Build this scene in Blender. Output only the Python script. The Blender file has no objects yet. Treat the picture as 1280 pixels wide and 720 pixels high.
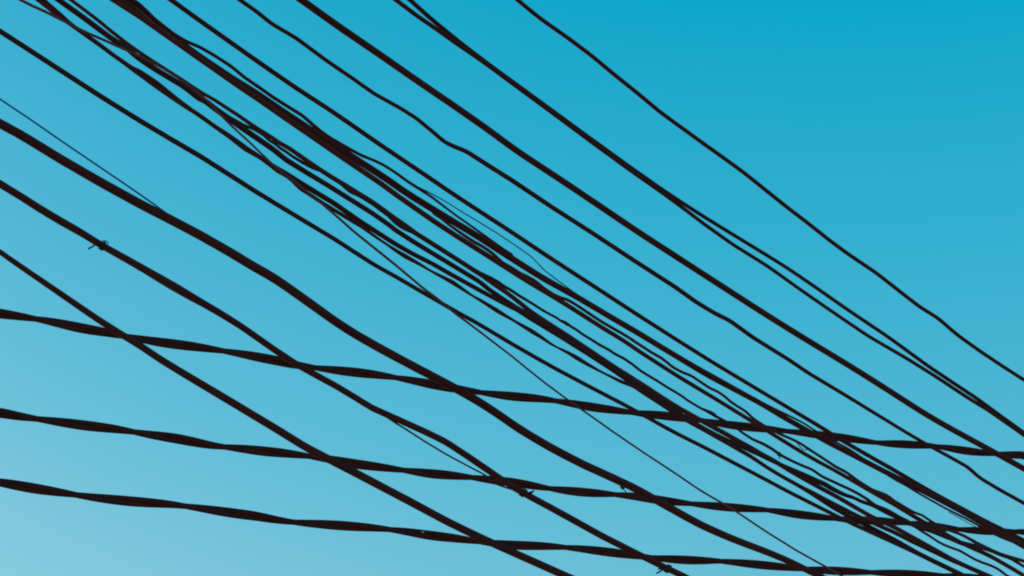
import bpy, bmesh, math
from mathutils import Vector
sc = bpy.context.scene
R = math.radians

# Every run of cable as a centre line in the street's own space (east, north, up, radius; all in millimetres).
RUNS = {
'W1': '-7154.0,-3558.7,7329.3,9.1 -4483.4,-580.8,7305.4,9.1 -2480.5,1652.6,7287.5,9.1 -1145.1,3141.6,7275.5,9.1 -477.5,3886.0,7269.5,9.1 -143.7,4258.3,7266.6,9.1 23.2,4444.4,7265.1,9.1 42.6,4466.0,7263.8,9.1 62.1,4487.7,7262.4,9.1 81.7,4509.6,7261.2,9.2 101.6,4531.7,7260.1,9.2 121.9,4554.4,7260.0,9.2 142.8,4577.7,7261.1,9.2 164.1,4601.4,7262.9,9.2 185.6,4625.4,7264.9,9.3 207.3,4649.6,7266.8,9.3 229.0,4673.9,7268.6,9.3 250.8,4698.1,7269.9,9.3 272.5,4722.3,7270.7,9.3 294.2,4746.5,7271.4,9.3 316.1,4770.9,7271.9,9.4 338.0,4795.3,7272.2,9.4 359.7,4819.5,7271.6,9.4 381.1,4843.5,7270.1,9.4 402.6,4867.4,7268.3,9.4 424.2,4891.5,7266.6,9.5 446.1,4915.9,7265.1,9.5 468.3,4940.6,7264.0,9.5 490.7,4965.7,7263.1,9.5 513.4,4990.9,7262.3,9.5 536.1,5016.3,7261.4,9.5 558.9,5041.7,7260.3,9.6 581.7,5067.1,7258.8,9.6 604.5,5092.6,7257.1,9.6 627.5,5118.2,7255.3,9.6 650.7,5144.0,7253.7,9.6 674.2,5170.3,7252.6,9.7 698.5,5197.4,7252.6,9.7 723.4,5225.2,7253.6,9.7 748.6,5253.3,7254.8,9.7 774.0,5281.6,7256.1,9.7 799.6,5310.1,7257.4,9.8 825.4,5338.9,7258.7,9.8 851.4,5367.9,7260.0,9.8 877.6,5397.1,7261.3,9.8 904.1,5426.6,7262.7,9.9 930.8,5456.4,7264.3,9.9 957.8,5486.5,7266.1,9.9 985.1,5516.9,7268.0,9.9 1012.6,5547.5,7269.8,10.0 1040.2,5578.3,7271.5,10.0 1067.9,5609.3,7273.1,10.0 1095.9,5640.4,7274.6,10.0 1123.7,5671.5,7275.5,10.1 1151.3,5702.3,7275.5,10.1 1178.7,5732.8,7274.8,10.1 1206.3,5763.6,7274.0,10.1 1234.0,5794.5,7273.1,10.2 1262.0,5825.6,7272.2,10.2 1290.1,5857.0,7271.3,10.2 1318.5,5888.7,7270.4,10.2 1347.1,5920.5,7269.6,10.3 1375.9,5952.7,7268.7,10.3 1405.2,5985.3,7268.3,10.3 1435.0,6018.6,7268.3,10.3 1465.1,6052.2,7268.6,10.4 1495.6,6086.1,7268.9,10.4 1526.0,6120.1,7268.9,10.4 1556.5,6154.0,7268.4,10.4 1586.9,6188.0,7267.6,10.5 1617.6,6222.2,7266.7,10.5 1648.8,6256.9,7266.1,10.5 1680.6,6292.4,7266.3,10.5 1713.1,6328.6,7267.1,10.6 1746.0,6365.3,7268.2,10.6 1779.4,6402.6,7269.6,10.6 1813.6,6440.7,7272.0,10.7 1848.6,6479.8,7275.2,10.7 1884.2,6519.5,7278.7,10.7 1920.1,6559.5,7282.3,10.8 1956.3,6599.8,7285.8,10.8 1992.2,6639.9,7288.5,10.8 2027.5,6679.2,7289.5,10.9 2062.3,6718.1,7289.5,10.9 2097.3,6757.1,7289.3,10.9 2132.6,6796.4,7289.0,10.9 2168.1,6836.1,7288.7,11.0 2204.0,6876.1,7288.4,11.0 2240.3,6916.5,7288.1,11.0 2276.9,6957.3,7288.0,11.1 2314.5,6999.3,7289.0,11.1 2354.2,7043.6,7292.5,11.1 2395.9,7090.0,7298.4,11.2 2438.0,7137.0,7304.4,11.2 2478.7,7182.4,7307.7,11.3 2516.7,7224.7,7306.8,11.3 2553.3,7265.5,7303.4,11.3 2590.1,7306.6,7299.9,11.3 2628.4,7349.3,7298.0,11.4 2668.9,7394.4,7298.5,11.4 2710.8,7441.2,7300.4,11.4 2753.5,7488.8,7302.7,11.5 2796.7,7536.9,7305.1,11.5 2840.7,7586.1,7308.2,11.6 2885.8,7636.4,7312.1,11.6 2931.8,7687.6,7316.5,11.6 2978.2,7739.4,7321.1,11.7 3025.3,7791.9,7325.8,11.7 3073.2,7845.3,7330.9,11.8 3121.9,7899.6,7336.6,11.8 3171.0,7954.4,7342.4,11.9 3219.0,8007.9,7348.2,11.9 3255.6,8048.7,7352.6,12.0 3422.6,8234.8,7356.9,12.0 3756.4,8607.1,7365.5,12.0 4424.0,9351.5,7382.8,12.0 5759.3,10840.5,7417.3,12.0 7762.3,13073.9,7469.0,12.0 10432.9,16051.8,7538.0,12.0',
'W2a': '-7591.3,-4181.1,6766.2,8.4 -4920.7,-1203.2,6740.0,8.4 -2917.7,1030.2,6720.3,8.4 -1582.4,2519.1,6707.2,8.4 -914.8,3263.6,6700.7,8.4 -581.0,3635.9,6697.4,8.4 -414.1,3822.0,6695.8,8.4 -398.1,3839.7,6694.7,8.4 -382.1,3857.5,6693.7,8.4 -366.0,3875.5,6692.8,8.4 -349.7,3893.7,6692.2,8.4 -333.1,3912.3,6692.2,8.4 -316.2,3931.1,6692.7,8.4 -299.1,3950.1,6693.4,8.4 -282.0,3969.2,6693.9,8.4 -264.9,3988.3,6694.1,8.4 -247.8,4007.4,6694.0,8.4 -230.6,4026.6,6693.9,8.4 -213.2,4046.0,6693.9,8.4 -195.6,4065.6,6694.3,8.4 -177.8,4085.4,6694.9,8.4 -159.8,4105.4,6695.6,8.4 -141.8,4125.5,6696.1,8.4 -123.8,4145.6,6696.4,8.4 -105.7,4165.8,6696.3,8.4 -87.6,4185.9,6696.2,8.4 -69.5,4206.2,6695.8,8.4 -51.2,4226.5,6695.3,8.4 -33.0,4246.9,6694.5,8.4 -14.7,4267.3,6693.7,8.4 3.8,4287.9,6693.0,8.4 22.5,4308.7,6692.4,8.4 41.3,4329.7,6691.8,8.4 60.2,4350.8,6691.3,8.4 79.3,4372.1,6690.7,8.5 98.4,4393.4,6690.2,8.5 117.8,4415.0,6689.6,8.5 137.2,4436.6,6689.1,8.5 156.7,4458.4,6688.4,8.5 176.3,4480.3,6687.7,8.5 196.0,4502.2,6686.9,8.5 215.8,4524.3,6686.0,8.5 235.8,4546.6,6685.2,8.5 255.9,4569.0,6684.3,8.5 276.1,4591.5,6683.4,8.5 296.5,4614.3,6682.6,8.5 317.0,4637.1,6681.8,8.5 337.7,4660.2,6681.1,8.5 358.6,4683.6,6680.5,8.5 379.7,4707.1,6680.0,8.5 400.9,4730.7,6679.5,8.5 422.3,4754.6,6679.0,8.5 443.8,4778.6,6678.5,8.5 465.5,4802.8,6678.0,8.5 487.4,4827.1,6677.6,8.5 509.5,4851.8,6677.4,8.5 531.9,4876.8,6677.5,8.5 554.6,4902.1,6677.7,8.5 577.4,4927.5,6678.0,8.5 600.4,4953.1,6678.2,8.5 623.5,4978.9,6678.4,8.5 646.7,5004.8,6678.4,8.5 669.9,5030.6,6678.0,8.5 693.1,5056.5,6677.3,8.5 716.4,5082.5,6676.5,8.5 739.8,5108.6,6675.6,8.5 763.3,5134.8,6674.5,8.5 786.9,5161.2,6673.2,8.5 810.7,5187.6,6671.9,8.5 834.7,5214.4,6670.8,8.5 859.1,5241.6,6670.0,8.5 883.9,5269.2,6669.6,8.5 908.9,5297.2,6669.5,8.5 934.2,5325.3,6669.3,8.5 959.7,5353.8,6669.3,8.5 985.7,5382.8,6669.9,8.5 1012.4,5412.6,6671.3,8.5 1039.7,5443.0,6673.5,8.5 1067.4,5473.8,6676.1,8.6 1095.3,5505.0,6678.7,8.6 1123.5,5536.4,6681.3,8.6 1151.8,5568.0,6683.8,8.6 1180.1,5599.6,6685.7,8.6 1208.1,5630.8,6686.7,8.6 1235.9,5661.7,6686.8,8.6 1263.7,5692.7,6686.7,8.6 1291.6,5723.9,6686.4,8.6 1319.9,5755.4,6686.2,8.6 1348.4,5787.2,6686.1,8.6 1377.3,5819.4,6686.2,8.6 1406.6,5852.1,6686.6,8.7 1436.2,5885.1,6687.1,8.7 1466.1,5918.4,6687.7,8.8 1496.2,5952.0,6688.2,8.8 1526.6,5985.9,6688.8,8.9 1557.4,6020.2,6689.6,8.9 1588.5,6054.9,6690.5,9.0 1619.9,6090.0,6691.5,9.0 1651.6,6125.3,6692.5,9.1 1683.6,6161.0,6693.5,9.2 1715.9,6197.0,6694.5,9.2 1748.5,6233.3,6695.6,9.3 1781.7,6270.3,6697.2,9.3 1815.8,6308.4,6699.8,9.4 1850.9,6347.6,6703.6,9.5 1886.8,6387.6,6708.0,9.5 1923.1,6428.0,6712.6,9.6 1959.8,6469.0,6717.2,9.7 1996.8,6510.3,6721.9,9.7 2034.2,6552.0,6726.5,9.8 2071.8,6593.9,6730.9,9.9 2109.4,6635.8,6734.7,9.9 2147.1,6677.8,6738.1,10.0 2185.0,6720.0,6741.3,10.1 2223.2,6762.7,6744.5,10.1 2261.8,6805.7,6747.7,10.2 2300.6,6849.0,6750.5,10.3 2339.4,6892.2,6753.0,10.4 2378.3,6935.6,6755.0,10.4 2417.5,6979.4,6756.9,10.5 2457.1,7023.5,6758.9,10.6 2497.2,7068.2,6760.9,10.6 2538.0,7113.7,6763.6,10.7 2579.9,7160.4,6767.1,10.8 2622.8,7208.2,6771.3,10.9 2666.1,7256.5,6775.5,10.9 2709.3,7304.6,6779.1,11.0 2751.9,7352.2,6781.3,11.1 2794.2,7399.4,6782.5,11.2 2836.7,7446.7,6783.5,11.3 2879.5,7494.5,6784.4,11.3 2922.8,7542.7,6785.3,11.4 2965.9,7590.8,6786.2,11.5 3007.7,7637.5,6787.0,11.6 3032.1,7664.6,6787.5,11.6 3199.0,7850.7,6795.0,11.6 3532.8,8223.0,6809.9,11.6 4200.5,8967.4,6839.7,11.6 5535.8,10456.4,6899.4,11.6 7538.7,12689.8,6988.8,11.6 10209.3,15667.7,7108.1,11.6',
'W2b': '-7551.3,-4076.6,6998.3,8.6 -4880.7,-1098.7,6921.3,8.6 -2877.7,1134.7,6863.6,8.6 -1542.4,2623.7,6825.1,8.6 -874.8,3368.1,6805.8,8.6 -541.0,3740.4,6796.2,8.6 -374.0,3926.5,6791.4,8.6 -358.6,3943.8,6787.6,8.6 -343.0,3961.1,6783.7,8.6 -327.4,3978.5,6779.9,8.6 -311.6,3996.2,6776.4,8.6 -295.5,4014.1,6773.3,8.5 -279.1,4032.3,6770.6,8.5 -262.6,4050.7,6768.2,8.5 -246.0,4069.3,6766.0,8.5 -229.1,4088.1,6763.8,8.5 -212.2,4107.0,6761.9,8.5 -195.1,4126.1,6760.0,8.4 -177.8,4145.3,6758.3,8.4 -160.3,4164.8,6756.9,8.4 -142.6,4184.6,6755.8,8.4 -124.7,4204.5,6754.9,8.4 -106.7,4224.6,6754.1,8.4 -88.5,4244.9,6753.4,8.3 -70.1,4265.4,6752.9,8.3 -51.6,4286.0,6752.5,8.3 -32.9,4306.9,6752.2,8.3 -14.1,4327.8,6751.9,8.3 4.8,4348.9,6751.6,8.3 23.8,4370.2,6751.3,8.3 43.0,4391.5,6750.9,8.3 62.3,4413.0,6750.5,8.3 81.6,4434.6,6750.0,8.3 101.1,4456.4,6749.6,8.3 120.8,4478.3,6749.2,8.3 140.6,4500.3,6748.8,8.3 160.5,4522.5,6748.4,8.4 180.5,4544.8,6747.9,8.4 200.7,4567.3,6747.5,8.4 221.0,4590.0,6747.1,8.4 241.4,4612.8,6746.6,8.4 262.0,4635.7,6746.2,8.4 282.7,4658.8,6745.7,8.4 303.5,4682.1,6745.3,8.4 324.6,4705.5,6744.9,8.5 345.8,4729.1,6744.6,8.5 367.2,4753.0,6744.4,8.5 388.7,4777.0,6744.2,8.5 410.4,4801.2,6744.0,8.5 432.2,4825.5,6743.8,8.5 454.2,4850.1,6743.6,8.5 476.4,4874.8,6743.4,8.5 498.8,4899.7,6743.3,8.6 521.3,4924.9,6743.4,8.6 544.2,4950.4,6743.6,8.6 567.2,4976.0,6743.9,8.6 590.4,5001.9,6744.2,8.6 613.8,5028.0,6744.6,8.6 637.4,5054.3,6745.0,8.6 661.3,5081.0,6745.7,8.7 685.6,5108.0,6746.8,8.7 710.1,5135.4,6748.2,8.7 735.0,5163.1,6749.7,8.7 760.1,5191.1,6751.4,8.7 785.5,5219.4,6753.3,8.7 811.1,5248.0,6755.4,8.8 837.1,5276.9,6757.6,8.8 863.3,5306.2,6760.0,8.8 889.9,5335.8,6762.7,8.8 916.8,5365.8,6765.7,8.8 943.9,5396.1,6768.7,8.8 971.3,5426.6,6771.7,8.9 998.9,5457.4,6774.8,8.9 1026.8,5488.5,6777.9,8.9 1054.9,5519.9,6781.1,8.9 1083.3,5551.6,6784.3,8.9 1112.0,5583.5,6787.6,9.0 1140.9,5615.7,6790.9,9.0 1170.0,5648.2,6794.2,9.0 1199.4,5681.0,6797.5,9.0 1229.0,5714.0,6800.7,9.0 1258.8,5747.3,6803.8,9.1 1288.9,5780.7,6806.9,9.1 1318.9,5814.3,6809.6,9.1 1348.9,5847.7,6811.6,9.1 1378.8,5881.0,6813.1,9.1 1408.8,5914.4,6814.2,9.2 1439.0,5948.1,6815.4,9.2 1469.4,5982.0,6816.4,9.3 1500.0,6016.2,6817.4,9.3 1530.8,6050.5,6818.3,9.4 1561.8,6085.1,6819.0,9.4 1593.1,6120.0,6819.7,9.5 1624.6,6155.1,6820.4,9.5 1656.4,6190.5,6821.2,9.6 1688.5,6226.4,6822.1,9.6 1721.2,6262.8,6823.3,9.7 1754.3,6299.7,6824.8,9.7 1787.8,6337.1,6826.6,9.8 1821.7,6374.8,6828.3,9.8 1855.8,6412.9,6830.1,9.9 1890.3,6451.4,6831.9,9.9 1925.0,6490.1,6833.6,10.0 1959.9,6529.0,6835.1,10.0 1994.7,6567.8,6836.0,10.1 2029.4,6606.4,6836.2,10.1 2064.1,6645.2,6836.1,10.2 2099.1,6684.2,6835.9,10.3 2134.4,6723.6,6835.7,10.3 2170.1,6763.3,6835.6,10.4 2206.0,6803.4,6835.4,10.4 2242.5,6844.1,6835.5,10.5 2279.7,6885.6,6836.2,10.5 2317.8,6928.1,6837.6,10.6 2356.6,6971.3,6839.5,10.7 2395.9,7015.1,6841.6,10.7 2435.5,7059.4,6843.7,10.8 2475.6,7104.1,6845.9,10.8 2516.2,7149.3,6848.1,10.9 2557.2,7195.0,6850.4,11.0 2598.6,7241.2,6852.8,11.0 2640.2,7287.6,6854.9,11.1 2681.5,7333.7,6856.1,11.2 2722.4,7379.2,6856.2,11.2 2763.2,7424.7,6855.6,11.3 2804.4,7470.6,6855.2,11.4 2846.3,7517.4,6855.0,11.4 2888.8,7564.8,6855.2,11.5 2931.9,7612.8,6855.5,11.6 2975.4,7661.3,6855.9,11.6 3019.1,7710.0,6856.2,11.7 3062.9,7758.9,6856.5,11.8 3229.8,7945.0,6859.3,11.8 3563.6,8317.2,6864.7,11.8 4231.3,9061.7,6875.6,11.8 5566.6,10550.7,6897.4,11.8 7569.5,12784.1,6930.1,11.8 10240.2,15762.0,6973.6,11.8',
'W3': '-7884.6,-4403.3,6637.2,12.7 -5214.0,-1425.4,6583.4,12.7 -3211.0,808.0,6543.0,12.7 -1875.7,2296.9,6516.1,12.7 -1208.1,3041.4,6502.6,12.7 -874.3,3413.7,6495.9,12.7 -707.3,3599.8,6492.5,12.7 -669.6,3641.8,6490.0,12.7 -631.3,3684.6,6487.6,12.7 -592.2,3728.2,6485.9,12.7 -552.3,3772.7,6484.9,12.7 -511.6,3818.0,6484.3,12.7 -470.4,3864.0,6483.4,12.7 -428.7,3910.5,6482.1,12.8 -386.3,3957.7,6480.6,12.8 -343.3,4005.8,6479.3,12.8 -299.3,4054.7,6478.4,12.8 -254.6,4104.6,6477.8,12.8 -209.2,4155.2,6476.9,12.8 -163.2,4206.5,6475.5,12.8 -116.7,4258.4,6473.6,12.9 -69.8,4310.7,6470.6,12.9 -22.5,4363.4,6466.5,12.9 26.0,4417.6,6463.8,12.9 76.5,4473.8,6463.7,13.0 128.2,4531.5,6464.5,13.1 180.8,4590.1,6465.1,13.2 234.2,4649.6,6465.3,13.2 288.4,4710.1,6465.1,13.3 343.6,4771.6,6464.8,13.4 399.6,4834.1,6464.2,13.5 456.8,4897.8,6463.7,13.6 515.2,4963.0,6463.7,13.6 575.2,5029.9,6464.5,13.7 636.5,5098.3,6465.8,13.8 699.2,5168.1,6467.2,13.9 763.1,5239.4,6468.8,14.0 828.4,5312.2,6470.4,14.1 895.0,5386.5,6472.1,14.2 963.1,5462.4,6473.9,14.3 1032.5,5539.9,6475.7,14.4 1103.6,5619.1,6477.6,14.5 1176.4,5700.2,6480.0,14.6 1251.2,5783.7,6483.2,14.7 1328.1,5869.4,6487.2,14.9 1407.0,5957.4,6491.7,15.0 1488.1,6047.8,6496.9,15.1 1571.3,6140.7,6502.6,15.2 1656.4,6235.5,6508.1,15.4 1742.9,6331.9,6512.7,15.5 1831.0,6430.2,6516.6,15.7 1920.9,6530.5,6520.1,15.8 2012.6,6632.7,6523.0,15.9 2106.4,6737.3,6525.8,16.1 2203.6,6845.7,6530.2,16.3 2305.7,6959.5,6538.1,16.4 2412.6,7078.7,6549.2,16.6 2523.5,7202.4,6561.9,16.8 2638.0,7330.1,6575.4,17.0 2755.6,7461.2,6589.0,17.2 2875.5,7594.8,6602.2,17.4 2995.7,7729.0,6615.2,17.6 3032.6,7770.1,6619.2,17.6 3199.6,7956.2,6626.6,17.6 3533.4,8328.5,6641.6,17.6 4201.0,9072.9,6671.5,17.6 5536.3,10561.9,6731.3,17.6 7539.3,12795.3,6821.0,17.6 10209.9,15773.2,6940.6,17.6',
'W4': '-8001.5,-4758.3,6284.2,6.7 -5330.9,-1780.4,6240.9,6.7 -3328.0,453.0,6208.4,6.7 -1992.6,1941.9,6186.7,6.7 -1325.0,2686.4,6175.9,6.7 -991.2,3058.6,6170.5,6.7 -824.3,3244.7,6167.8,6.7 -816.6,3253.2,6167.3,6.7 -809.0,3261.8,6166.7,6.7 -801.3,3270.3,6166.1,6.7 -793.7,3278.9,6165.6,6.7 -786.0,3287.4,6164.8,6.7 -778.4,3295.9,6163.7,6.7 -770.9,3304.3,6162.2,6.7 -763.4,3312.6,6160.7,6.7 -755.8,3321.0,6159.1,6.7 -748.3,3329.5,6157.5,6.7 -740.5,3338.1,6156.5,6.7 -732.5,3347.0,6156.5,6.7 -724.3,3356.2,6157.1,6.7 -716.1,3365.4,6157.8,6.7 -707.8,3374.6,6158.6,6.7 -699.4,3383.9,6159.3,6.7 -691.1,3393.3,6160.1,6.7 -682.7,3402.6,6160.7,6.7 -674.5,3411.8,6160.8,6.7 -666.4,3420.8,6160.2,6.7 -658.3,3429.8,6159.2,6.7 -650.3,3438.7,6158.2,6.7 -642.2,3447.7,6157.1,6.7 -634.2,3456.7,6156.0,6.7 -626.1,3465.8,6155.0,6.7 -617.9,3474.8,6153.9,6.7 -609.8,3483.9,6152.8,6.7 -601.6,3493.1,6151.8,6.7 -593.3,3502.3,6150.9,6.7 -584.9,3511.6,6150.2,6.8 -576.5,3521.1,6149.8,6.8 -568.0,3530.5,6149.4,6.8 -559.4,3540.1,6149.0,6.8 -550.9,3549.6,6148.5,6.8 -542.3,3559.2,6148.1,6.8 -533.7,3568.8,6147.7,6.8 -525.0,3578.4,6147.3,6.8 -516.4,3588.1,6146.8,6.8 -507.7,3597.7,6146.1,6.8 -499.1,3607.4,6145.4,6.8 -490.4,3617.0,6144.6,6.8 -481.7,3626.7,6143.9,6.8 -472.9,3636.5,6143.2,6.8 -464.2,3646.3,6142.5,6.8 -455.3,3656.2,6142.0,6.8 -446.2,3666.3,6142.3,6.8 -436.8,3676.8,6143.2,6.8 -427.4,3687.3,6144.3,6.8 -417.9,3697.9,6145.4,6.8 -408.3,3708.5,6146.6,6.8 -398.8,3719.2,6147.8,6.8 -389.2,3729.9,6149.0,6.8 -379.5,3740.6,6150.0,6.8 -370.0,3751.3,6150.9,6.9 -360.4,3761.9,6151.3,6.9 -350.9,3772.5,6151.6,6.9 -341.4,3783.2,6151.9,6.9 -331.9,3793.8,6152.0,6.9 -322.5,3804.2,6151.5,6.9 -313.4,3814.4,6150.1,6.9 -304.5,3824.3,6148.2,6.9 -295.6,3834.2,6146.2,6.9 -286.7,3844.2,6144.1,7.0 -277.7,3854.2,6142.0,7.1 -268.8,3864.1,6139.7,7.1 -259.9,3874.0,6137.3,7.2 -251.0,3883.9,6134.8,7.3 -242.1,3893.9,6132.5,7.4 -232.8,3904.3,6131.1,7.5 -222.8,3915.4,6131.5,7.5 -212.3,3927.1,6133.2,7.6 -201.7,3939.0,6135.6,7.7 -190.7,3951.1,6138.7,7.8 -179.7,3963.5,6142.2,8.0 -168.6,3975.8,6145.5,8.1 -157.8,3987.9,6147.8,8.2 -147.3,3999.6,6148.7,8.3 -137.0,4011.1,6148.9,8.4 -126.7,4022.6,6149.0,8.4 -116.3,4034.1,6149.1,8.5 -105.9,4045.7,6149.2,8.6 -95.5,4057.4,6149.3,8.7 -85.0,4069.1,6149.4,8.8 -74.4,4080.9,6149.6,8.8 -63.8,4092.7,6149.8,8.8 -53.1,4104.6,6150.0,8.9 -42.4,4116.5,6150.2,8.9 -31.7,4128.5,6150.4,8.9 -20.9,4140.5,6150.7,8.9 -10.1,4152.6,6150.8,8.9 0.7,4164.7,6150.9,8.9 11.5,4176.7,6150.7,8.9 22.3,4188.7,6150.4,8.9 33.1,4200.7,6150.1,8.9 44.0,4212.9,6149.8,8.9 54.8,4225.0,6149.5,8.9 65.8,4237.2,6149.2,8.9 76.8,4249.5,6148.9,8.9 87.8,4261.8,6148.6,8.9 98.9,4274.1,6148.2,9.0 110.0,4286.5,6147.9,9.0 121.2,4298.9,6147.6,9.0 132.4,4311.5,6147.3,9.0 143.7,4324.0,6147.0,9.0 155.1,4336.7,6147.0,9.0 166.6,4349.6,6147.0,9.0 178.1,4362.5,6147.1,9.0 189.7,4375.4,6147.2,9.0 201.4,4388.4,6147.2,9.0 213.1,4401.5,6147.3,9.0 224.8,4414.6,6147.4,9.0 236.7,4427.7,6147.5,9.0 248.5,4441.0,6147.6,9.0 260.4,4454.2,6147.7,9.1 272.4,4467.6,6147.7,9.1 284.4,4481.0,6147.8,9.1 296.4,4494.4,6147.9,9.1 308.5,4507.8,6147.8,9.1 320.6,4521.3,6147.7,9.1 332.7,4534.8,6147.5,9.1 344.8,4548.3,6147.3,9.1 357.0,4562.0,6147.1,9.1 369.3,4575.6,6146.9,9.1 381.6,4589.3,6146.7,9.1 394.0,4603.1,6146.5,9.1 406.4,4617.0,6146.3,9.2 418.8,4630.9,6146.1,9.2 431.4,4644.8,6145.9,9.2 443.9,4658.9,6145.7,9.2 456.6,4673.0,6145.5,9.2 469.3,4687.1,6145.4,9.2 482.1,4701.4,6145.3,9.2 495.0,4715.8,6145.3,9.2 508.0,4730.2,6145.3,9.2 521.0,4744.8,6145.3,9.2 534.0,4759.3,6145.3,9.2 547.2,4774.0,6145.4,9.2 560.3,4788.7,6145.4,9.3 573.6,4803.4,6145.4,9.3 586.9,4818.3,6145.4,9.3 600.3,4833.2,6145.4,9.3 613.7,4848.1,6145.4,9.3 627.2,4863.2,6145.4,9.3 640.7,4878.3,6145.4,9.3 654.2,4893.3,6145.2,9.3 667.6,4908.2,6144.6,9.3 680.8,4923.0,6143.6,9.3 694.1,4937.8,6142.5,9.3 707.4,4952.6,6141.5,9.3 720.7,4967.5,6140.4,9.4 734.2,4982.5,6139.4,9.4 747.9,4997.8,6138.7,9.4 762.0,5013.5,6138.7,9.4 776.4,5029.6,6139.2,9.4 791.0,5045.8,6139.9,9.4 805.6,5062.2,6140.6,9.4 820.4,5078.6,6141.4,9.4 835.4,5095.4,6142.6,9.4 850.8,5112.6,6144.4,9.4 866.5,5130.1,6146.7,9.5 882.3,5147.7,6149.1,9.4 898.1,5165.3,6151.3,9.4 913.6,5182.6,6152.7,9.4 928.4,5199.0,6152.5,9.4 942.7,5215.1,6151.5,9.4 957.1,5231.1,6150.3,9.4 971.5,5247.1,6149.1,9.4 986.0,5263.3,6147.9,9.4 1000.5,5279.5,6146.7,9.4 1015.3,5295.9,6145.7,9.4 1030.4,5312.8,6145.2,9.3 1045.8,5330.0,6145.2,9.3 1061.5,5347.5,6145.5,9.3 1077.3,5365.1,6145.9,9.3 1093.2,5382.8,6146.2,9.3 1109.1,5400.6,6146.6,9.3 1125.2,5418.5,6147.0,9.3 1141.3,5436.5,6147.4,9.3 1157.6,5454.6,6147.8,9.3 1173.9,5472.8,6148.3,9.2 1190.3,5491.1,6148.7,9.2 1206.6,5509.3,6148.9,9.2 1222.9,5527.4,6148.8,9.2 1239.0,5545.4,6148.4,9.2 1255.2,5563.5,6147.8,9.2 1271.4,5581.6,6147.3,9.2 1287.7,5599.7,6146.7,9.2 1304.2,5618.1,6146.2,9.2 1320.9,5636.7,6146.1,9.1 1338.0,5655.7,6146.4,9.1 1355.3,5675.1,6147.1,9.1 1372.9,5694.7,6147.9,9.1 1390.5,5714.3,6148.7,9.1 1408.2,5734.1,6149.5,9.1 1426.1,5754.0,6150.2,9.1 1444.0,5774.0,6151.0,9.1 1462.0,5794.0,6151.8,9.1 1480.1,5814.2,6152.7,9.0 1498.3,5834.6,6153.5,9.0 1516.6,5855.0,6154.3,9.0 1535.0,5875.5,6155.1,9.0 1553.5,5896.1,6155.8,9.0 1572.0,5916.7,6156.5,9.0 1590.6,5937.5,6157.1,9.0 1609.3,5958.3,6157.7,9.0 1628.1,5979.2,6158.3,9.0 1646.9,6000.3,6158.9,8.9 1665.9,6021.5,6159.5,8.9 1685.0,6042.7,6160.1,8.9 1704.2,6064.1,6160.8,8.9 1723.5,6085.7,6161.4,8.9 1742.9,6107.3,6162.0,8.9 1762.5,6129.1,6162.7,8.9 1782.1,6151.0,6163.3,8.9 1801.9,6173.1,6164.0,8.8 1821.8,6195.2,6164.6,8.8 1841.7,6217.5,6165.3,8.8 1861.8,6239.9,6166.0,8.8 1882.1,6262.5,6166.6,8.8 1902.4,6285.2,6167.4,8.8 1923.0,6308.2,6168.3,8.8 1943.9,6331.4,6169.5,8.9 1964.9,6354.9,6170.6,8.9 1986.1,6378.5,6171.9,8.9 2007.4,6402.2,6173.1,9.0 2028.8,6426.1,6174.3,9.0 2050.5,6450.2,6175.7,9.1 2072.4,6474.8,6177.4,9.1 2094.7,6499.6,6179.3,9.2 2117.2,6524.7,6181.4,9.2 2139.8,6549.9,6183.4,9.3 2162.6,6575.3,6185.5,9.3 2185.5,6600.9,6187.6,9.4 2208.6,6626.5,6189.6,9.4 2231.7,6652.3,6191.6,9.5 2254.8,6678.1,6193.4,9.5 2278.1,6704.1,6195.3,9.6 2301.6,6730.3,6197.1,9.6 2325.2,6756.5,6198.9,9.7 2348.4,6782.4,6200.1,9.7 2369.9,6806.5,6199.2,9.8 2389.6,6828.4,6195.7,9.8 2408.8,6849.8,6191.5,9.9 2428.4,6871.6,6187.7,9.9 2449.1,6894.7,6185.1,10.0 2471.6,6919.8,6184.4,10.0 2495.3,6946.3,6185.1,10.1 2519.5,6973.2,6186.1,10.1 2543.8,7000.4,6187.1,10.2 2568.3,7027.7,6188.2,10.2 2593.1,7055.3,6189.4,10.3 2618.3,7083.4,6190.9,10.3 2643.9,7112.0,6192.9,10.4 2669.9,7140.9,6195.0,10.4 2696.0,7170.1,6197.1,10.5 2722.4,7199.4,6199.3,10.6 2748.8,7229.0,6201.5,10.6 2775.3,7258.5,6203.7,10.7 2801.2,7287.4,6205.9,10.7 2809.7,7296.9,6206.6,10.8 2976.7,7483.0,6210.2,10.8 3310.5,7855.2,6217.5,10.8 3978.1,8599.7,6232.1,10.8 5313.4,10088.7,6261.4,10.8 7316.4,12322.1,6305.3,10.8 9987.0,15300.0,6363.8,10.8',
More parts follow.
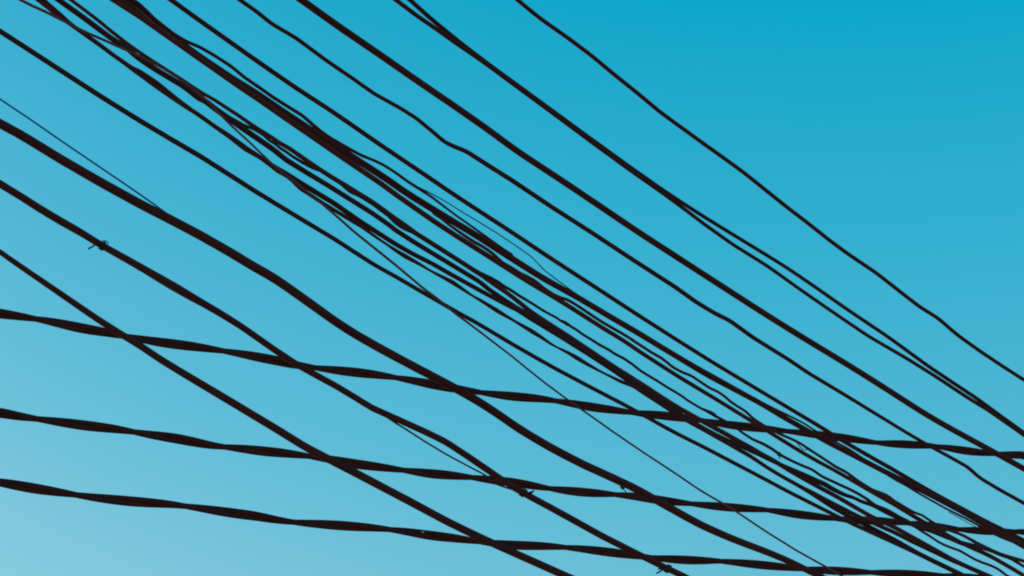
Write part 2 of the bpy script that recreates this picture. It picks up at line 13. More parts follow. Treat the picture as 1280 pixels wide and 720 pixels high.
'W5': '-8190.6,-4819.4,6498.0,7.7 -5520.0,-1841.5,6354.4,7.7 -3517.0,391.9,6246.6,7.7 -2181.7,1880.9,6174.8,7.7 -1514.1,2625.4,6138.9,7.7 -1180.2,2997.6,6121.0,7.7 -1013.3,3183.7,6112.0,7.7 -989.3,3210.5,6108.6,7.7 -965.1,3237.5,6105.2,7.7 -940.6,3264.9,6101.8,7.7 -915.7,3292.5,6098.7,7.8 -890.6,3320.5,6095.7,7.8 -865.2,3348.8,6092.6,7.8 -839.6,3377.4,6089.5,7.8 -813.6,3406.4,6086.4,7.8 -787.4,3435.6,6083.5,7.9 -760.8,3465.3,6080.8,7.9 -733.8,3495.3,6078.2,7.9 -706.6,3525.8,6075.7,7.9 -678.9,3556.7,6073.6,8.0 -650.7,3588.1,6072.1,8.0 -622.1,3619.9,6070.8,8.0 -593.2,3652.1,6069.4,8.0 -564.2,3684.5,6067.3,8.1 -535.0,3717.1,6064.6,8.1 -505.6,3749.9,6061.6,8.1 -475.8,3783.0,6058.4,8.1 -445.7,3816.7,6055.6,8.2 -415.0,3850.9,6053.1,8.2 -383.9,3885.6,6050.8,8.2 -352.4,3920.7,6048.5,8.2 -320.5,3956.2,6046.1,8.3 -288.3,3992.1,6043.6,8.3 -255.8,4028.4,6040.9,8.3 -222.8,4065.2,6038.3,8.3 -189.3,4102.6,6036.0,8.4 -155.2,4140.6,6034.1,8.4 -120.5,4179.2,6032.4,8.4 -85.4,4218.4,6030.8,8.4 -49.8,4258.0,6029.2,8.5 -13.9,4298.2,6027.4,8.5 22.5,4338.7,6025.2,8.5 59.2,4379.6,6022.8,8.5 96.3,4421.0,6020.2,8.6 134.0,4463.0,6017.8,8.6 172.4,4505.8,6015.7,8.6 211.4,4549.4,6014.0,8.6 251.1,4593.6,6012.3,8.6 291.2,4638.4,6010.6,8.6 331.9,4683.7,6008.8,8.6 373.1,4729.6,6006.7,8.6 414.8,4776.2,6004.6,8.7 457.2,4823.4,6002.5,8.7 500.3,4871.5,6000.6,8.7 544.1,4920.4,5999.0,8.7 588.7,4970.0,5997.4,8.7 633.9,5020.5,5995.9,8.7 679.9,5071.8,5994.6,8.7 726.7,5123.9,5993.4,8.8 774.3,5177.0,5992.3,8.8 822.7,5231.0,5991.4,8.8 872.2,5286.2,5991.1,8.8 922.8,5342.6,5991.3,8.8 974.2,5399.9,5991.6,8.8 1026.5,5458.3,5991.9,8.9 1079.7,5517.6,5992.2,8.9 1133.8,5577.9,5992.6,8.9 1188.8,5639.2,5992.9,9.1 1244.8,5701.7,5993.4,9.2 1301.9,5765.4,5994.2,9.3 1360.1,5830.2,5994.9,9.5 1418.5,5895.3,5994.7,9.6 1477.0,5960.6,5993.1,9.8 1537.5,6028.0,5992.9,9.9 1600.3,6098.0,5994.5,10.0 1664.4,6169.6,5996.4,10.2 1730.0,6242.7,5998.6,10.4 1797.1,6317.5,6001.2,10.5 1865.1,6393.3,6003.4,10.7 1933.8,6469.9,6004.6,10.8 2003.7,6547.9,6005.7,11.0 2075.4,6627.8,6007.3,11.2 2149.2,6710.1,6010.0,11.4 2225.2,6794.8,6013.7,11.5 2303.2,6881.9,6018.1,11.7 2383.2,6971.0,6023.0,11.9 2465.0,7062.2,6028.1,12.1 2549.4,7156.4,6034.4,12.3 2636.6,7253.6,6042.2,12.5 2725.0,7352.2,6049.7,12.8 2812.9,7450.1,6056.6,13.0 2839.0,7479.3,6058.6,13.0 3005.9,7665.4,6062.1,13.0 3339.8,8037.7,6069.0,13.0 4007.4,8782.1,6082.8,13.0 5342.7,10271.1,6110.4,13.0 7345.7,12504.5,6151.8,13.0 10016.3,15482.4,6206.9,13.0',
'W6U': '-8276.9,-5005.5,6318.6,11.0 -5606.3,-2027.6,6178.4,11.0 -3603.3,205.8,6073.2,11.0 -2268.0,1694.8,6003.1,11.0 -1600.4,2439.2,5968.0,11.0 -1266.6,2811.5,5950.5,11.0 -1099.6,2997.6,5941.7,11.0 -1084.1,3014.9,5939.8,11.0 -1068.4,3032.4,5937.8,11.1 -1052.7,3050.0,5935.6,11.1 -1036.8,3067.6,5933.2,11.1 -1020.9,3085.3,5930.7,11.2 -1004.9,3103.2,5928.2,11.2 -988.8,3121.2,5925.6,11.2 -972.6,3139.2,5923.0,11.3 -956.3,3157.5,5920.4,11.3 -939.8,3175.8,5917.7,11.4 -923.2,3194.3,5915.2,11.4 -906.4,3213.0,5913.0,11.4 -889.4,3232.0,5911.1,11.4 -872.2,3251.1,5909.4,11.5 -854.9,3270.5,5907.8,11.5 -837.4,3290.0,5906.4,11.5 -819.6,3309.9,5905.6,11.5 -801.5,3330.0,5905.3,11.5 -783.3,3350.3,5905.0,11.5 -765.1,3370.6,5904.0,11.5 -747.0,3390.8,5902.4,11.5 -728.7,3411.2,5900.4,11.5 -710.4,3431.6,5898.4,11.5 -691.8,3452.3,5896.6,11.5 -673.0,3473.3,5895.1,11.5 -654.1,3494.4,5893.6,11.6 -634.9,3515.7,5892.2,11.6 -615.6,3537.3,5890.9,11.6 -596.2,3559.0,5889.6,11.6 -576.5,3580.9,5888.4,11.6 -556.7,3603.0,5887.1,11.6 -536.7,3625.3,5885.8,11.6 -516.6,3647.7,5884.6,11.6 -496.3,3670.4,5883.3,11.6 -475.8,3693.3,5882.1,11.6 -455.1,3716.3,5880.9,11.7 -434.2,3739.6,5879.6,11.7 -413.4,3762.8,5877.9,11.7 -392.5,3786.1,5875.6,11.7 -371.6,3809.4,5872.8,11.7 -350.5,3833.0,5870.4,11.7 -328.8,3857.1,5868.9,11.8 -306.7,3881.8,5868.2,11.8 -284.3,3906.8,5867.8,11.8 -261.6,3932.0,5867.4,11.8 -238.8,3957.5,5867.0,11.9 -215.7,3983.2,5866.7,11.9 -192.4,4009.3,5866.6,11.9 -168.8,4035.6,5866.5,11.9 -145.0,4062.1,5866.3,12.0 -121.1,4088.7,5865.7,12.0 -97.3,4115.3,5864.5,12.0 -73.3,4142.0,5862.9,12.0 -49.2,4168.9,5861.3,12.1 -24.8,4196.1,5859.6,12.1 -0.2,4223.5,5858.1,12.1 24.7,4251.3,5856.8,12.0 50.0,4279.5,5855.6,12.0 75.5,4308.0,5854.5,11.9 101.4,4336.9,5853.9,11.8 127.9,4366.4,5854.0,11.8 155.0,4396.6,5855.0,11.7 182.5,4427.3,5856.3,11.6 210.3,4458.3,5857.5,11.6 238.2,4489.4,5858.4,11.5 266.2,4520.6,5858.7,11.5 294.3,4552.0,5858.8,11.5 322.8,4583.6,5858.7,11.5 351.5,4615.7,5858.8,11.5 380.6,4648.2,5859.1,11.5 410.1,4681.1,5859.5,11.6 440.0,4714.3,5859.9,11.6 470.1,4747.9,5860.3,11.6 500.3,4781.6,5860.2,11.6 530.7,4815.5,5859.8,11.6 561.3,4849.7,5859.2,11.6 592.3,4884.3,5858.8,11.6 623.8,4919.3,5858.5,11.6 655.6,4954.8,5858.3,11.6 687.8,4990.7,5858.1,11.9 720.4,5027.0,5858.0,12.3 753.5,5064.0,5858.3,12.7 787.3,5101.7,5859.2,13.1 821.8,5140.1,5860.7,13.2 856.8,5179.2,5862.4,12.9 892.4,5218.8,5864.4,12.6 928.3,5258.9,5866.3,12.2 964.7,5299.5,5868.3,11.9 1001.5,5340.5,5870.3,11.5 1038.7,5381.9,5872.1,11.6 1075.8,5423.3,5872.9,11.6 1112.7,5464.5,5872.7,11.7 1150.0,5506.1,5872.4,11.8 1188.3,5548.8,5873.0,11.8 1227.3,5592.3,5874.1,11.9 1266.8,5636.4,5875.2,12.0 1306.7,5680.9,5876.1,12.1 1347.2,5726.0,5877.2,12.1 1388.5,5772.1,5878.8,12.2 1430.9,5819.3,5881.3,12.3 1474.3,5867.6,5884.6,12.4 1518.3,5916.8,5888.2,12.5 1562.8,5966.4,5891.5,12.5 1607.8,6016.5,5894.6,12.6 1653.3,6067.3,5897.6,12.7 1699.6,6118.9,5900.9,12.8 1746.8,6171.6,5904.7,12.9 1794.8,6225.1,5908.7,13.0 1843.3,6279.1,5912.4,13.1 1892.4,6333.9,5916.1,13.2 1942.4,6389.6,5920.0,13.3 1993.2,6446.3,5924.3,13.4 2044.9,6503.9,5928.6,13.5 2097.0,6562.0,5932.6,13.6 2149.5,6620.6,5936.1,13.7 2202.7,6679.9,5939.5,13.8 2256.3,6739.7,5942.4,13.9 2310.2,6799.8,5944.7,14.0 2364.5,6860.3,5946.4,14.1 2419.4,6921.6,5948.0,14.2 2475.3,6983.8,5949.7,14.3 2532.2,7047.3,5951.8,14.4 2590.3,7112.2,5954.4,14.5 2649.4,7178.1,5957.1,14.6 2709.1,7244.6,5959.9,14.7 2768.8,7311.2,5962.7,14.8 2935.8,7497.3,5968.5,14.8 3269.6,7869.5,5980.0,14.8 3937.2,8614.0,6002.9,14.8 5272.5,10103.0,6048.9,14.8 7275.5,12336.4,6117.8,14.8 9946.1,15314.3,6209.7,14.8',
'W6L': '-8268.3,-5070.8,6430.9,7.5 -5597.7,-2092.9,6226.7,7.5 -3594.7,140.5,6073.5,7.5 -2259.4,1629.5,5971.4,7.5 -1591.8,2373.9,5920.3,7.5 -1257.9,2746.2,5894.8,7.5 -1091.0,2932.3,5882.0,7.5 -1077.8,2947.1,5881.4,7.6 -1064.5,2961.9,5880.8,7.7 -1051.1,2976.8,5880.1,7.7 -1037.7,2991.8,5879.2,7.8 -1024.2,3006.8,5877.9,7.9 -1010.8,3021.7,5876.2,8.0 -997.4,3036.8,5874.3,8.0 -983.8,3051.9,5872.3,8.1 -970.2,3067.0,5870.4,8.2 -956.5,3082.3,5868.4,8.3 -942.7,3097.7,5866.5,8.3 -928.8,3113.2,5864.5,8.4 -914.9,3128.7,5862.5,8.5 -900.8,3144.4,5860.5,8.6 -886.7,3160.2,5858.6,8.7 -872.4,3176.1,5856.6,8.7 -858.1,3192.0,5854.7,8.8 -843.7,3208.1,5852.8,8.9 -829.1,3224.3,5850.9,9.0 -814.5,3240.6,5849.0,9.1 -799.8,3257.1,5847.2,9.1 -784.9,3273.7,5845.5,9.2 -769.9,3290.4,5843.9,9.2 -754.8,3307.2,5842.3,9.1 -739.7,3324.1,5840.5,9.1 -724.5,3341.0,5838.5,9.1 -709.3,3358.0,5836.2,9.1 -694.0,3375.0,5834.0,9.1 -678.5,3392.2,5831.8,9.1 -662.9,3409.6,5829.8,9.1 -647.2,3427.2,5827.9,9.1 -631.4,3444.8,5826.0,9.1 -615.5,3462.6,5824.1,9.1 -599.4,3480.5,5822.0,9.1 -583.3,3498.4,5819.9,9.0 -567.1,3516.5,5817.8,9.0 -550.8,3534.7,5815.7,9.0 -534.4,3553.0,5813.6,9.0 -517.8,3571.5,5811.6,9.0 -501.0,3590.2,5809.7,9.0 -484.2,3609.0,5807.9,9.0 -467.1,3628.0,5806.1,9.0 -450.0,3647.1,5804.3,9.0 -432.8,3666.3,5802.5,9.0 -415.5,3685.5,5800.3,9.0 -398.4,3704.6,5797.4,9.0 -381.3,3723.7,5794.1,9.0 -364.0,3743.0,5791.1,9.0 -346.4,3762.6,5788.6,9.0 -328.6,3782.4,5786.1,9.0 -310.7,3802.4,5783.6,9.0 -292.7,3822.5,5781.2,9.0 -274.5,3842.8,5778.8,9.1 -256.1,3863.3,5776.6,9.1 -237.4,3884.1,5774.8,9.1 -218.5,3905.2,5773.2,9.1 -199.5,3926.4,5771.6,9.1 -180.2,3947.9,5770.2,9.1 -160.7,3969.6,5769.1,9.2 -141.0,3991.6,5768.0,9.2 -121.2,4013.7,5767.0,9.2 -101.2,4036.0,5765.9,9.2 -81.1,4058.4,5764.6,9.2 -60.9,4081.0,5763.3,9.2 -40.5,4103.7,5762.0,9.1 -20.0,4126.6,5760.7,9.1 0.7,4149.7,5759.4,9.1 21.6,4173.0,5758.1,9.1 42.7,4196.5,5756.9,9.0 64.2,4220.4,5756.1,9.0 85.9,4244.7,5755.7,9.0 107.9,4269.2,5755.4,9.0 130.1,4293.9,5755.0,8.9 152.3,4318.7,5754.5,8.9 174.7,4343.7,5753.7,8.9 197.2,4368.7,5752.7,8.8 219.7,4393.8,5751.4,8.8 242.3,4419.1,5750.0,8.7 265.2,4444.6,5748.5,8.7 288.2,4470.2,5747.1,8.6 311.5,4496.2,5745.7,8.6 335.0,4522.5,5744.5,8.5 359.0,4549.1,5743.7,8.5 383.2,4576.1,5743.1,8.4 407.4,4603.2,5742.0,8.4 431.4,4629.9,5740.1,8.3 455.3,4656.6,5737.5,8.3 479.5,4683.5,5734.9,8.2 504.1,4711.0,5732.9,8.2 529.1,4738.8,5731.2,8.2 554.4,4767.0,5729.6,8.2 579.9,4795.5,5728.0,8.2 605.6,4824.2,5726.4,8.3 631.6,4853.2,5724.9,8.3 658.1,4882.7,5723.8,8.3 685.0,4912.6,5723.0,8.3 712.2,4943.0,5722.4,8.3 739.7,4973.6,5721.8,8.3 767.4,5004.6,5721.2,8.3 795.4,5035.8,5720.6,8.3 823.6,5067.2,5719.8,8.3 851.9,5098.8,5718.8,8.3 880.4,5130.6,5717.7,8.4 909.2,5162.7,5716.5,8.4 938.4,5195.2,5715.4,8.4 967.8,5228.0,5714.4,8.4 997.4,5261.0,5713.2,8.4 1027.2,5294.3,5711.8,8.4 1057.2,5327.8,5710.3,8.4 1087.6,5361.6,5708.9,8.4 1118.4,5395.9,5707.6,8.4 1149.5,5430.6,5706.4,8.5 1181.0,5465.8,5705.3,8.5 1213.0,5501.4,5704.4,8.5 1245.4,5537.6,5703.8,8.5 1278.4,5574.4,5703.6,8.5 1312.2,5612.0,5704.0,8.5 1346.7,5650.6,5705.2,8.5 1381.9,5689.7,5706.7,8.5 1417.0,5728.9,5707.6,8.6 1452.1,5768.0,5707.7,8.7 1487.4,5807.4,5707.7,8.8 1523.1,5847.2,5707.6,9.0 1559.2,5887.4,5707.5,9.1 1595.7,5928.2,5707.5,9.3 1632.8,5969.6,5707.8,9.5 1670.5,6011.6,5708.3,9.7 1708.7,6054.2,5708.9,9.8 1747.0,6096.9,5709.1,10.0 1785.3,6139.6,5708.6,10.1 1823.7,6182.4,5707.6,10.2 1862.4,6225.5,5706.4,10.2 1901.6,6269.2,5705.4,10.3 1941.9,6314.2,5705.3,10.3 1983.5,6360.6,5706.3,10.4 2025.7,6407.7,5707.5,10.4 2068.2,6455.0,5708.2,10.5 2111.0,6502.7,5708.8,10.5 2154.5,6551.2,5709.7,10.6 2199.3,6601.3,5711.7,10.6 2246.0,6653.3,5715.4,10.7 2294.3,6707.1,5720.6,10.8 2343.3,6761.8,5725.9,10.8 2391.8,6815.9,5729.8,10.9 2439.7,6869.3,5731.8,10.9 2487.2,6922.3,5732.7,11.0 2534.8,6975.4,5732.8,11.1 2582.6,7028.6,5732.6,11.1 2630.2,7081.7,5732.1,11.2 2661.9,7117.1,5731.7,11.2 2828.8,7303.2,5732.6,11.2 3162.7,7675.4,5734.4,11.2 3830.3,8419.9,5738.0,11.2 5165.6,9908.9,5745.1,11.2 7168.6,12142.3,5755.8,11.2 9839.2,15120.2,5770.1,11.2',
'W6M': '-257.6,3801.7,5767.0,1.5 -248.3,3812.1,5766.5,3.9 -238.9,3822.6,5766.1,4.1 -229.6,3832.9,5765.4,4.2 -220.7,3842.9,5763.6,4.4 -211.9,3852.7,5761.3,4.5 -202.9,3862.7,5759.5,4.7 -193.7,3873.0,5758.2,4.8 -184.5,3883.3,5756.8,5.0 -175.2,3893.6,5755.5,5.1 -165.9,3904.0,5754.1,5.3 -156.4,3914.5,5753.0,5.4 -146.8,3925.2,5752.2,5.6 -137.2,3936.0,5751.5,5.7 -127.4,3946.9,5751.0,5.8 -117.3,3958.2,5751.3,5.8 -107.1,3969.6,5751.9,5.8 -96.9,3980.9,5752.1,5.8 -87.1,3991.8,5751.3,5.8 -77.4,4002.6,5749.9,5.8 -67.9,4013.3,5748.4,5.7 -58.8,4023.4,5745.6,5.7 -50.1,4033.1,5741.9,5.7 -41.4,4042.8,5738.2,5.7 -32.3,4053.0,5735.5,5.7 -22.1,4064.3,5735.1,5.7 -11.5,4076.1,5735.4,5.7 -1.0,4087.8,5735.6,5.7 9.3,4099.4,5735.1,5.7 19.6,4110.8,5734.4,5.6 30.3,4122.7,5734.6,5.6 41.4,4135.1,5736.1,5.6 52.6,4147.7,5737.6,5.6 63.5,4159.8,5738.1,5.6 74.3,4171.8,5737.9,5.6 84.6,4183.3,5736.9,5.6 94.5,4194.3,5734.5,5.6 104.2,4205.2,5731.8,5.5 114.4,4216.5,5730.0,5.5 124.9,4228.2,5728.8,5.5 135.5,4240.1,5727.9,5.5 146.7,4252.5,5728.1,5.5 158.3,4265.4,5729.3,5.5 170.3,4278.9,5731.8,5.5 182.8,4292.8,5735.6,5.5 195.1,4306.5,5738.7,5.6 206.8,4319.6,5739.7,5.6 218.2,4332.3,5739.7,5.6 229.4,4344.8,5739.1,5.6 240.6,4357.2,5738.3,5.7 251.8,4369.7,5737.4,5.7 262.9,4382.1,5736.4,5.7 274.1,4394.5,5735.3,5.8 285.2,4407.0,5734.1,5.8 296.6,4419.6,5733.1,5.8 308.0,4432.4,5732.4,5.8 319.6,4445.3,5731.7,5.9 331.3,4458.3,5731.3,5.9 343.2,4471.7,5731.3,5.9 355.3,4485.2,5731.6,5.9 367.5,4498.8,5731.8,5.9 379.7,4512.4,5732.1,5.9 392.0,4526.0,5732.2,5.9 404.3,4539.7,5732.4,5.9 416.5,4553.4,5732.3,5.9 428.6,4566.8,5731.7,5.9 440.5,4580.1,5730.7,5.9 452.4,4593.4,5729.6,5.9 464.4,4606.8,5728.6,5.8 476.6,4620.4,5727.8,5.8 488.8,4634.0,5727.0,5.8 501.1,4647.7,5726.2,5.8 513.4,4661.5,5725.4,5.8 526.1,4675.6,5725.1,5.8 539.1,4690.1,5725.5,5.8 552.2,4704.6,5725.9,5.8 564.6,4718.5,5725.0,5.8 576.4,4731.7,5722.7,5.7 588.2,4744.8,5720.2,5.7 599.8,4757.7,5717.3,5.7 612.0,4771.3,5715.5,5.7 625.3,4786.2,5715.7,5.7 638.9,4801.4,5716.4,5.7 652.8,4816.9,5717.6,5.7 667.5,4833.2,5720.5,5.7 682.3,4849.8,5723.7,5.7 696.2,4865.2,5724.6,5.6 709.2,4879.8,5723.5,5.6 722.2,4894.3,5722.2,5.6 735.4,4908.9,5721.0,5.6 748.6,4923.7,5719.9,5.6 762.0,4938.6,5718.9,5.6 776.0,4954.3,5719.2,5.6 790.9,4970.9,5721.0,5.6 805.6,4987.3,5722.4,5.6 819.5,5002.8,5721.9,5.5 833.0,5017.8,5720.6,5.6 845.6,5031.8,5717.7,5.6 857.6,5045.2,5713.8,5.6 870.3,5059.4,5711.1,5.6 884.1,5074.7,5709.8,5.6 898.1,5090.4,5708.8,5.6 912.5,5106.4,5708.4,5.6 926.9,5122.5,5707.9,5.6 940.0,5137.1,5705.3,5.6 951.8,5150.3,5700.6,5.7 963.9,5163.8,5696.3,5.7 977.4,5178.8,5693.9,5.7 991.4,5194.4,5692.2,5.7 1005.8,5210.5,5691.1,5.7 1020.9,5227.3,5690.9,5.7 1036.1,5244.2,5690.9,5.7 1051.6,5261.5,5691.2,5.7 1067.5,5279.3,5692.3,5.8 1083.7,5297.3,5693.5,5.8 1099.9,5315.4,5694.8,5.8 1116.5,5334.0,5696.6,5.8 1133.5,5352.9,5699.1,5.8 1150.7,5372.0,5701.6,5.8 1167.7,5391.0,5703.7,5.9 1184.5,5409.7,5705.1,5.9 1201.0,5428.2,5706.0,5.9 1216.9,5445.9,5705.6,5.9 1232.4,5463.1,5704.4,6.0 1247.9,5480.5,5703.1,6.1 1263.6,5497.9,5701.9,6.1 1279.4,5515.6,5700.9,6.2 1295.4,5533.4,5700.0,6.2 1311.5,5551.3,5699.1,6.3 1327.6,5569.3,5698.0,6.3 1343.6,5587.1,5696.8,6.4 1359.7,5605.1,5695.5,6.5 1375.9,5623.1,5694.3,6.5 1392.4,5641.6,5693.5,6.6 1409.8,5661.0,5693.9,6.6 1427.6,5680.8,5694.7,6.7 1445.3,5700.6,5695.4,6.8 1462.2,5719.4,5694.6,6.8 1477.9,5736.9,5691.9,7.1 1493.4,5754.2,5688.9,7.4 1509.2,5771.8,5686.2,7.7 1525.8,5790.3,5684.5,8.0 1542.9,5809.4,5683.2,8.3 1560.0,5828.5,5682.0,8.6 1577.3,5847.7,5680.8,8.9 1595.1,5867.6,5680.3,9.2 1614.7,5889.4,5682.6,9.6 1635.1,5912.2,5686.1,9.9 1655.7,5935.1,5689.4,10.3 1675.9,5957.7,5692.1,10.4 1695.2,5979.2,5693.1,10.0 1712.5,5998.5,5691.1,9.6 1729.8,6017.8,5689.0,9.3 1748.8,6038.9,5688.9,8.9 1768.2,6060.6,5689.4,8.5 1787.7,6082.3,5689.7,8.0 1807.2,6104.1,5689.9,7.6 1826.8,6126.0,5690.2,7.2 1846.9,6148.4,5690.9,6.8 1868.6,6172.5,5694.2,6.3 1891.3,6197.8,5698.8,5.9 1912.8,6221.9,5701.6,5.9 1931.9,6243.1,5700.3,6.0 1950.5,6263.9,5698.3,6.1 1969.9,6285.5,5697.2,6.2 1990.0,6307.9,5696.7,6.3 2010.2,6330.4,5696.3,6.4 2031.3,6353.9,5697.0,6.5 2054.2,6379.5,5700.3,6.6 2077.8,6405.9,5704.4,6.8 2101.7,6432.5,5708.7,6.9 2125.9,6459.5,5713.2,7.0 2150.2,6486.6,5717.7,7.1 2173.9,6513.0,5720.9,7.3 2196.8,6538.6,5722.7,7.7 2219.5,6563.9,5724.0,8.0 2241.7,6588.6,5724.4,8.3 2263.8,6613.2,5724.5,8.6 2286.1,6638.1,5724.8,9.0 2309.3,6663.9,5725.9,9.3 2332.9,6690.3,5727.5,9.7 2356.7,6716.8,5729.1,9.7 2380.8,6743.7,5730.9,9.6 2405.6,6771.3,5733.5,9.6 2431.0,6799.7,5736.8,9.5 2456.9,6828.6,5740.4,9.5 2483.8,6858.5,5745.3,9.4 2511.3,6889.2,5751.1,9.4 2539.2,6920.3,5757.0,9.3 2567.5,6951.9,5763.2,9.3 2596.2,6983.8,5769.8,9.2 2625.0,7016.0,5776.4,9.2 2653.9,7048.3,5782.9,9.1 2820.8,7234.4,5788.6,9.1 3154.7,7606.6,5800.1,9.1 3822.3,8351.1,5822.9,9.1 5157.6,9840.0,5868.7,9.1 7160.6,12073.4,5937.3,9.1 9831.2,15051.3,6028.9,9.1',
'W6b': '-8245.7,-5038.1,6152.7,9.8 -5575.1,-2060.2,6065.4,9.8 -3572.2,173.2,5999.9,9.8 -2236.8,1662.1,5956.3,9.8 -1569.2,2406.6,5934.5,9.8 -1235.4,2778.8,5923.6,9.8 -1068.5,2965.0,5918.1,9.8 -1061.6,2972.6,5918.9,9.5 -1054.6,2980.4,5920.0,9.3 -1047.7,2988.1,5920.4,9.0 -1041.2,2995.3,5919.0,8.8 -1034.9,3002.4,5916.8,8.5 -1028.6,3009.5,5914.4,8.3 -1022.3,3016.4,5911.5,8.1 -1016.2,3023.3,5908.5,7.9 -1010.0,3030.2,5905.6,7.6 -1003.6,3037.3,5903.2,7.4 -997.0,3044.7,5901.5,7.2 -990.3,3052.1,5900.0,6.9 -983.6,3059.5,5898.5,6.7 -976.9,3067.1,5897.1,6.5 -970.1,3074.6,5895.9,6.4 -963.3,3082.2,5894.8,6.2 -956.3,3090.0,5894.1,6.0 -949.2,3098.0,5894.2,5.8 -942.0,3106.0,5894.5,5.7 -934.7,3114.2,5895.1,5.5 -927.2,3122.5,5896.5,5.3 -919.6,3130.9,5898.6,5.1 -912.0,3139.5,5900.8,5.1 -904.3,3148.0,5902.9,5.1 -896.8,3156.4,5904.2,5.1 -889.3,3164.7,5904.8,5.1 -881.8,3173.0,5905.3,5.2 -874.4,3181.4,5905.7,5.2 -866.9,3189.7,5906.0,5.2 -859.5,3198.0,5905.9,5.2 -852.1,3206.2,5905.5,5.2 -844.7,3214.5,5905.0,5.3 -837.3,3222.7,5904.6,5.3 -829.8,3231.0,5904.1,5.3 -822.5,3239.2,5903.2,5.3 -815.4,3247.2,5901.4,5.3 -808.3,3255.0,5899.3,5.3 -801.2,3262.9,5897.2,5.4 -794.1,3270.9,5895.2,5.4 -786.9,3279.0,5893.5,5.4 -779.4,3287.3,5892.5,5.4 -771.9,3295.7,5891.6,5.4 -764.3,3304.1,5890.8,5.5 -756.7,3312.6,5890.0,5.5 -749.1,3321.0,5889.1,5.5 -741.5,3329.5,5888.1,5.5 -733.9,3338.0,5887.1,5.5 -726.3,3346.5,5886.0,5.6 -718.6,3355.0,5885.0,5.6 -710.9,3363.7,5884.3,5.6 -703.0,3372.5,5884.0,5.6 -695.0,3381.3,5883.7,5.6 -687.1,3390.2,5883.4,5.7 -679.1,3399.1,5883.1,5.7 -671.0,3408.1,5883.0,5.7 -662.9,3417.2,5882.9,5.7 -654.8,3426.3,5882.9,5.7 -646.6,3435.3,5882.8,5.7 -638.7,3444.2,5882.0,5.6 -631.1,3452.7,5879.8,5.6 -623.6,3461.0,5877.2,5.6 -616.1,3469.3,5874.6,5.6 -608.6,3477.7,5872.0,5.6 -601.1,3486.1,5869.4,5.6 -593.5,3494.6,5867.0,5.6 -585.6,3503.3,5865.2,5.6 -577.6,3512.3,5863.9,5.6 -569.4,3521.4,5862.8,5.6 -561.1,3530.7,5862.3,5.5 -552.6,3540.2,5862.4,5.5 -543.9,3549.8,5862.7,5.5 -535.3,3559.5,5863.0,5.5 -526.6,3569.2,5863.3,5.5 -517.8,3578.9,5863.7,5.4 -509.0,3588.8,5864.2,5.4 -500.1,3598.7,5864.8,5.3 -491.2,3608.6,5865.4,5.2 -482.3,3618.6,5866.1,5.2 -473.1,3628.8,5867.5,5.1 -463.7,3639.3,5869.9,5.0 -454.1,3650.0,5872.5,4.9 -444.6,3660.6,5875.0,4.8 -435.1,3671.2,5877.2,4.8 -425.6,3681.7,5878.8,4.8 -416.2,3692.3,5880.3,4.8 -406.9,3702.6,5881.0,4.8 -397.9,3712.7,5880.9,4.9 -388.9,3722.7,5880.4,4.9 -379.9,3732.7,5879.9,4.9 -371.0,3742.6,5878.9,4.9 -362.2,3752.4,5877.5,5.0 -353.4,3762.2,5876.0,5.0 -344.6,3772.1,5874.7,5.0 -335.6,3782.2,5873.8,5.0 -326.3,3792.5,5873.3,5.1 -317.1,3802.8,5872.9,5.1 -307.8,3813.2,5872.4,5.1 -298.4,3823.6,5871.9,4.9 -289.1,3834.0,5871.3,4.8 -279.7,3844.4,5870.8,4.7 -270.3,3854.9,5870.1,4.6 -261.1,3865.2,5869.1,4.5 -252.0,3875.4,5867.4,4.4 -243.0,3885.4,5865.6,4.3 -233.9,3895.5,5863.8,4.2 -224.8,3905.7,5862.0,4.1 -215.6,3915.9,5860.2,3.9 -206.4,3926.2,5858.5,3.9 -197.1,3936.5,5856.8,3.9 -187.8,3946.9,5855.2,3.9 -178.3,3957.5,5853.9,3.9 -168.8,3968.2,5852.8,3.9 -159.1,3978.9,5851.7,3.9 -149.5,3989.7,5850.5,4.0 -139.9,4000.4,5849.2,4.0 -130.2,4011.1,5847.9,4.0 -120.5,4021.9,5846.5,4.0 -110.8,4032.8,5845.2,4.0 -101.1,4043.6,5843.8,4.0 -91.3,4054.5,5842.4,4.0 -81.5,4065.5,5841.1,4.0 -71.6,4076.5,5839.7,4.0 -61.8,4087.5,5838.3,4.0 -51.8,4098.6,5836.9,4.0 -41.8,4109.7,5835.6,4.0 -31.7,4121.0,5834.5,4.0 -21.5,4132.4,5833.6,4.1 -11.2,4143.8,5832.8,4.1 -1.6,4154.6,5832.0,4.1 3.9,4160.7,5831.5,1.6',
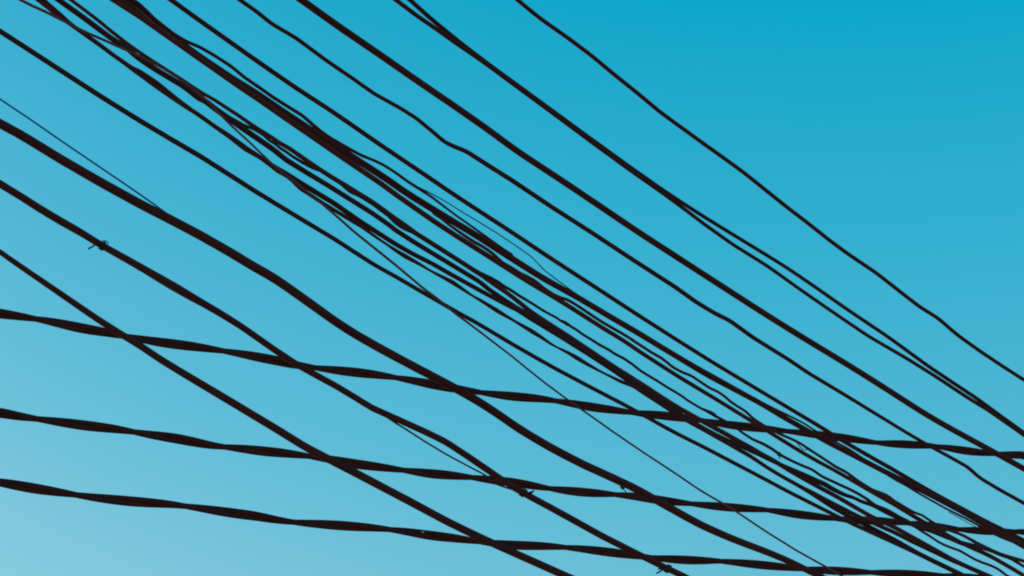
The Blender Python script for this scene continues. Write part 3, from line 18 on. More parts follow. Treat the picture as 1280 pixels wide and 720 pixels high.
'W6c': '-345.5,3718.7,5843.2,1.0 -336.6,3728.6,5842.3,2.5 -327.7,3738.5,5841.3,2.4 -318.5,3748.7,5841.0,2.4 -308.9,3759.5,5842.1,2.3 -299.2,3770.3,5843.4,2.3 -289.4,3781.2,5844.7,2.2 -279.6,3792.2,5846.0,2.2 -269.7,3803.2,5847.3,2.1 -259.9,3814.2,5848.5,2.1 -250.1,3825.0,5849.2,2.0 -240.3,3836.0,5849.8,1.9 -230.5,3846.9,5850.5,1.9 -220.6,3857.9,5851.1,1.9 -210.8,3868.8,5851.4,1.9 -201.3,3879.5,5851.0,1.9 -191.7,3890.2,5850.5,1.9 -182.0,3901.0,5850.0,1.9 -172.3,3911.8,5849.4,2.0 -162.5,3922.7,5849.2,2.0 -152.6,3933.8,5849.3,2.0 -142.6,3944.9,5849.4,2.0 -132.5,3956.2,5849.5,2.0 -122.4,3967.4,5849.6,2.0 -112.3,3978.7,5849.7,2.0 -102.1,3990.0,5849.8,2.0 -92.0,4001.4,5849.7,2.0 -81.8,4012.7,5849.7,2.0 -71.6,4024.1,5849.6,2.0 -61.3,4035.6,5849.5,2.0 -51.1,4047.0,5849.2,2.0 -41.0,4058.2,5848.4,2.0 -30.9,4069.5,5847.6,2.0 -20.7,4080.8,5846.8,2.0 -10.5,4092.2,5846.0,2.0 -0.2,4103.7,5845.3,2.0 10.1,4115.1,5844.5,2.0 20.4,4126.6,5843.7,2.0 30.6,4138.1,5842.5,2.0 40.8,4149.5,5841.3,2.0 51.1,4160.9,5840.1,2.0 61.4,4172.4,5838.8,2.0 70.9,4183.0,5836.0,2.0 79.7,4192.8,5831.5,2.0 88.5,4202.6,5826.9,2.0 97.2,4212.3,5822.2,2.1 105.9,4222.0,5817.5,2.1 115.2,4232.4,5813.8,2.1 125.3,4243.7,5811.6,2.1 135.6,4255.1,5809.6,2.1 145.8,4266.6,5807.6,2.1 156.2,4278.1,5805.7,2.1 166.7,4289.8,5804.0,2.1 177.3,4301.6,5802.4,2.1 187.9,4313.4,5800.7,2.1 198.6,4325.4,5799.1,2.1 209.4,4337.4,5797.8,2.1 220.3,4349.6,5796.5,2.1 231.5,4362.0,5795.6,2.1 243.0,4374.8,5795.5,2.1 254.6,4387.8,5795.4,2.1 266.2,4400.8,5795.4,2.1 277.9,4413.8,5795.3,2.1 289.6,4426.9,5795.3,2.1 300.9,4439.4,5795.2,2.1 304.3,4443.3,5795.2,0.9',
'U2': '966.9,5137.1,5775.2,1.9 982.0,5154.0,5775.8,4.7 997.2,5171.0,5776.3,4.7 1012.6,5188.1,5776.8,4.7 1028.1,5205.4,5777.7,4.6 1044.0,5223.1,5779.0,4.6 1060.1,5241.1,5780.5,4.6 1076.3,5259.1,5782.1,4.5 1092.7,5277.4,5783.8,4.5 1109.2,5295.9,5785.8,4.5 1125.9,5314.5,5787.8,4.5 1142.7,5333.2,5789.9,4.4 1159.5,5351.9,5791.8,4.4 1176.3,5370.6,5793.5,4.4 1193.1,5389.4,5795.1,4.3 1210.0,5408.2,5796.5,4.3 1226.6,5426.7,5797.4,4.3 1242.7,5444.6,5797.3,4.3 1258.5,5462.3,5796.6,4.3 1274.3,5480.0,5795.7,4.3 1290.2,5497.7,5794.8,4.3 1306.1,5515.4,5793.7,4.3 1322.0,5533.1,5792.7,4.4 1338.5,5551.5,5792.5,4.4 1356.1,5571.1,5793.9,4.4 1374.4,5591.6,5796.6,4.4 1392.9,5612.2,5799.2,4.4 1411.1,5632.5,5801.1,4.4 1429.1,5652.5,5802.5,4.4 1447.0,5672.5,5803.6,4.4 1464.9,5692.4,5804.4,4.5 1482.3,5711.9,5804.4,4.5 1499.4,5730.9,5803.7,4.5 1516.4,5749.9,5802.8,4.5 1533.6,5769.0,5801.9,4.5 1550.8,5788.2,5801.0,4.5 1568.1,5807.5,5800.0,4.5 1585.3,5826.7,5798.9,4.5 1602.5,5845.9,5797.6,4.5 1619.6,5865.0,5796.1,4.6 1636.8,5884.2,5794.5,4.6 1654.2,5903.5,5793.0,4.6 1671.7,5923.0,5791.6,4.6 1689.5,5942.9,5790.5,4.6 1707.8,5963.3,5789.9,4.6 1726.2,5983.8,5789.4,4.6 1745.0,6004.7,5789.2,4.6 1764.4,6026.4,5790.0,4.7 1784.5,6048.8,5791.4,4.7 1804.6,6071.2,5792.7,4.7 1824.2,6093.1,5793.2,4.8 1843.4,6114.5,5792.9,4.8 1862.6,6135.9,5792.4,4.8 1882.1,6157.6,5792.1,4.9 1902.0,6179.8,5792.3,4.9 1922.3,6202.5,5793.0,4.9 1942.9,6225.4,5793.8,5.0 1963.6,6248.5,5794.5,5.0 1984.3,6271.7,5795.3,5.0 2005.2,6294.9,5796.0,5.1 2026.2,6318.3,5796.7,5.1 2047.3,6341.9,5797.5,5.1 2068.8,6365.9,5798.5,5.2 2090.8,6390.3,5800.0,5.2 2113.1,6415.2,5801.9,5.2 2135.5,6440.2,5803.7,5.3 2158.1,6465.5,5805.6,5.3 2180.9,6490.8,5807.5,5.3 2203.7,6516.3,5809.3,5.4 2226.4,6541.6,5810.7,5.4 2249.0,6566.8,5811.8,5.4 2271.7,6592.1,5812.8,5.5 2294.5,6617.5,5813.8,5.5 2317.4,6643.1,5814.8,5.6 2340.5,6668.8,5815.7,5.6 2363.7,6694.7,5816.6,5.6 2387.0,6720.7,5817.6,5.7 2410.6,6747.0,5818.6,5.7 2434.8,6773.9,5820.3,5.7 2460.0,6802.0,5823.2,5.8 2485.9,6831.0,5826.9,5.8 2512.3,6860.3,5830.8,5.9 2539.0,6890.1,5835.1,5.9 2565.9,6920.2,5839.5,6.0 2593.1,6950.5,5843.9,6.0 2620.3,6980.8,5848.4,6.0 2646.2,7009.7,5852.6,6.1 2662.5,7027.8,5855.3,6.1 2829.4,7214.0,5863.6,6.1 3163.2,7586.2,5880.1,6.1 3830.9,8330.7,5913.2,6.1 5166.2,9819.6,5979.4,6.1 7169.1,12053.0,6078.7,6.1 9839.8,15030.9,6211.1,6.1',
'W7': '-8380.0,-5450.0,5869.1,6.4 -5709.4,-2472.1,5708.7,6.4 -3706.5,-238.7,5588.3,6.4 -2371.2,1250.3,5508.0,6.4 -1703.5,1994.7,5467.9,6.4 -1369.7,2367.0,5447.9,6.4 -1202.8,2553.1,5437.8,6.4 -1190.1,2567.2,5436.2,6.5 -1177.4,2581.4,5434.6,6.5 -1164.6,2595.6,5432.8,6.5 -1151.8,2610.0,5431.1,6.5 -1138.8,2624.4,5429.2,6.5 -1125.8,2638.9,5427.3,6.5 -1112.7,2653.5,5425.5,6.6 -1099.5,2668.3,5423.6,6.6 -1086.2,2683.1,5421.7,6.6 -1072.8,2698.0,5419.8,6.6 -1059.3,2713.1,5417.8,6.6 -1045.7,2728.2,5415.9,6.6 -1032.0,2743.5,5414.0,6.6 -1018.3,2758.8,5412.1,6.7 -1004.3,2774.4,5410.5,6.7 -990.2,2790.1,5409.0,6.7 -976.1,2805.9,5407.6,6.7 -961.8,2821.8,5406.2,6.7 -947.4,2837.9,5404.8,6.8 -932.8,2854.1,5403.5,6.8 -918.1,2870.5,5402.5,6.8 -903.3,2887.0,5401.5,6.8 -888.4,2903.6,5400.6,6.8 -873.3,2920.4,5399.6,6.8 -858.1,2937.4,5398.8,6.9 -842.8,2954.5,5398.1,6.9 -827.3,2971.8,5397.4,6.9 -811.8,2989.1,5396.5,6.9 -796.2,3006.4,5395.0,6.9 -780.7,3023.8,5393.1,6.9 -765.0,3041.2,5391.2,6.9 -749.2,3058.8,5389.2,6.8 -733.3,3076.5,5387.2,6.8 -717.3,3094.4,5385.3,6.8 -701.1,3112.4,5383.3,6.8 -684.8,3130.7,5381.5,6.8 -668.3,3149.1,5380.0,6.7 -651.6,3167.7,5378.6,6.7 -634.7,3186.5,5377.2,6.7 -617.7,3205.4,5375.9,6.7 -600.6,3224.5,5374.5,6.6 -583.3,3243.8,5373.2,6.6 -565.9,3263.2,5371.9,6.6 -548.3,3282.8,5370.6,6.6 -530.6,3302.6,5369.3,6.5 -512.7,3322.5,5367.9,6.5 -494.8,3342.5,5366.3,6.5 -476.9,3362.5,5364.2,6.5 -458.9,3382.6,5361.8,6.4 -440.7,3402.8,5359.4,6.4 -422.5,3423.2,5356.9,6.4 -404.0,3443.8,5354.7,6.4 -385.1,3464.8,5353.2,6.3 -365.7,3486.4,5352.6,6.3 -346.1,3508.3,5352.4,6.3 -326.4,3530.3,5351.7,6.4 -306.7,3552.3,5350.7,6.4 -286.8,3574.5,5349.6,6.4 -266.6,3596.9,5348.7,6.4 -246.3,3619.6,5347.8,6.4 -225.8,3642.5,5346.9,6.4 -205.1,3665.6,5345.9,6.4 -184.2,3688.9,5345.0,6.5 -163.0,3712.5,5344.3,6.5 -141.5,3736.5,5344.0,6.5 -119.8,3760.7,5343.7,6.5 -98.1,3784.9,5342.8,6.5 -76.3,3809.2,5341.5,6.5 -54.4,3833.6,5340.0,6.6 -32.3,3858.2,5338.4,6.6 -10.0,3883.1,5336.9,6.6 12.6,3908.3,5335.7,6.6 35.6,3933.9,5334.7,6.6 58.8,3959.8,5333.8,6.7 82.3,3986.0,5332.9,6.7 106.0,4012.4,5332.1,6.7 130.1,4039.3,5331.5,6.7 154.5,4066.6,5331.4,6.7 179.4,4094.2,5331.5,6.7 204.5,4122.2,5331.6,6.8 229.8,4150.5,5331.8,6.8 255.5,4179.1,5332.0,6.8 281.5,4208.1,5332.4,6.8 307.8,4237.4,5332.8,6.9 334.4,4267.1,5333.2,6.9 361.2,4297.0,5333.7,6.9 388.4,4327.3,5334.0,6.9 415.6,4357.7,5334.0,6.9 443.0,4388.2,5333.6,7.0 470.6,4419.0,5333.0,7.0 498.4,4450.0,5332.3,7.0 526.6,4481.5,5331.7,7.0 555.3,4513.4,5331.5,7.1 584.6,4546.1,5331.8,7.1 614.4,4579.4,5332.7,7.1 644.7,4613.2,5333.8,7.2 675.3,4647.3,5334.8,7.2 706.1,4681.6,5335.5,7.2 737.2,4716.3,5335.9,7.3 768.6,4751.3,5336.3,7.3 800.3,4786.7,5336.7,7.3 832.5,4822.5,5337.0,7.4 865.0,4858.7,5337.4,7.4 897.9,4895.4,5337.8,7.4 931.1,4932.5,5338.1,7.5 964.8,4970.0,5338.4,7.5 998.7,5007.9,5338.4,7.5 1033.1,5046.2,5338.5,7.6 1068.0,5085.2,5339.0,7.6 1103.7,5125.0,5339.9,7.6 1140.0,5165.4,5341.1,7.7 1176.7,5206.4,5342.2,7.7 1213.9,5247.8,5343.3,7.8 1251.5,5289.7,5344.4,7.8 1289.7,5332.3,5345.6,7.8 1328.5,5375.7,5347.1,7.9 1368.2,5419.9,5349.1,8.0 1408.8,5465.2,5351.8,8.4 1450.4,5511.5,5355.2,8.7 1492.6,5558.6,5358.8,9.1 1535.4,5606.4,5362.3,9.5 1578.8,5654.7,5365.8,9.9 1622.7,5703.6,5369.1,10.0 1667.1,5753.1,5372.3,10.1 1711.9,5803.2,5375.2,10.3 1757.1,5853.6,5377.7,10.4 1802.6,5904.3,5379.6,10.6 1848.8,5955.8,5381.6,10.7 1895.8,6008.2,5383.9,10.9 1943.6,6061.4,5386.3,11.0 1991.6,6115.0,5388.5,11.2 2039.4,6168.3,5390.5,11.3 2206.3,6354.4,5394.2,11.3 2540.1,6726.6,5401.7,11.3 3207.8,7471.1,5416.7,11.3 4543.1,8960.1,5446.8,11.3 6546.0,11193.5,5491.8,11.3 9216.7,14171.4,5551.8,11.3',
'W8': '-8400.4,-5323.0,6353.9,2.2 -5729.8,-2345.1,5975.4,2.2 -3726.9,-111.7,5691.5,2.2 -2391.6,1377.3,5502.2,2.2 -1723.9,2121.7,5407.6,2.2 -1390.1,2494.0,5360.2,2.2 -1223.2,2680.1,5336.6,2.2 -1210.3,2694.4,5333.8,2.3 -1197.4,2708.8,5331.1,2.3 -1184.4,2723.3,5328.3,2.3 -1171.3,2737.9,5325.4,2.3 -1158.2,2752.5,5322.3,2.3 -1145.0,2767.2,5319.0,2.3 -1131.8,2782.0,5315.7,2.3 -1118.5,2796.9,5312.4,2.3 -1105.0,2811.8,5309.1,2.3 -1091.5,2826.9,5305.8,2.3 -1077.9,2842.1,5302.7,2.3 -1064.1,2857.4,5299.5,2.3 -1050.3,2872.9,5296.3,2.3 -1036.4,2888.4,5293.1,2.4 -1022.4,2904.0,5289.9,2.4 -1008.3,2919.7,5286.7,2.4 -994.1,2935.6,5283.5,2.4 -979.8,2951.5,5280.2,2.4 -965.4,2967.5,5276.8,2.4 -951.0,2983.6,5273.2,2.4 -936.5,2999.7,5269.5,2.4 -922.0,3016.0,5265.6,2.4 -907.4,3032.2,5261.5,2.4 -892.8,3048.5,5257.1,2.4 -878.0,3065.0,5252.9,2.4 -862.9,3081.8,5249.7,2.4 -847.4,3099.1,5247.6,2.5 -831.6,3116.7,5246.1,2.5 -815.7,3134.5,5244.6,2.5 -799.7,3152.3,5243.0,2.5 -783.5,3170.4,5241.4,2.5 -767.2,3188.5,5239.7,2.5 -750.9,3206.8,5238.0,2.5 -734.4,3225.1,5236.1,2.5 -717.9,3243.5,5233.8,2.5 -701.4,3261.9,5231.1,2.5 -685.2,3280.0,5228.3,2.6 -673.7,3292.8,5226.4,1.0',
'W9': '-8368.9,-5362.8,5544.4,10.9 -5698.3,-2384.9,5428.5,10.9 -3695.4,-151.4,5341.5,10.9 -2360.1,1337.5,5283.6,10.9 -1692.4,2082.0,5254.6,10.9 -1358.6,2454.2,5240.1,10.9 -1191.7,2640.3,5232.9,10.9 -1182.5,2650.6,5232.5,11.0 -1173.2,2661.0,5232.0,11.0 -1163.9,2671.3,5231.5,11.0 -1154.6,2681.7,5230.7,11.1 -1145.3,2692.1,5229.6,11.1 -1135.9,2702.5,5228.4,11.1 -1126.6,2712.9,5227.0,11.1 -1117.2,2723.4,5225.6,11.2 -1107.7,2733.9,5224.2,11.2 -1098.3,2744.5,5222.8,11.2 -1088.7,2755.2,5221.4,11.3 -1079.1,2765.9,5220.1,11.3 -1069.4,2776.7,5219.0,11.3 -1059.6,2787.6,5218.0,11.3 -1049.8,2798.5,5217.0,11.4 -1040.0,2809.5,5215.9,11.4 -1030.1,2820.6,5214.9,11.4 -1020.1,2831.7,5213.9,11.5 -1010.0,2842.9,5212.9,11.5 -999.9,2854.1,5212.1,11.5 -989.7,2865.5,5211.4,11.6 -979.5,2876.9,5210.7,11.6 -969.2,2888.4,5210.1,11.6 -958.8,2900.0,5209.4,11.6 -948.4,2911.6,5208.8,11.7 -937.9,2923.3,5208.2,11.7 -927.3,2935.1,5207.7,11.7 -916.6,2947.0,5207.4,11.8 -905.9,2959.0,5207.2,11.8 -895.0,2971.1,5207.1,11.8 -884.1,2983.3,5206.9,11.9 -873.2,2995.5,5206.8,11.9 -862.2,3007.7,5206.5,11.9 -851.1,3020.0,5206.2,12.0 -840.0,3032.4,5205.9,12.0 -828.9,3044.9,5205.6,12.0 -817.6,3057.4,5205.2,12.1 -806.4,3070.0,5204.7,12.1 -795.1,3082.5,5204.0,12.2 -783.8,3095.2,5203.1,12.2 -772.4,3107.8,5202.1,12.2 -761.0,3120.5,5201.1,12.3 -749.6,3133.3,5200.1,12.3 -738.1,3146.2,5198.9,12.3 -726.5,3159.0,5197.5,12.4 -715.0,3171.9,5196.0,12.4 -703.4,3184.8,5194.4,12.4 -691.7,3197.8,5192.9,12.5 -679.9,3211.0,5191.6,12.5 -668.0,3224.3,5190.6,12.5 -656.0,3237.7,5189.6,12.5 -644.0,3251.0,5188.2,12.5 -632.1,3264.3,5186.3,12.5 -620.3,3277.4,5183.8,12.5 -608.5,3290.6,5181.1,12.5 -596.8,3303.7,5178.1,12.5 -585.0,3316.8,5175.0,12.5 -573.2,3330.0,5171.8,12.5 -561.3,3343.2,5168.5,12.5 -549.4,3356.5,5165.3,12.5 -537.4,3369.9,5162.0,12.4 -525.3,3383.3,5158.7,12.4 -513.2,3396.9,5155.4,12.4 -501.0,3410.5,5152.1,12.4 -488.7,3424.2,5149.1,12.4 -476.1,3438.2,5146.4,12.4 -463.4,3452.4,5144.0,12.4 -450.6,3466.7,5141.8,12.4 -437.6,3481.2,5139.8,12.4 -424.4,3495.9,5138.2,12.4 -411.0,3510.8,5136.9,12.4 -397.5,3525.9,5135.6,12.4 -383.9,3541.0,5134.4,12.4 -370.2,3556.3,5133.4,12.4 -356.3,3571.8,5132.5,12.4 -342.4,3587.4,5131.7,12.4 -328.3,3603.1,5130.8,12.4 -314.1,3618.9,5130.1,12.4 -299.8,3634.8,5129.4,12.4 -285.4,3650.9,5128.7,12.5 -270.9,3667.1,5128.1,12.5 -256.3,3683.4,5127.6,12.5 -241.6,3699.8,5127.0,12.5 -226.8,3716.3,5126.3,12.5 -211.9,3732.9,5125.7,12.6 -196.9,3749.6,5125.0,12.6 -181.8,3766.4,5124.2,12.6 -166.7,3783.2,5123.3,12.6 -151.6,3800.1,5122.1,12.7 -136.5,3817.0,5120.8,12.7 -121.3,3833.9,5119.3,12.7 -106.1,3850.9,5117.5,12.7 -91.0,3867.7,5115.3,12.7 -75.9,3884.5,5112.7,12.8 -60.8,3901.3,5110.0,12.8 -45.7,3918.2,5107.0,12.8 -30.7,3934.9,5103.7,12.8 -15.7,3951.7,5100.2,12.8 -0.5,3968.6,5096.7,12.9 14.9,3985.7,5093.5,12.9 30.5,4003.1,5090.6,12.9 46.4,4020.8,5088.1,12.9 62.6,4038.9,5086.0,12.9 78.9,4057.2,5084.1,13.0 95.5,4075.6,5082.2,13.0 112.1,4094.2,5080.4,13.0 129.1,4113.0,5079.0,13.0 146.3,4132.2,5077.9,13.1 163.7,4151.7,5077.1,13.1 181.3,4171.3,5076.3,13.1 199.0,4191.1,5075.6,13.1 217.0,4211.1,5075.0,13.1 235.2,4231.4,5074.9,13.2 253.8,4252.1,5075.1,13.2 272.5,4273.0,5075.6,13.2 291.5,4294.1,5076.1,13.2 310.5,4315.4,5076.6,13.3 329.7,4336.8,5077.0,13.3 349.1,4358.4,5077.3,13.3 368.5,4380.0,5077.6,13.3 388.1,4401.9,5077.8,13.3 407.6,4423.7,5077.6,13.4 427.1,4445.4,5076.9,13.4 446.5,4467.0,5075.6,13.4 465.8,4488.6,5074.1,13.4 485.3,4510.3,5072.4,13.5 504.9,4532.2,5070.8,13.5 524.7,4554.2,5069.0,13.5 544.6,4576.4,5067.3,13.5 564.6,4598.7,5065.6,13.5 584.9,4621.3,5063.9,13.5 605.4,4644.2,5062.4,13.5 626.1,4667.2,5061.0,13.4 647.0,4690.6,5059.8,13.4 668.4,4714.4,5059.1,13.3 690.3,4738.9,5059.2,13.2 712.7,4763.9,5059.8,13.2 735.4,4789.1,5060.5,13.1 758.3,4814.7,5061.3,13.0 781.5,4840.5,5062.4,13.0 805.1,4866.9,5063.9,12.9 829.1,4893.7,5065.9,12.8 853.5,4920.8,5068.0,12.8 878.1,4948.3,5070.3,12.7 902.9,4975.9,5072.5,12.6 927.9,5003.9,5074.7,12.6 953.1,5031.9,5076.7,12.5 978.3,5060.0,5078.3,12.5 1003.6,5088.3,5079.6,12.4 1029.1,5116.6,5080.7,12.4 1054.4,5144.9,5081.3,12.3 1079.8,5173.2,5081.5,12.3 1105.2,5201.5,5081.4,12.3 1130.9,5230.1,5081.2,12.2 1156.6,5258.8,5081.1,12.2 1182.3,5287.4,5080.9,12.1 1349.2,5473.6,5080.8,12.1 1683.0,5845.8,5080.5,12.1 2350.7,6590.3,5079.8,12.1 3686.0,8079.2,5078.6,12.1 5688.9,10312.6,5076.8,12.1 8359.5,13290.5,5074.4,12.1',
'W10': '-8325.5,-5389.2,5691.4,8.4 -5654.9,-2411.3,5450.0,8.4 -3651.9,-177.9,5269.0,8.4 -2316.6,1311.0,5148.3,8.4 -1649.0,2055.5,5087.9,8.4 -1315.2,2427.8,5057.8,8.4 -1148.2,2613.9,5042.7,8.4 -1143.0,2619.8,5041.8,8.5 -1137.7,2625.7,5040.8,8.5 -1132.3,2631.6,5039.9,8.5 -1127.0,2637.6,5039.0,8.6 -1121.7,2643.5,5038.0,8.6 -1116.3,2649.5,5037.0,8.6 -1111.0,2655.4,5036.0,8.6 -1105.6,2661.4,5034.8,8.7 -1100.3,2667.4,5033.6,8.7 -1094.9,2673.4,5032.3,8.7 -1089.5,2679.4,5031.1,8.8 -1084.1,2685.4,5029.9,8.8 -1078.7,2691.4,5028.7,8.8 -1073.2,2697.5,5027.7,8.8 -1067.7,2703.7,5026.7,8.9 -1062.2,2709.8,5025.7,8.9 -1056.7,2716.0,5024.7,8.9 -1051.1,2722.2,5023.8,9.0 -1045.6,2728.4,5022.9,9.0 -1039.9,2734.6,5022.0,9.0 -1034.3,2740.9,5021.3,9.0 -1028.6,2747.3,5020.6,9.0 -1022.9,2753.6,5019.9,8.9 -1017.2,2760.0,5019.2,8.8 -1011.5,2766.4,5018.5,8.8 -1005.8,2772.7,5017.6,8.7 -1000.1,2779.1,5016.6,8.6 -994.4,2785.4,5015.5,8.5 -988.7,2791.8,5014.4,8.5 -983.0,2798.2,5013.2,8.4 -977.2,2804.6,5012.1,8.3 -971.5,2811.0,5011.0,8.3 -965.6,2817.5,5010.1,8.2 -959.8,2824.0,5009.3,8.1 -953.9,2830.6,5008.6,8.2 -947.9,2837.2,5007.9,8.3 -942.0,2843.9,5007.2,8.4 -936.0,2850.5,5006.4,8.5 -930.1,2857.2,5005.7,8.5 -924.1,2863.9,5005.0,8.6 -918.0,2870.6,5004.3,8.7 -912.0,2877.3,5003.5,8.8 -906.0,2884.0,5002.7,8.8 -899.9,2890.8,5001.9,8.9 -893.8,2897.6,5001.1,9.0 -887.7,2904.4,5000.3,9.1 -881.6,2911.2,4999.5,9.1 -875.5,2918.0,4998.7,9.2 -869.3,2924.9,4997.9,9.3 -863.1,2931.8,4997.1,9.4 -856.9,2938.7,4996.3,9.5 -850.7,2945.7,4995.6,9.5 -844.4,2952.7,4994.8,9.4 -838.2,2959.7,4994.1,9.4 -831.9,2966.7,4993.3,9.4 -825.5,2973.7,4992.6,9.3 -819.2,2980.7,4991.7,9.3 -812.9,2987.8,4990.7,9.3 -806.6,2994.8,4989.6,9.2 -800.3,3001.8,4988.5,9.2 -794.0,3008.9,4987.4,9.2 -787.6,3016.0,4986.2,9.1 -781.3,3023.1,4985.1,9.1 -774.9,3030.2,4984.0,9.0 -768.4,3037.4,4983.0,9.0 -762.0,3044.6,4982.0,9.0 -755.5,3051.9,4981.0,8.9 -748.9,3059.1,4980.1,8.9 -742.4,3066.4,4979.1,8.8 -735.8,3073.7,4978.1,8.8 -729.3,3081.0,4977.0,8.8 -722.7,3088.3,4975.8,8.7 -716.2,3095.6,4974.6,8.7 -709.6,3103.0,4973.3,8.6 -703.1,3110.3,4972.0,8.6 -696.5,3117.6,4970.6,8.6 -689.9,3125.0,4969.2,8.5 -683.3,3132.3,4967.5,8.5 -676.8,3139.5,4965.7,8.5 -670.3,3146.8,4963.8,8.5 -663.8,3154.1,4961.9,8.5 -657.3,3161.4,4960.0,8.5 -650.7,3168.7,4958.0,8.5 -644.1,3176.0,4956.1,8.5 -637.5,3183.3,4954.1,8.5 -630.9,3190.7,4952.1,8.5 -624.3,3198.1,4950.2,8.5 -617.7,3205.5,4948.2,8.5 -611.0,3213.0,4946.3,8.5 -604.2,3220.5,4944.4,8.5 -597.4,3228.1,4942.7,8.6 -590.6,3235.7,4941.0,8.6 -583.8,3243.3,4939.3,8.6 -576.9,3251.0,4937.5,8.6 -570.0,3258.7,4935.9,8.6 -563.0,3266.5,4934.4,8.6 -555.9,3274.4,4933.1,8.6 -548.7,3282.4,4932.1,8.6 -541.5,3290.4,4931.1,8.6 -534.2,3298.5,4930.2,8.6 -526.9,3306.7,4929.3,8.6 -519.6,3314.8,4928.4,8.6 -512.2,3323.1,4927.5,8.6 -504.8,3331.3,4926.7,8.6 -497.4,3339.6,4925.9,8.6 -489.9,3348.0,4925.2,8.6 -482.4,3356.3,4924.4,8.6 -474.9,3364.7,4923.6,8.6 -467.4,3373.1,4922.6,8.6 -459.9,3381.4,4921.5,8.6 -452.5,3389.7,4920.2,8.6 -445.0,3398.1,4918.9,8.6 -437.5,3406.4,4917.6,8.6 -430.0,3414.8,4916.3,8.6 -422.4,3423.2,4914.9,8.6 -414.9,3431.6,4913.5,8.7 -407.4,3440.0,4912.0,8.7 -399.8,3448.4,4910.5,8.7 -392.2,3456.9,4909.0,8.7 -384.5,3465.5,4907.7,8.7 -376.7,3474.2,4906.8,8.8 -368.6,3483.2,4906.6,8.8 -360.4,3492.4,4906.6,8.8 -352.2,3501.6,4906.7,8.9 -343.9,3510.8,4906.8,8.9 -335.6,3520.1,4906.9,8.9 -327.2,3529.4,4906.9,8.9 -318.9,3538.7,4907.0,9.0 -310.5,3548.0,4907.0,9.0 -302.1,3557.4,4906.9,9.0 -293.6,3566.9,4906.9,9.1 -285.1,3576.3,4906.9,9.1 -276.6,3585.8,4906.9,9.1 -268.0,3595.4,4906.9,9.2 -259.4,3605.0,4906.9,9.2 -250.8,3614.6,4906.8,9.2 -242.2,3624.2,4906.7,9.2 -233.5,3633.8,4906.5,9.3 -224.9,3643.5,4906.1,9.3 -216.2,3653.1,4905.7,9.3 -207.5,3662.8,4905.3,9.4 -198.9,3672.5,4904.8,9.4 -190.2,3682.1,4904.1,9.4 -181.8,3691.6,4902.8,9.5 -173.4,3700.9,4901.1,9.5 -165.1,3710.1,4899.2,9.5 -156.8,3719.4,4897.3,9.5 -148.5,3728.6,4895.3,9.6 -140.2,3738.0,4893.3,9.6 -131.8,3747.3,4891.3,9.6 -123.4,3756.6,4889.2,9.7 -115.1,3765.9,4887.1,9.7 -106.7,3775.3,4884.9,9.7 -98.2,3784.7,4882.7,9.7 -89.8,3794.1,4880.6,9.8 -81.3,3803.6,4878.4,9.8 -72.8,3813.0,4876.1,9.8 -64.3,3822.5,4873.9,9.8 -55.8,3832.1,4871.6,9.8 -47.2,3841.6,4869.3,9.8 -38.6,3851.2,4867.0,9.9 -30.0,3860.8,4864.8,9.9 -21.3,3870.5,4862.6,9.9 -12.4,3880.4,4860.6,9.9 -3.5,3890.3,4858.7,9.9 5.5,3900.4,4857.1,9.9 14.7,3910.7,4855.7,10.0 24.0,3921.0,4854.3,10.0 33.4,3931.4,4853.1,10.0 42.8,3941.9,4851.9,10.0 52.3,3952.5,4850.8,10.0 61.8,3963.2,4849.7,10.1 71.4,3973.9,4848.7,10.1 81.1,3984.7,4847.7,10.1 90.8,3995.5,4846.7,10.1 100.5,4006.3,4845.7,10.1 110.3,4017.2,4844.6,10.2 120.1,4028.1,4843.6,10.2 129.9,4039.1,4842.4,10.2 139.7,4050.0,4841.3,10.2 149.6,4061.1,4840.1,10.3 159.5,4072.1,4839.0,10.3 169.5,4083.2,4837.8,10.3 179.5,4094.4,4836.6,10.3 189.5,4105.6,4835.5,10.3 199.6,4116.8,4834.3,10.4 209.7,4128.1,4833.0,10.4 219.9,4139.4,4831.8,10.4 230.1,4150.8,4830.6,10.4 240.3,4162.2,4829.3,10.4 250.6,4173.7,4828.1,10.4 260.9,4185.2,4826.8,10.4 271.3,4196.8,4825.6,10.4 281.8,4208.5,4824.5,10.4 292.4,4220.3,4823.6,10.4 303.1,4232.2,4822.8,10.4 313.9,4244.2,4822.0,10.4 324.7,4256.3,4821.2,10.4 335.6,4268.4,4820.4,10.4 346.5,4280.6,4819.6,10.4 357.4,4292.8,4818.8,10.4 368.5,4305.1,4818.0,10.4 379.5,4317.5,4817.2,10.4 390.7,4329.9,4816.4,10.4 401.9,4342.4,4815.7,10.4 413.2,4355.0,4815.1,10.4 424.5,4367.6,4814.4,10.4 435.9,4380.3,4813.7,10.4 447.4,4393.1,4813.0,10.4 458.8,4405.9,4812.3,10.4 470.4,4418.8,4811.6,10.4 482.0,4431.7,4811.0,10.4 493.7,4444.8,4810.4,10.4 505.5,4458.0,4809.9,10.4 517.4,4471.2,4809.4,10.4 529.4,4484.5,4809.0,10.4 541.3,4497.8,4808.6,10.4 553.2,4511.0,4808.1,10.4 561.0,4519.8,4807.8,10.4 727.9,4705.9,4795.9,10.4 1061.7,5078.2,4772.0,10.4 1729.4,5822.6,4724.2,10.4 3064.7,7311.6,4628.5,10.4 5067.7,9545.0,4485.1,10.4 7738.3,12522.9,4293.9,10.4',
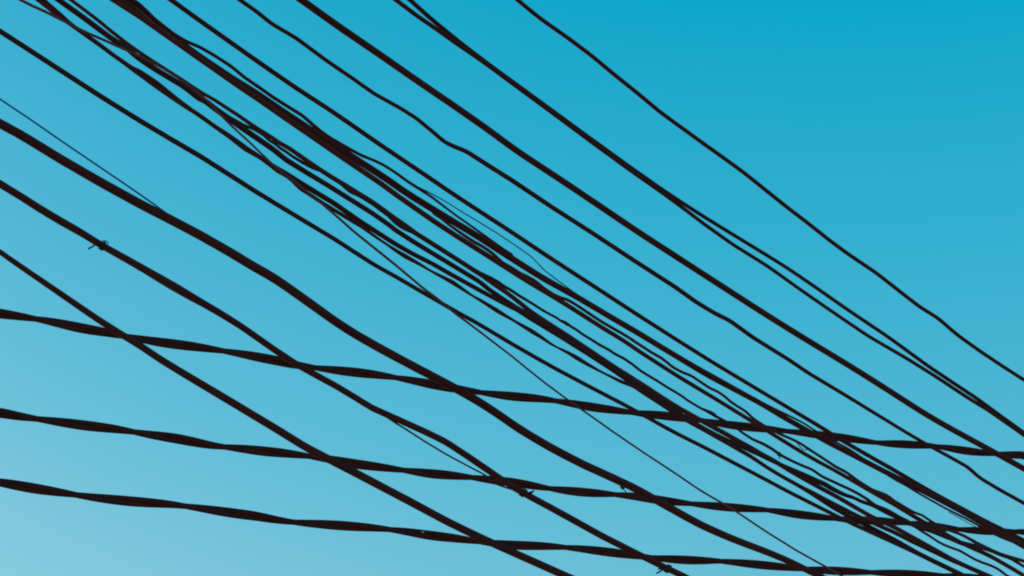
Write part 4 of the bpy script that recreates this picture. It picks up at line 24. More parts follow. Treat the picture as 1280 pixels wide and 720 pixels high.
'W10b': '-8347.6,-5361.5,6028.8,2.7 -5677.0,-2383.6,5674.5,2.7 -3674.1,-150.2,5408.8,2.7 -2338.8,1338.8,5231.7,2.7 -1671.1,2083.3,5143.1,2.7 -1337.3,2455.5,5098.8,2.7 -1170.4,2641.6,5076.7,2.7 -1165.0,2647.6,5075.7,2.7 -1159.7,2653.5,5074.7,2.7 -1154.3,2659.5,5073.7,2.7 -1149.0,2665.5,5072.6,2.7 -1143.6,2671.4,5071.3,2.7 -1138.3,2677.4,5070.1,2.7 -1132.9,2683.4,5068.8,2.7 -1127.5,2689.4,5067.5,2.7 -1122.1,2695.4,5066.2,2.7 -1116.7,2701.5,5064.9,2.7 -1111.3,2707.5,5063.7,2.7 -1105.8,2713.6,5062.4,2.7 -1100.3,2719.7,5061.2,2.7 -1094.9,2725.8,5059.9,2.7 -1089.4,2732.0,5058.7,2.7 -1083.8,2738.1,5057.4,2.7 -1078.3,2744.3,5056.2,2.7 -1072.8,2750.5,5054.9,2.7 -1067.2,2756.7,5053.6,2.7 -1061.6,2762.9,5052.3,2.7 -1056.0,2769.1,5051.1,2.8 -1050.4,2775.4,5049.8,2.8 -1044.7,2781.7,5048.8,2.8 -1039.0,2788.1,5047.8,2.8 -1033.3,2794.5,5046.8,2.8 -1027.6,2800.9,5045.8,2.8 -1021.8,2807.3,5044.8,2.8 -1016.0,2813.7,5043.8,2.8 -1010.3,2820.2,5042.8,2.8 -1004.5,2826.6,5041.6,2.8 -998.8,2833.0,5040.1,2.8 -993.1,2839.3,5038.5,2.8 -987.4,2845.7,5036.8,2.8 -981.6,2852.1,5035.2,2.8 -975.9,2858.5,5033.6,2.8 -970.1,2864.9,5031.9,2.8 -964.3,2871.4,5030.3,2.8 -958.5,2877.9,5028.7,2.8 -952.6,2884.4,5027.4,2.8 -946.7,2891.1,5026.2,2.8 -940.7,2897.7,5025.0,2.8 -934.7,2904.4,5023.8,2.8 -928.7,2911.1,5022.6,2.8 -922.7,2917.8,5021.4,2.8 -916.7,2924.5,5020.2,2.8 -910.6,2931.2,5019.0,2.9 -904.6,2938.0,5017.7,2.9 -898.5,2944.8,5016.5,2.9 -892.4,2951.6,5015.3,2.9 -886.3,2958.4,5014.0,2.9 -880.1,2965.3,5012.8,2.9 -873.9,2972.2,5011.6,2.9 -867.8,2979.1,5010.4,2.9 -861.6,2986.0,5009.2,2.9 -855.3,2992.9,5008.0,2.9 -849.1,2999.9,5006.8,2.9 -842.8,3006.9,5005.7,2.9 -836.4,3014.0,5004.8,2.9 -830.0,3021.2,5004.0,2.9 -823.6,3028.3,5003.2,2.9 -817.1,3035.5,5002.3,2.9 -810.7,3042.7,5001.5,2.9 -804.2,3050.0,5000.8,2.9 -797.6,3057.3,5000.3,2.9 -791.0,3064.7,4999.8,2.9 -784.3,3072.1,4999.3,2.9 -777.7,3079.5,4998.9,2.9 -771.0,3087.0,4998.4,3.0 -764.3,3094.4,4997.9,3.0 -757.6,3101.9,4997.3,3.0 -750.9,3109.4,4996.7,3.0 -744.1,3116.9,4996.1,3.0 -737.3,3124.5,4995.5,3.0 -730.5,3132.1,4994.9,3.0 -723.7,3139.7,4994.3,3.0 -716.9,3147.3,4993.7,3.0 -710.2,3154.8,4992.5,3.0 -703.6,3162.1,4990.8,3.0 -697.0,3169.5,4989.1,3.0 -690.3,3176.9,4987.4,3.0 -683.7,3184.3,4985.7,3.0 -677.0,3191.7,4984.0,3.0 -670.3,3199.2,4982.3,3.0 -663.6,3206.7,4980.6,3.0 -657.0,3214.1,4978.6,3.0 -650.4,3221.4,4976.3,3.0 -643.8,3228.7,4974.0,3.0 -637.2,3236.1,4971.7,3.0 -630.6,3243.5,4969.5,3.1 -624.0,3250.9,4967.2,3.1 -617.3,3258.3,4964.9,3.1 -610.5,3265.9,4962.9,3.1 -603.6,3273.6,4961.2,3.1 -596.7,3281.3,4959.5,3.1 -589.7,3289.1,4957.7,3.1 -582.8,3296.8,4956.0,3.1 -575.8,3304.6,4954.2,3.1 -568.7,3312.5,4952.7,3.1 -561.4,3320.7,4951.8,3.1 -554.0,3328.9,4951.2,3.1 -546.5,3337.2,4950.7,3.1 -539.1,3345.6,4950.1,3.1 -531.6,3353.9,4949.5,3.1 -524.1,3362.3,4948.9,3.1 -516.6,3370.7,4948.0,3.1 -509.1,3379.0,4947.1,3.1 -501.6,3387.4,4946.1,3.1 -494.1,3395.8,4945.2,3.1 -486.5,3404.2,4944.2,3.1 -478.9,3412.6,4943.2,3.1 -471.3,3421.1,4942.1,3.0 -463.8,3429.5,4940.8,3.0 -456.3,3437.9,4939.5,3.0 -448.7,3446.4,4938.2,3.0 -441.1,3454.8,4936.8,3.0 -433.5,3463.3,4935.5,2.9 -425.8,3471.9,4934.2,2.9 -418.1,3480.4,4932.8,2.9 -410.4,3489.1,4931.6,2.9 -402.6,3497.8,4930.4,2.9 -394.7,3506.5,4929.3,2.8 -386.9,3515.3,4928.2,2.8 -379.0,3524.1,4927.0,2.8 -371.1,3532.9,4925.8,2.8 -363.1,3541.8,4924.7,2.8 -355.1,3550.7,4923.5,2.7 -347.2,3559.5,4922.1,2.7 -339.4,3568.2,4920.3,2.7 -331.7,3576.9,4918.3,2.7 -323.8,3585.6,4916.4,2.7 -315.9,3594.4,4914.8,2.6 -307.9,3603.3,4913.2,2.6 -299.9,3612.3,4911.6,2.6 -291.8,3621.3,4910.0,2.6 -283.8,3630.3,4908.3,2.6 -275.7,3639.2,4906.5,2.6 -267.7,3648.2,4904.6,2.6 -259.6,3657.1,4902.7,2.6 -251.6,3666.2,4900.9,2.6 -243.4,3675.3,4899.1,2.6 -235.1,3684.5,4897.6,2.6 -226.7,3693.8,4896.1,2.6 -218.4,3703.2,4894.6,2.6 -210.0,3712.5,4893.1,2.6 -201.5,3722.0,4891.6,2.6 -193.0,3731.4,4890.2,2.6 -184.4,3741.0,4889.0,2.6 -175.7,3750.8,4888.1,2.6 -166.9,3760.6,4887.1,2.6 -158.1,3770.4,4886.1,2.6 -149.3,3780.2,4885.2,2.5 -140.4,3790.1,4884.2,2.5 -131.4,3800.1,4883.3,2.5 -122.4,3810.2,4882.5,2.5 -113.4,3820.2,4881.7,2.5 -104.3,3830.4,4880.9,2.5 -95.2,3840.5,4880.1,2.5 -86.1,3850.7,4879.2,2.5 -77.4,3860.4,4877.2,2.5 -69.1,3869.6,4874.2,2.5 -60.8,3878.8,4871.2,2.5 -52.5,3888.1,4868.3,2.4 -43.9,3897.7,4865.8,2.4 -34.4,3908.3,4865.8,2.4 -24.4,3919.5,4866.7,2.4 -14.3,3930.7,4867.8,2.4 -4.0,3942.2,4869.6,2.3 6.4,3953.8,4871.6,2.3 16.5,3965.1,4872.6,2.3 26.4,3976.1,4872.4,2.4 36.3,3987.1,4872.1,2.4 45.7,3997.7,4871.9,2.4 48.7,4001.0,4871.9,0.9',
'W11': '-8259.5,-5465.4,6129.5,5.6 -5588.9,-2487.5,5639.8,5.6 -3586.0,-254.1,5272.6,5.6 -2250.6,1234.9,5027.8,5.6 -1583.0,1979.3,4905.4,5.6 -1249.2,2351.6,4844.2,5.6 -1082.3,2537.7,4813.6,5.6 -1074.1,2546.8,4810.7,5.7 -1065.9,2555.9,4807.8,5.8 -1057.7,2565.0,4805.0,5.9 -1049.5,2574.2,4802.1,6.0 -1041.2,2583.5,4799.3,6.1 -1032.8,2592.8,4796.5,6.1 -1024.4,2602.2,4793.7,6.2 -1016.0,2611.6,4791.0,6.3 -1007.5,2621.0,4788.2,6.4 -999.0,2630.5,4785.3,6.5 -990.5,2640.0,4782.5,6.6 -982.0,2649.5,4779.6,6.7 -973.4,2659.1,4776.7,6.8 -964.7,2668.7,4773.8,6.8 -956.0,2678.4,4770.9,6.9 -947.3,2688.1,4767.9,7.0 -938.6,2697.9,4765.1,7.1 -929.8,2707.7,4762.2,7.2 -920.9,2717.6,4759.3,7.2 -912.0,2727.6,4756.5,7.3 -903.0,2737.6,4753.9,7.4 -893.9,2747.7,4751.5,7.4 -884.7,2757.9,4749.0,7.5 -875.5,2768.2,4746.6,7.6 -866.3,2778.5,4744.3,7.6 -856.9,2788.9,4742.0,7.7 -847.5,2799.4,4739.8,7.8 -838.1,2809.9,4737.5,7.9 -828.8,2820.3,4734.8,7.9 -819.4,2830.7,4731.8,8.0 -810.1,2841.2,4728.9,8.1 -800.6,2851.8,4726.0,8.1 -791.0,2862.5,4723.5,8.2 -781.3,2873.3,4721.1,8.3 -771.5,2884.2,4718.8,8.4 -761.7,2895.1,4716.5,8.4 -751.8,2906.1,4714.2,8.5 -741.9,2917.2,4712.0,8.6 -731.9,2928.4,4709.8,8.7 -721.8,2939.6,4707.6,8.7 -711.7,2950.9,4705.4,8.8 -701.5,2962.2,4703.2,8.9 -691.3,2973.6,4701.0,9.0 -681.0,2985.1,4698.7,9.0 -670.7,2996.6,4696.5,9.0 -660.4,3008.1,4694.1,9.1 -649.9,3019.7,4691.8,9.1 -639.5,3031.4,4689.4,9.2 -628.9,3043.2,4687.1,9.2 -618.4,3055.0,4684.7,9.2 -607.7,3066.8,4682.3,9.3 -597.0,3078.7,4679.9,9.3 -586.3,3090.7,4677.5,9.3 -575.5,3102.8,4675.1,9.4 -564.6,3114.9,4672.6,9.4 -553.8,3127.0,4669.9,9.5 -542.9,3139.2,4667.2,9.5 -531.9,3151.4,4664.5,9.5 -520.9,3163.6,4661.7,9.6 -509.8,3176.1,4659.2,9.6 -498.4,3188.7,4657.0,9.7 -486.9,3201.6,4655.3,9.7 -475.2,3214.6,4653.8,9.7 -463.5,3227.7,4652.3,9.8 -451.6,3240.9,4650.8,9.8 -439.7,3254.1,4649.3,9.9 -427.8,3267.5,4647.8,9.9 -415.7,3280.9,4646.3,10.0 -403.6,3294.4,4644.8,10.0 -391.4,3308.0,4643.2,10.1 -379.2,3321.6,4641.6,10.1 -366.9,3335.4,4639.9,10.1 -354.5,3349.1,4638.1,10.1 -342.1,3363.0,4636.4,10.1 -329.6,3377.0,4634.7,10.1 -317.0,3391.0,4632.9,10.1 -304.3,3405.1,4631.2,10.1 -291.6,3419.4,4629.4,10.2 -278.7,3433.7,4627.7,10.2 -265.8,3448.1,4625.9,10.2 -252.8,3462.5,4624.0,10.2 -239.8,3477.1,4622.1,10.2 -226.7,3491.6,4620.1,10.2 -213.6,3506.3,4618.1,10.2 -200.3,3521.1,4616.1,10.2 -187.0,3536.0,4614.1,10.2 -173.4,3551.1,4612.3,10.2 -159.7,3566.3,4610.8,10.3 -145.9,3581.8,4609.4,10.3 -131.9,3597.4,4608.1,10.3 -117.9,3613.0,4606.8,10.3 -103.7,3628.8,4605.5,10.3 -89.4,3644.8,4604.4,10.3 -74.9,3660.9,4603.3,10.3 -60.3,3677.2,4602.4,10.3 -45.6,3693.6,4601.4,10.4 -30.8,3710.1,4600.6,10.4 -15.8,3726.8,4599.7,10.4 -0.8,3743.6,4598.9,10.4 14.4,3760.5,4598.1,10.4 29.7,3777.6,4597.3,10.5 45.1,3794.8,4596.5,10.5 60.6,3812.1,4595.7,10.5 76.3,3829.5,4594.9,10.6 92.0,3847.1,4594.1,10.6 107.9,3864.8,4593.3,10.7 123.8,3882.5,4592.4,10.7 139.6,3900.1,4591.6,10.7 149.1,3910.7,4591.1,10.8 316.0,4096.8,4582.0,10.8 649.8,4469.0,4563.8,10.8 1317.4,5213.5,4527.3,10.8 2652.8,6702.4,4454.4,10.8 4655.7,8935.9,4345.1,10.8 7326.3,11913.8,4199.3,10.8',
'W12': '-8222.8,-5724.0,5828.1,3.3 -5552.2,-2746.1,5625.8,3.3 -3549.2,-512.7,5474.2,3.3 -2213.9,976.3,5373.0,3.3 -1546.3,1720.7,5322.5,3.3 -1212.4,2093.0,5297.2,3.3 -1045.5,2279.1,5284.5,3.3 -1040.4,2284.8,5285.2,3.3 -1035.3,2290.4,5285.8,3.3 -1030.2,2296.1,5286.4,3.3 -1025.1,2301.9,5287.2,3.3 -1019.9,2307.6,5288.1,3.3 -1014.7,2313.5,5289.1,3.3 -1009.5,2319.3,5290.3,3.3 -1004.2,2325.2,5291.3,3.3 -999.0,2331.0,5292.0,3.3 -993.8,2336.8,5292.5,3.3 -988.5,2342.6,5292.9,3.3 -983.3,2348.5,5293.4,3.2 -978.0,2354.4,5294.2,3.2 -972.6,2360.4,5295.1,3.2 -967.3,2366.3,5295.9,3.2 -962.0,2372.3,5296.3,3.2 -956.7,2378.1,5296.4,3.2 -951.4,2384.1,5296.5,3.2 -946.0,2390.1,5297.1,3.2 -940.5,2396.1,5298.0,3.2 -935.0,2402.3,5299.1,3.2 -929.5,2408.4,5300.3,3.2 -923.9,2414.7,5301.6,3.2 -918.3,2420.9,5303.0,3.2 -912.7,2427.2,5304.4,3.1 -907.1,2433.4,5305.6,3.1 -901.5,2439.7,5306.7,3.1 -895.9,2446.0,5307.8,3.1 -890.2,2452.3,5308.9,3.1 -884.5,2458.7,5310.2,3.1 -878.8,2465.0,5311.5,3.1 -873.0,2471.5,5312.8,3.1 -867.2,2477.9,5313.9,3.1 -861.5,2484.3,5314.9,3.1 -855.7,2490.7,5315.9,3.1 -849.9,2497.2,5316.9,3.1 -844.1,2503.7,5317.7,3.0 -838.3,2510.1,5318.5,3.0 -832.5,2516.6,5319.3,3.0 -826.7,2523.1,5319.9,3.0 -820.8,2529.6,5320.5,3.0 -815.0,2536.1,5320.9,3.0 -809.1,2542.7,5321.4,3.0 -803.3,2549.2,5321.7,3.0 -797.5,2555.7,5321.7,3.0 -791.7,2562.1,5321.5,3.0 -785.9,2568.6,5321.1,3.0 -780.2,2575.0,5320.5,2.9 -774.5,2581.3,5319.7,2.9 -768.8,2587.7,5318.7,2.9 -763.1,2594.0,5317.7,2.9 -757.4,2600.4,5316.6,2.9 -751.7,2606.7,5315.3,2.9 -746.1,2613.0,5313.9,2.9 -740.4,2619.3,5312.5,2.9 -734.8,2625.5,5310.8,2.9 -729.4,2631.6,5308.7,2.9 -724.0,2637.6,5306.2,2.9 -718.7,2643.5,5303.4,2.8 -713.5,2649.3,5300.4,2.8 -708.4,2655.0,5297.0,2.8 -703.3,2660.7,5293.6,2.8 -698.1,2666.5,5290.3,2.8 -692.9,2672.3,5287.2,2.8 -687.6,2678.2,5284.2,2.8 -682.3,2684.1,5281.2,2.8 -676.9,2690.1,5278.3,2.8 -671.5,2696.1,5275.5,2.8 -666.1,2702.2,5272.7,2.8 -660.6,2708.3,5270.0,2.8 -655.1,2714.4,5267.4,2.7 -649.5,2720.7,5264.9,2.7 -643.9,2726.9,5262.5,2.7 -638.3,2733.2,5260.0,2.7 -632.7,2739.4,5257.5,2.7 -627.1,2745.6,5254.8,2.7 -621.6,2751.8,5252.0,2.7 -616.0,2758.0,5249.1,2.7 -610.5,2764.2,5246.3,2.7 -604.9,2770.4,5243.4,2.7 -599.4,2776.6,5240.5,2.6 -593.8,2782.8,5237.7,2.7 -588.1,2789.1,5234.9,2.7 -582.4,2795.5,5232.3,2.7 -576.6,2802.0,5229.9,2.7 -570.7,2808.6,5227.8,2.7 -564.7,2815.3,5225.9,2.8 -558.6,2822.1,5224.1,2.8 -552.5,2828.9,5222.4,2.8 -546.2,2835.8,5220.9,2.8 -540.0,2842.8,5219.5,2.8 -533.7,2849.8,5218.0,2.9 -527.5,2856.7,5216.3,2.9 -521.4,2863.5,5214.3,2.9 -515.3,2870.3,5212.2,2.9 -509.2,2877.2,5210.1,2.9 -503.0,2884.0,5208.1,3.0 -496.8,2891.0,5206.1,3.0 -490.6,2897.9,5204.1,3.0 -484.3,2904.8,5202.1,3.0 -478.1,2911.8,5200.0,3.0 -471.9,2918.7,5197.8,3.0 -465.7,2925.6,5195.6,3.1 -459.5,2932.5,5193.3,3.1 -453.3,2939.4,5191.0,3.1 -447.1,2946.4,5188.6,3.1 -440.9,2953.3,5186.2,3.1 -434.6,2960.2,5183.8,3.2 -428.4,2967.2,5181.2,3.2 -422.2,2974.1,5178.6,3.2 -416.1,2981.0,5176.0,3.2 -409.8,2987.9,5173.3,3.2 -403.6,2994.9,5170.8,3.3 -397.2,3002.0,5168.5,3.3 -390.7,3009.3,5166.4,3.3 -384.1,3016.6,5164.3,3.3 -377.6,3023.9,5162.3,3.3 -371.0,3031.2,5160.2,3.4 -364.5,3038.5,5158.1,3.4 -357.9,3045.9,5156.0,3.4 -351.2,3053.3,5153.9,3.4 -344.6,3060.7,5151.8,3.4 -337.9,3068.1,5149.7,3.4 -331.2,3075.6,5147.7,3.4 -324.5,3083.1,5145.6,3.4 -317.8,3090.6,5143.5,3.4 -311.0,3098.1,5141.4,3.4 -304.2,3105.7,5139.3,3.4 -297.5,3113.2,5137.1,3.4 -290.7,3120.7,5134.8,3.4 -284.0,3128.2,5132.4,3.4 -277.3,3135.7,5130.0,3.4 -270.6,3143.2,5127.5,3.4 -263.8,3150.7,5125.1,3.4 -257.0,3158.3,5122.6,3.3 -250.2,3165.9,5120.2,3.3 -243.4,3173.5,5117.7,3.3 -236.5,3181.2,5115.4,3.3 -229.5,3189.0,5113.3,3.3 -222.3,3197.0,5111.4,3.3 -215.2,3205.0,5109.6,3.3 -207.9,3213.1,5107.8,3.3 -200.7,3221.1,5106.0,3.3 -193.5,3229.2,5104.1,3.3 -186.3,3237.2,5101.9,3.3 -179.2,3245.1,5099.6,3.3 -172.1,3253.0,5097.2,3.3 -165.0,3260.9,5094.8,3.3 -157.8,3268.9,5092.4,3.3 -150.6,3276.9,5090.1,3.3 -143.3,3285.1,5088.1,3.2 -135.8,3293.5,5086.3,3.2 -128.3,3301.8,5084.5,3.2 -120.8,3310.2,5082.7,3.2 -113.2,3318.7,5080.8,3.1 -105.6,3327.1,5079.0,3.1 -98.1,3335.6,5077.1,3.1 -90.5,3344.0,5075.2,3.1 -82.9,3352.5,5073.2,3.1 -75.3,3360.9,5071.1,3.0 -67.7,3369.4,5069.0,3.0 -60.1,3377.9,5067.0,3.0 -52.4,3386.5,5064.9,3.0 -44.7,3395.0,5062.8,2.9 -37.0,3403.6,5060.7,2.9 -29.3,3412.3,5058.7,2.9 -21.5,3420.9,5056.6,2.9 -13.7,3429.6,5054.5,2.8 -5.9,3438.3,5052.3,2.8 1.9,3447.0,5050.1,2.8 9.6,3455.6,5047.7,2.8 17.3,3464.2,5045.2,2.8 25.1,3472.9,5042.7,2.8 32.8,3481.5,5040.2,2.8 40.6,3490.2,5037.7,2.8 48.4,3498.9,5035.2,2.8 56.3,3507.7,5032.7,2.8 64.2,3516.5,5030.2,2.8 72.1,3525.3,5027.7,2.8 80.0,3534.1,5025.2,2.8 88.1,3543.2,5023.0,2.8 96.3,3552.3,5020.9,2.9 104.6,3561.6,5018.9,2.9 112.9,3570.8,5016.9,2.9 121.3,3580.1,5014.9,2.9 129.6,3589.4,5012.8,2.9 138.0,3598.8,5010.8,2.9 146.4,3608.2,5008.7,2.9 154.9,3617.6,5006.7,2.9 163.5,3627.2,5004.8,2.9 172.1,3636.9,5003.1,2.9 180.9,3646.6,5001.3,2.9 189.6,3656.3,4999.6,2.9 198.4,3666.1,4997.9,2.9 207.2,3676.0,4996.1,2.9 216.1,3685.8,4994.4,2.9 225.0,3695.7,4992.6,2.9 233.8,3705.7,4990.8,2.9 242.8,3715.6,4988.9,2.9 251.7,3725.6,4987.1,2.9 260.7,3735.6,4985.2,3.0 269.7,3745.6,4983.3,3.0 278.7,3755.7,4981.4,3.0 287.8,3765.8,4979.5,3.0 296.9,3776.0,4977.7,3.0 306.2,3786.3,4976.0,3.0 315.5,3796.7,4974.4,3.0 324.8,3807.1,4972.7,3.0 334.2,3817.6,4971.0,3.0 343.6,3828.1,4969.4,3.0 353.1,3838.6,4967.7,3.0 362.6,3849.2,4966.0,3.0 372.1,3859.9,4964.3,3.0 381.7,3870.6,4962.7,3.0 391.4,3881.4,4961.1,3.0 401.2,3892.2,4959.6,3.0 411.0,3903.2,4958.1,3.0 420.8,3914.1,4956.5,3.1 430.7,3925.1,4955.0,3.1 440.6,3936.2,4953.5,3.1 450.6,3947.3,4952.0,3.1 460.6,3958.5,4950.4,3.1 470.6,3969.7,4948.9,3.1 480.7,3980.9,4947.3,3.1 490.8,3992.1,4945.7,3.1 500.9,4003.4,4944.0,3.1 511.0,4014.7,4942.2,3.1 521.1,4026.0,4940.5,3.1 531.3,4037.4,4938.7,3.1 541.6,4048.8,4937.0,3.1 551.8,4060.2,4935.2,3.1 562.2,4071.8,4933.4,3.1 572.5,4083.3,4931.7,3.1 583.0,4095.0,4930.1,3.2 593.8,4107.0,4928.8,3.2 604.8,4119.3,4927.8,3.2 615.9,4131.6,4927.0,3.2 627.0,4144.1,4926.1,3.2 638.2,4156.5,4925.3,3.2 649.5,4169.1,4924.4,3.2 660.8,4181.7,4923.6,3.2 672.1,4194.4,4922.7,3.2 683.5,4207.1,4921.8,3.2 694.9,4219.7,4920.7,3.2 706.0,4232.2,4919.3,3.2 717.1,4244.5,4917.6,3.2 728.2,4256.9,4915.8,3.2 739.3,4269.3,4914.0,3.3 750.5,4281.7,4912.2,3.3 761.7,4294.3,4910.4,3.3 773.0,4306.8,4908.6,3.3 784.3,4319.5,4906.8,3.3 795.7,4332.1,4905.0,3.3 807.1,4344.9,4903.1,3.3 818.6,4357.7,4901.3,3.3 830.2,4370.6,4899.5,3.3 841.9,4383.7,4898.0,3.3 853.8,4397.0,4896.5,3.3 865.8,4410.3,4895.1,3.3 877.8,4423.7,4893.7,3.3 889.9,4437.2,4892.3,3.4 902.0,4450.7,4890.8,3.4 914.2,4464.3,4889.4,3.4 926.5,4478.0,4888.0,3.4 938.8,4491.8,4886.6,3.4 951.4,4505.8,4885.4,3.4 964.2,4520.0,4884.5,3.4 977.1,4534.5,4883.7,3.4 990.2,4549.0,4883.0,3.4 1003.3,4563.6,4882.3,3.4 1016.5,4578.3,4881.6,3.4 1029.7,4593.1,4880.8,3.4 1043.0,4608.0,4880.1,3.5 1056.4,4622.9,4879.4,3.5 1069.8,4637.8,4878.6,3.5 1083.2,4652.8,4877.6,3.5 1096.6,4667.7,4876.6,3.5 1109.8,4682.4,4875.5,3.5 1118.5,4692.1,4874.9,3.5 1285.4,4878.3,4860.9,3.5 1619.3,5250.5,4832.8,3.5 2286.9,5995.0,4776.8,3.5 3622.2,7483.9,4664.7,3.5 5625.2,9717.3,4496.6,3.5 8295.8,12695.2,4272.5,3.5',
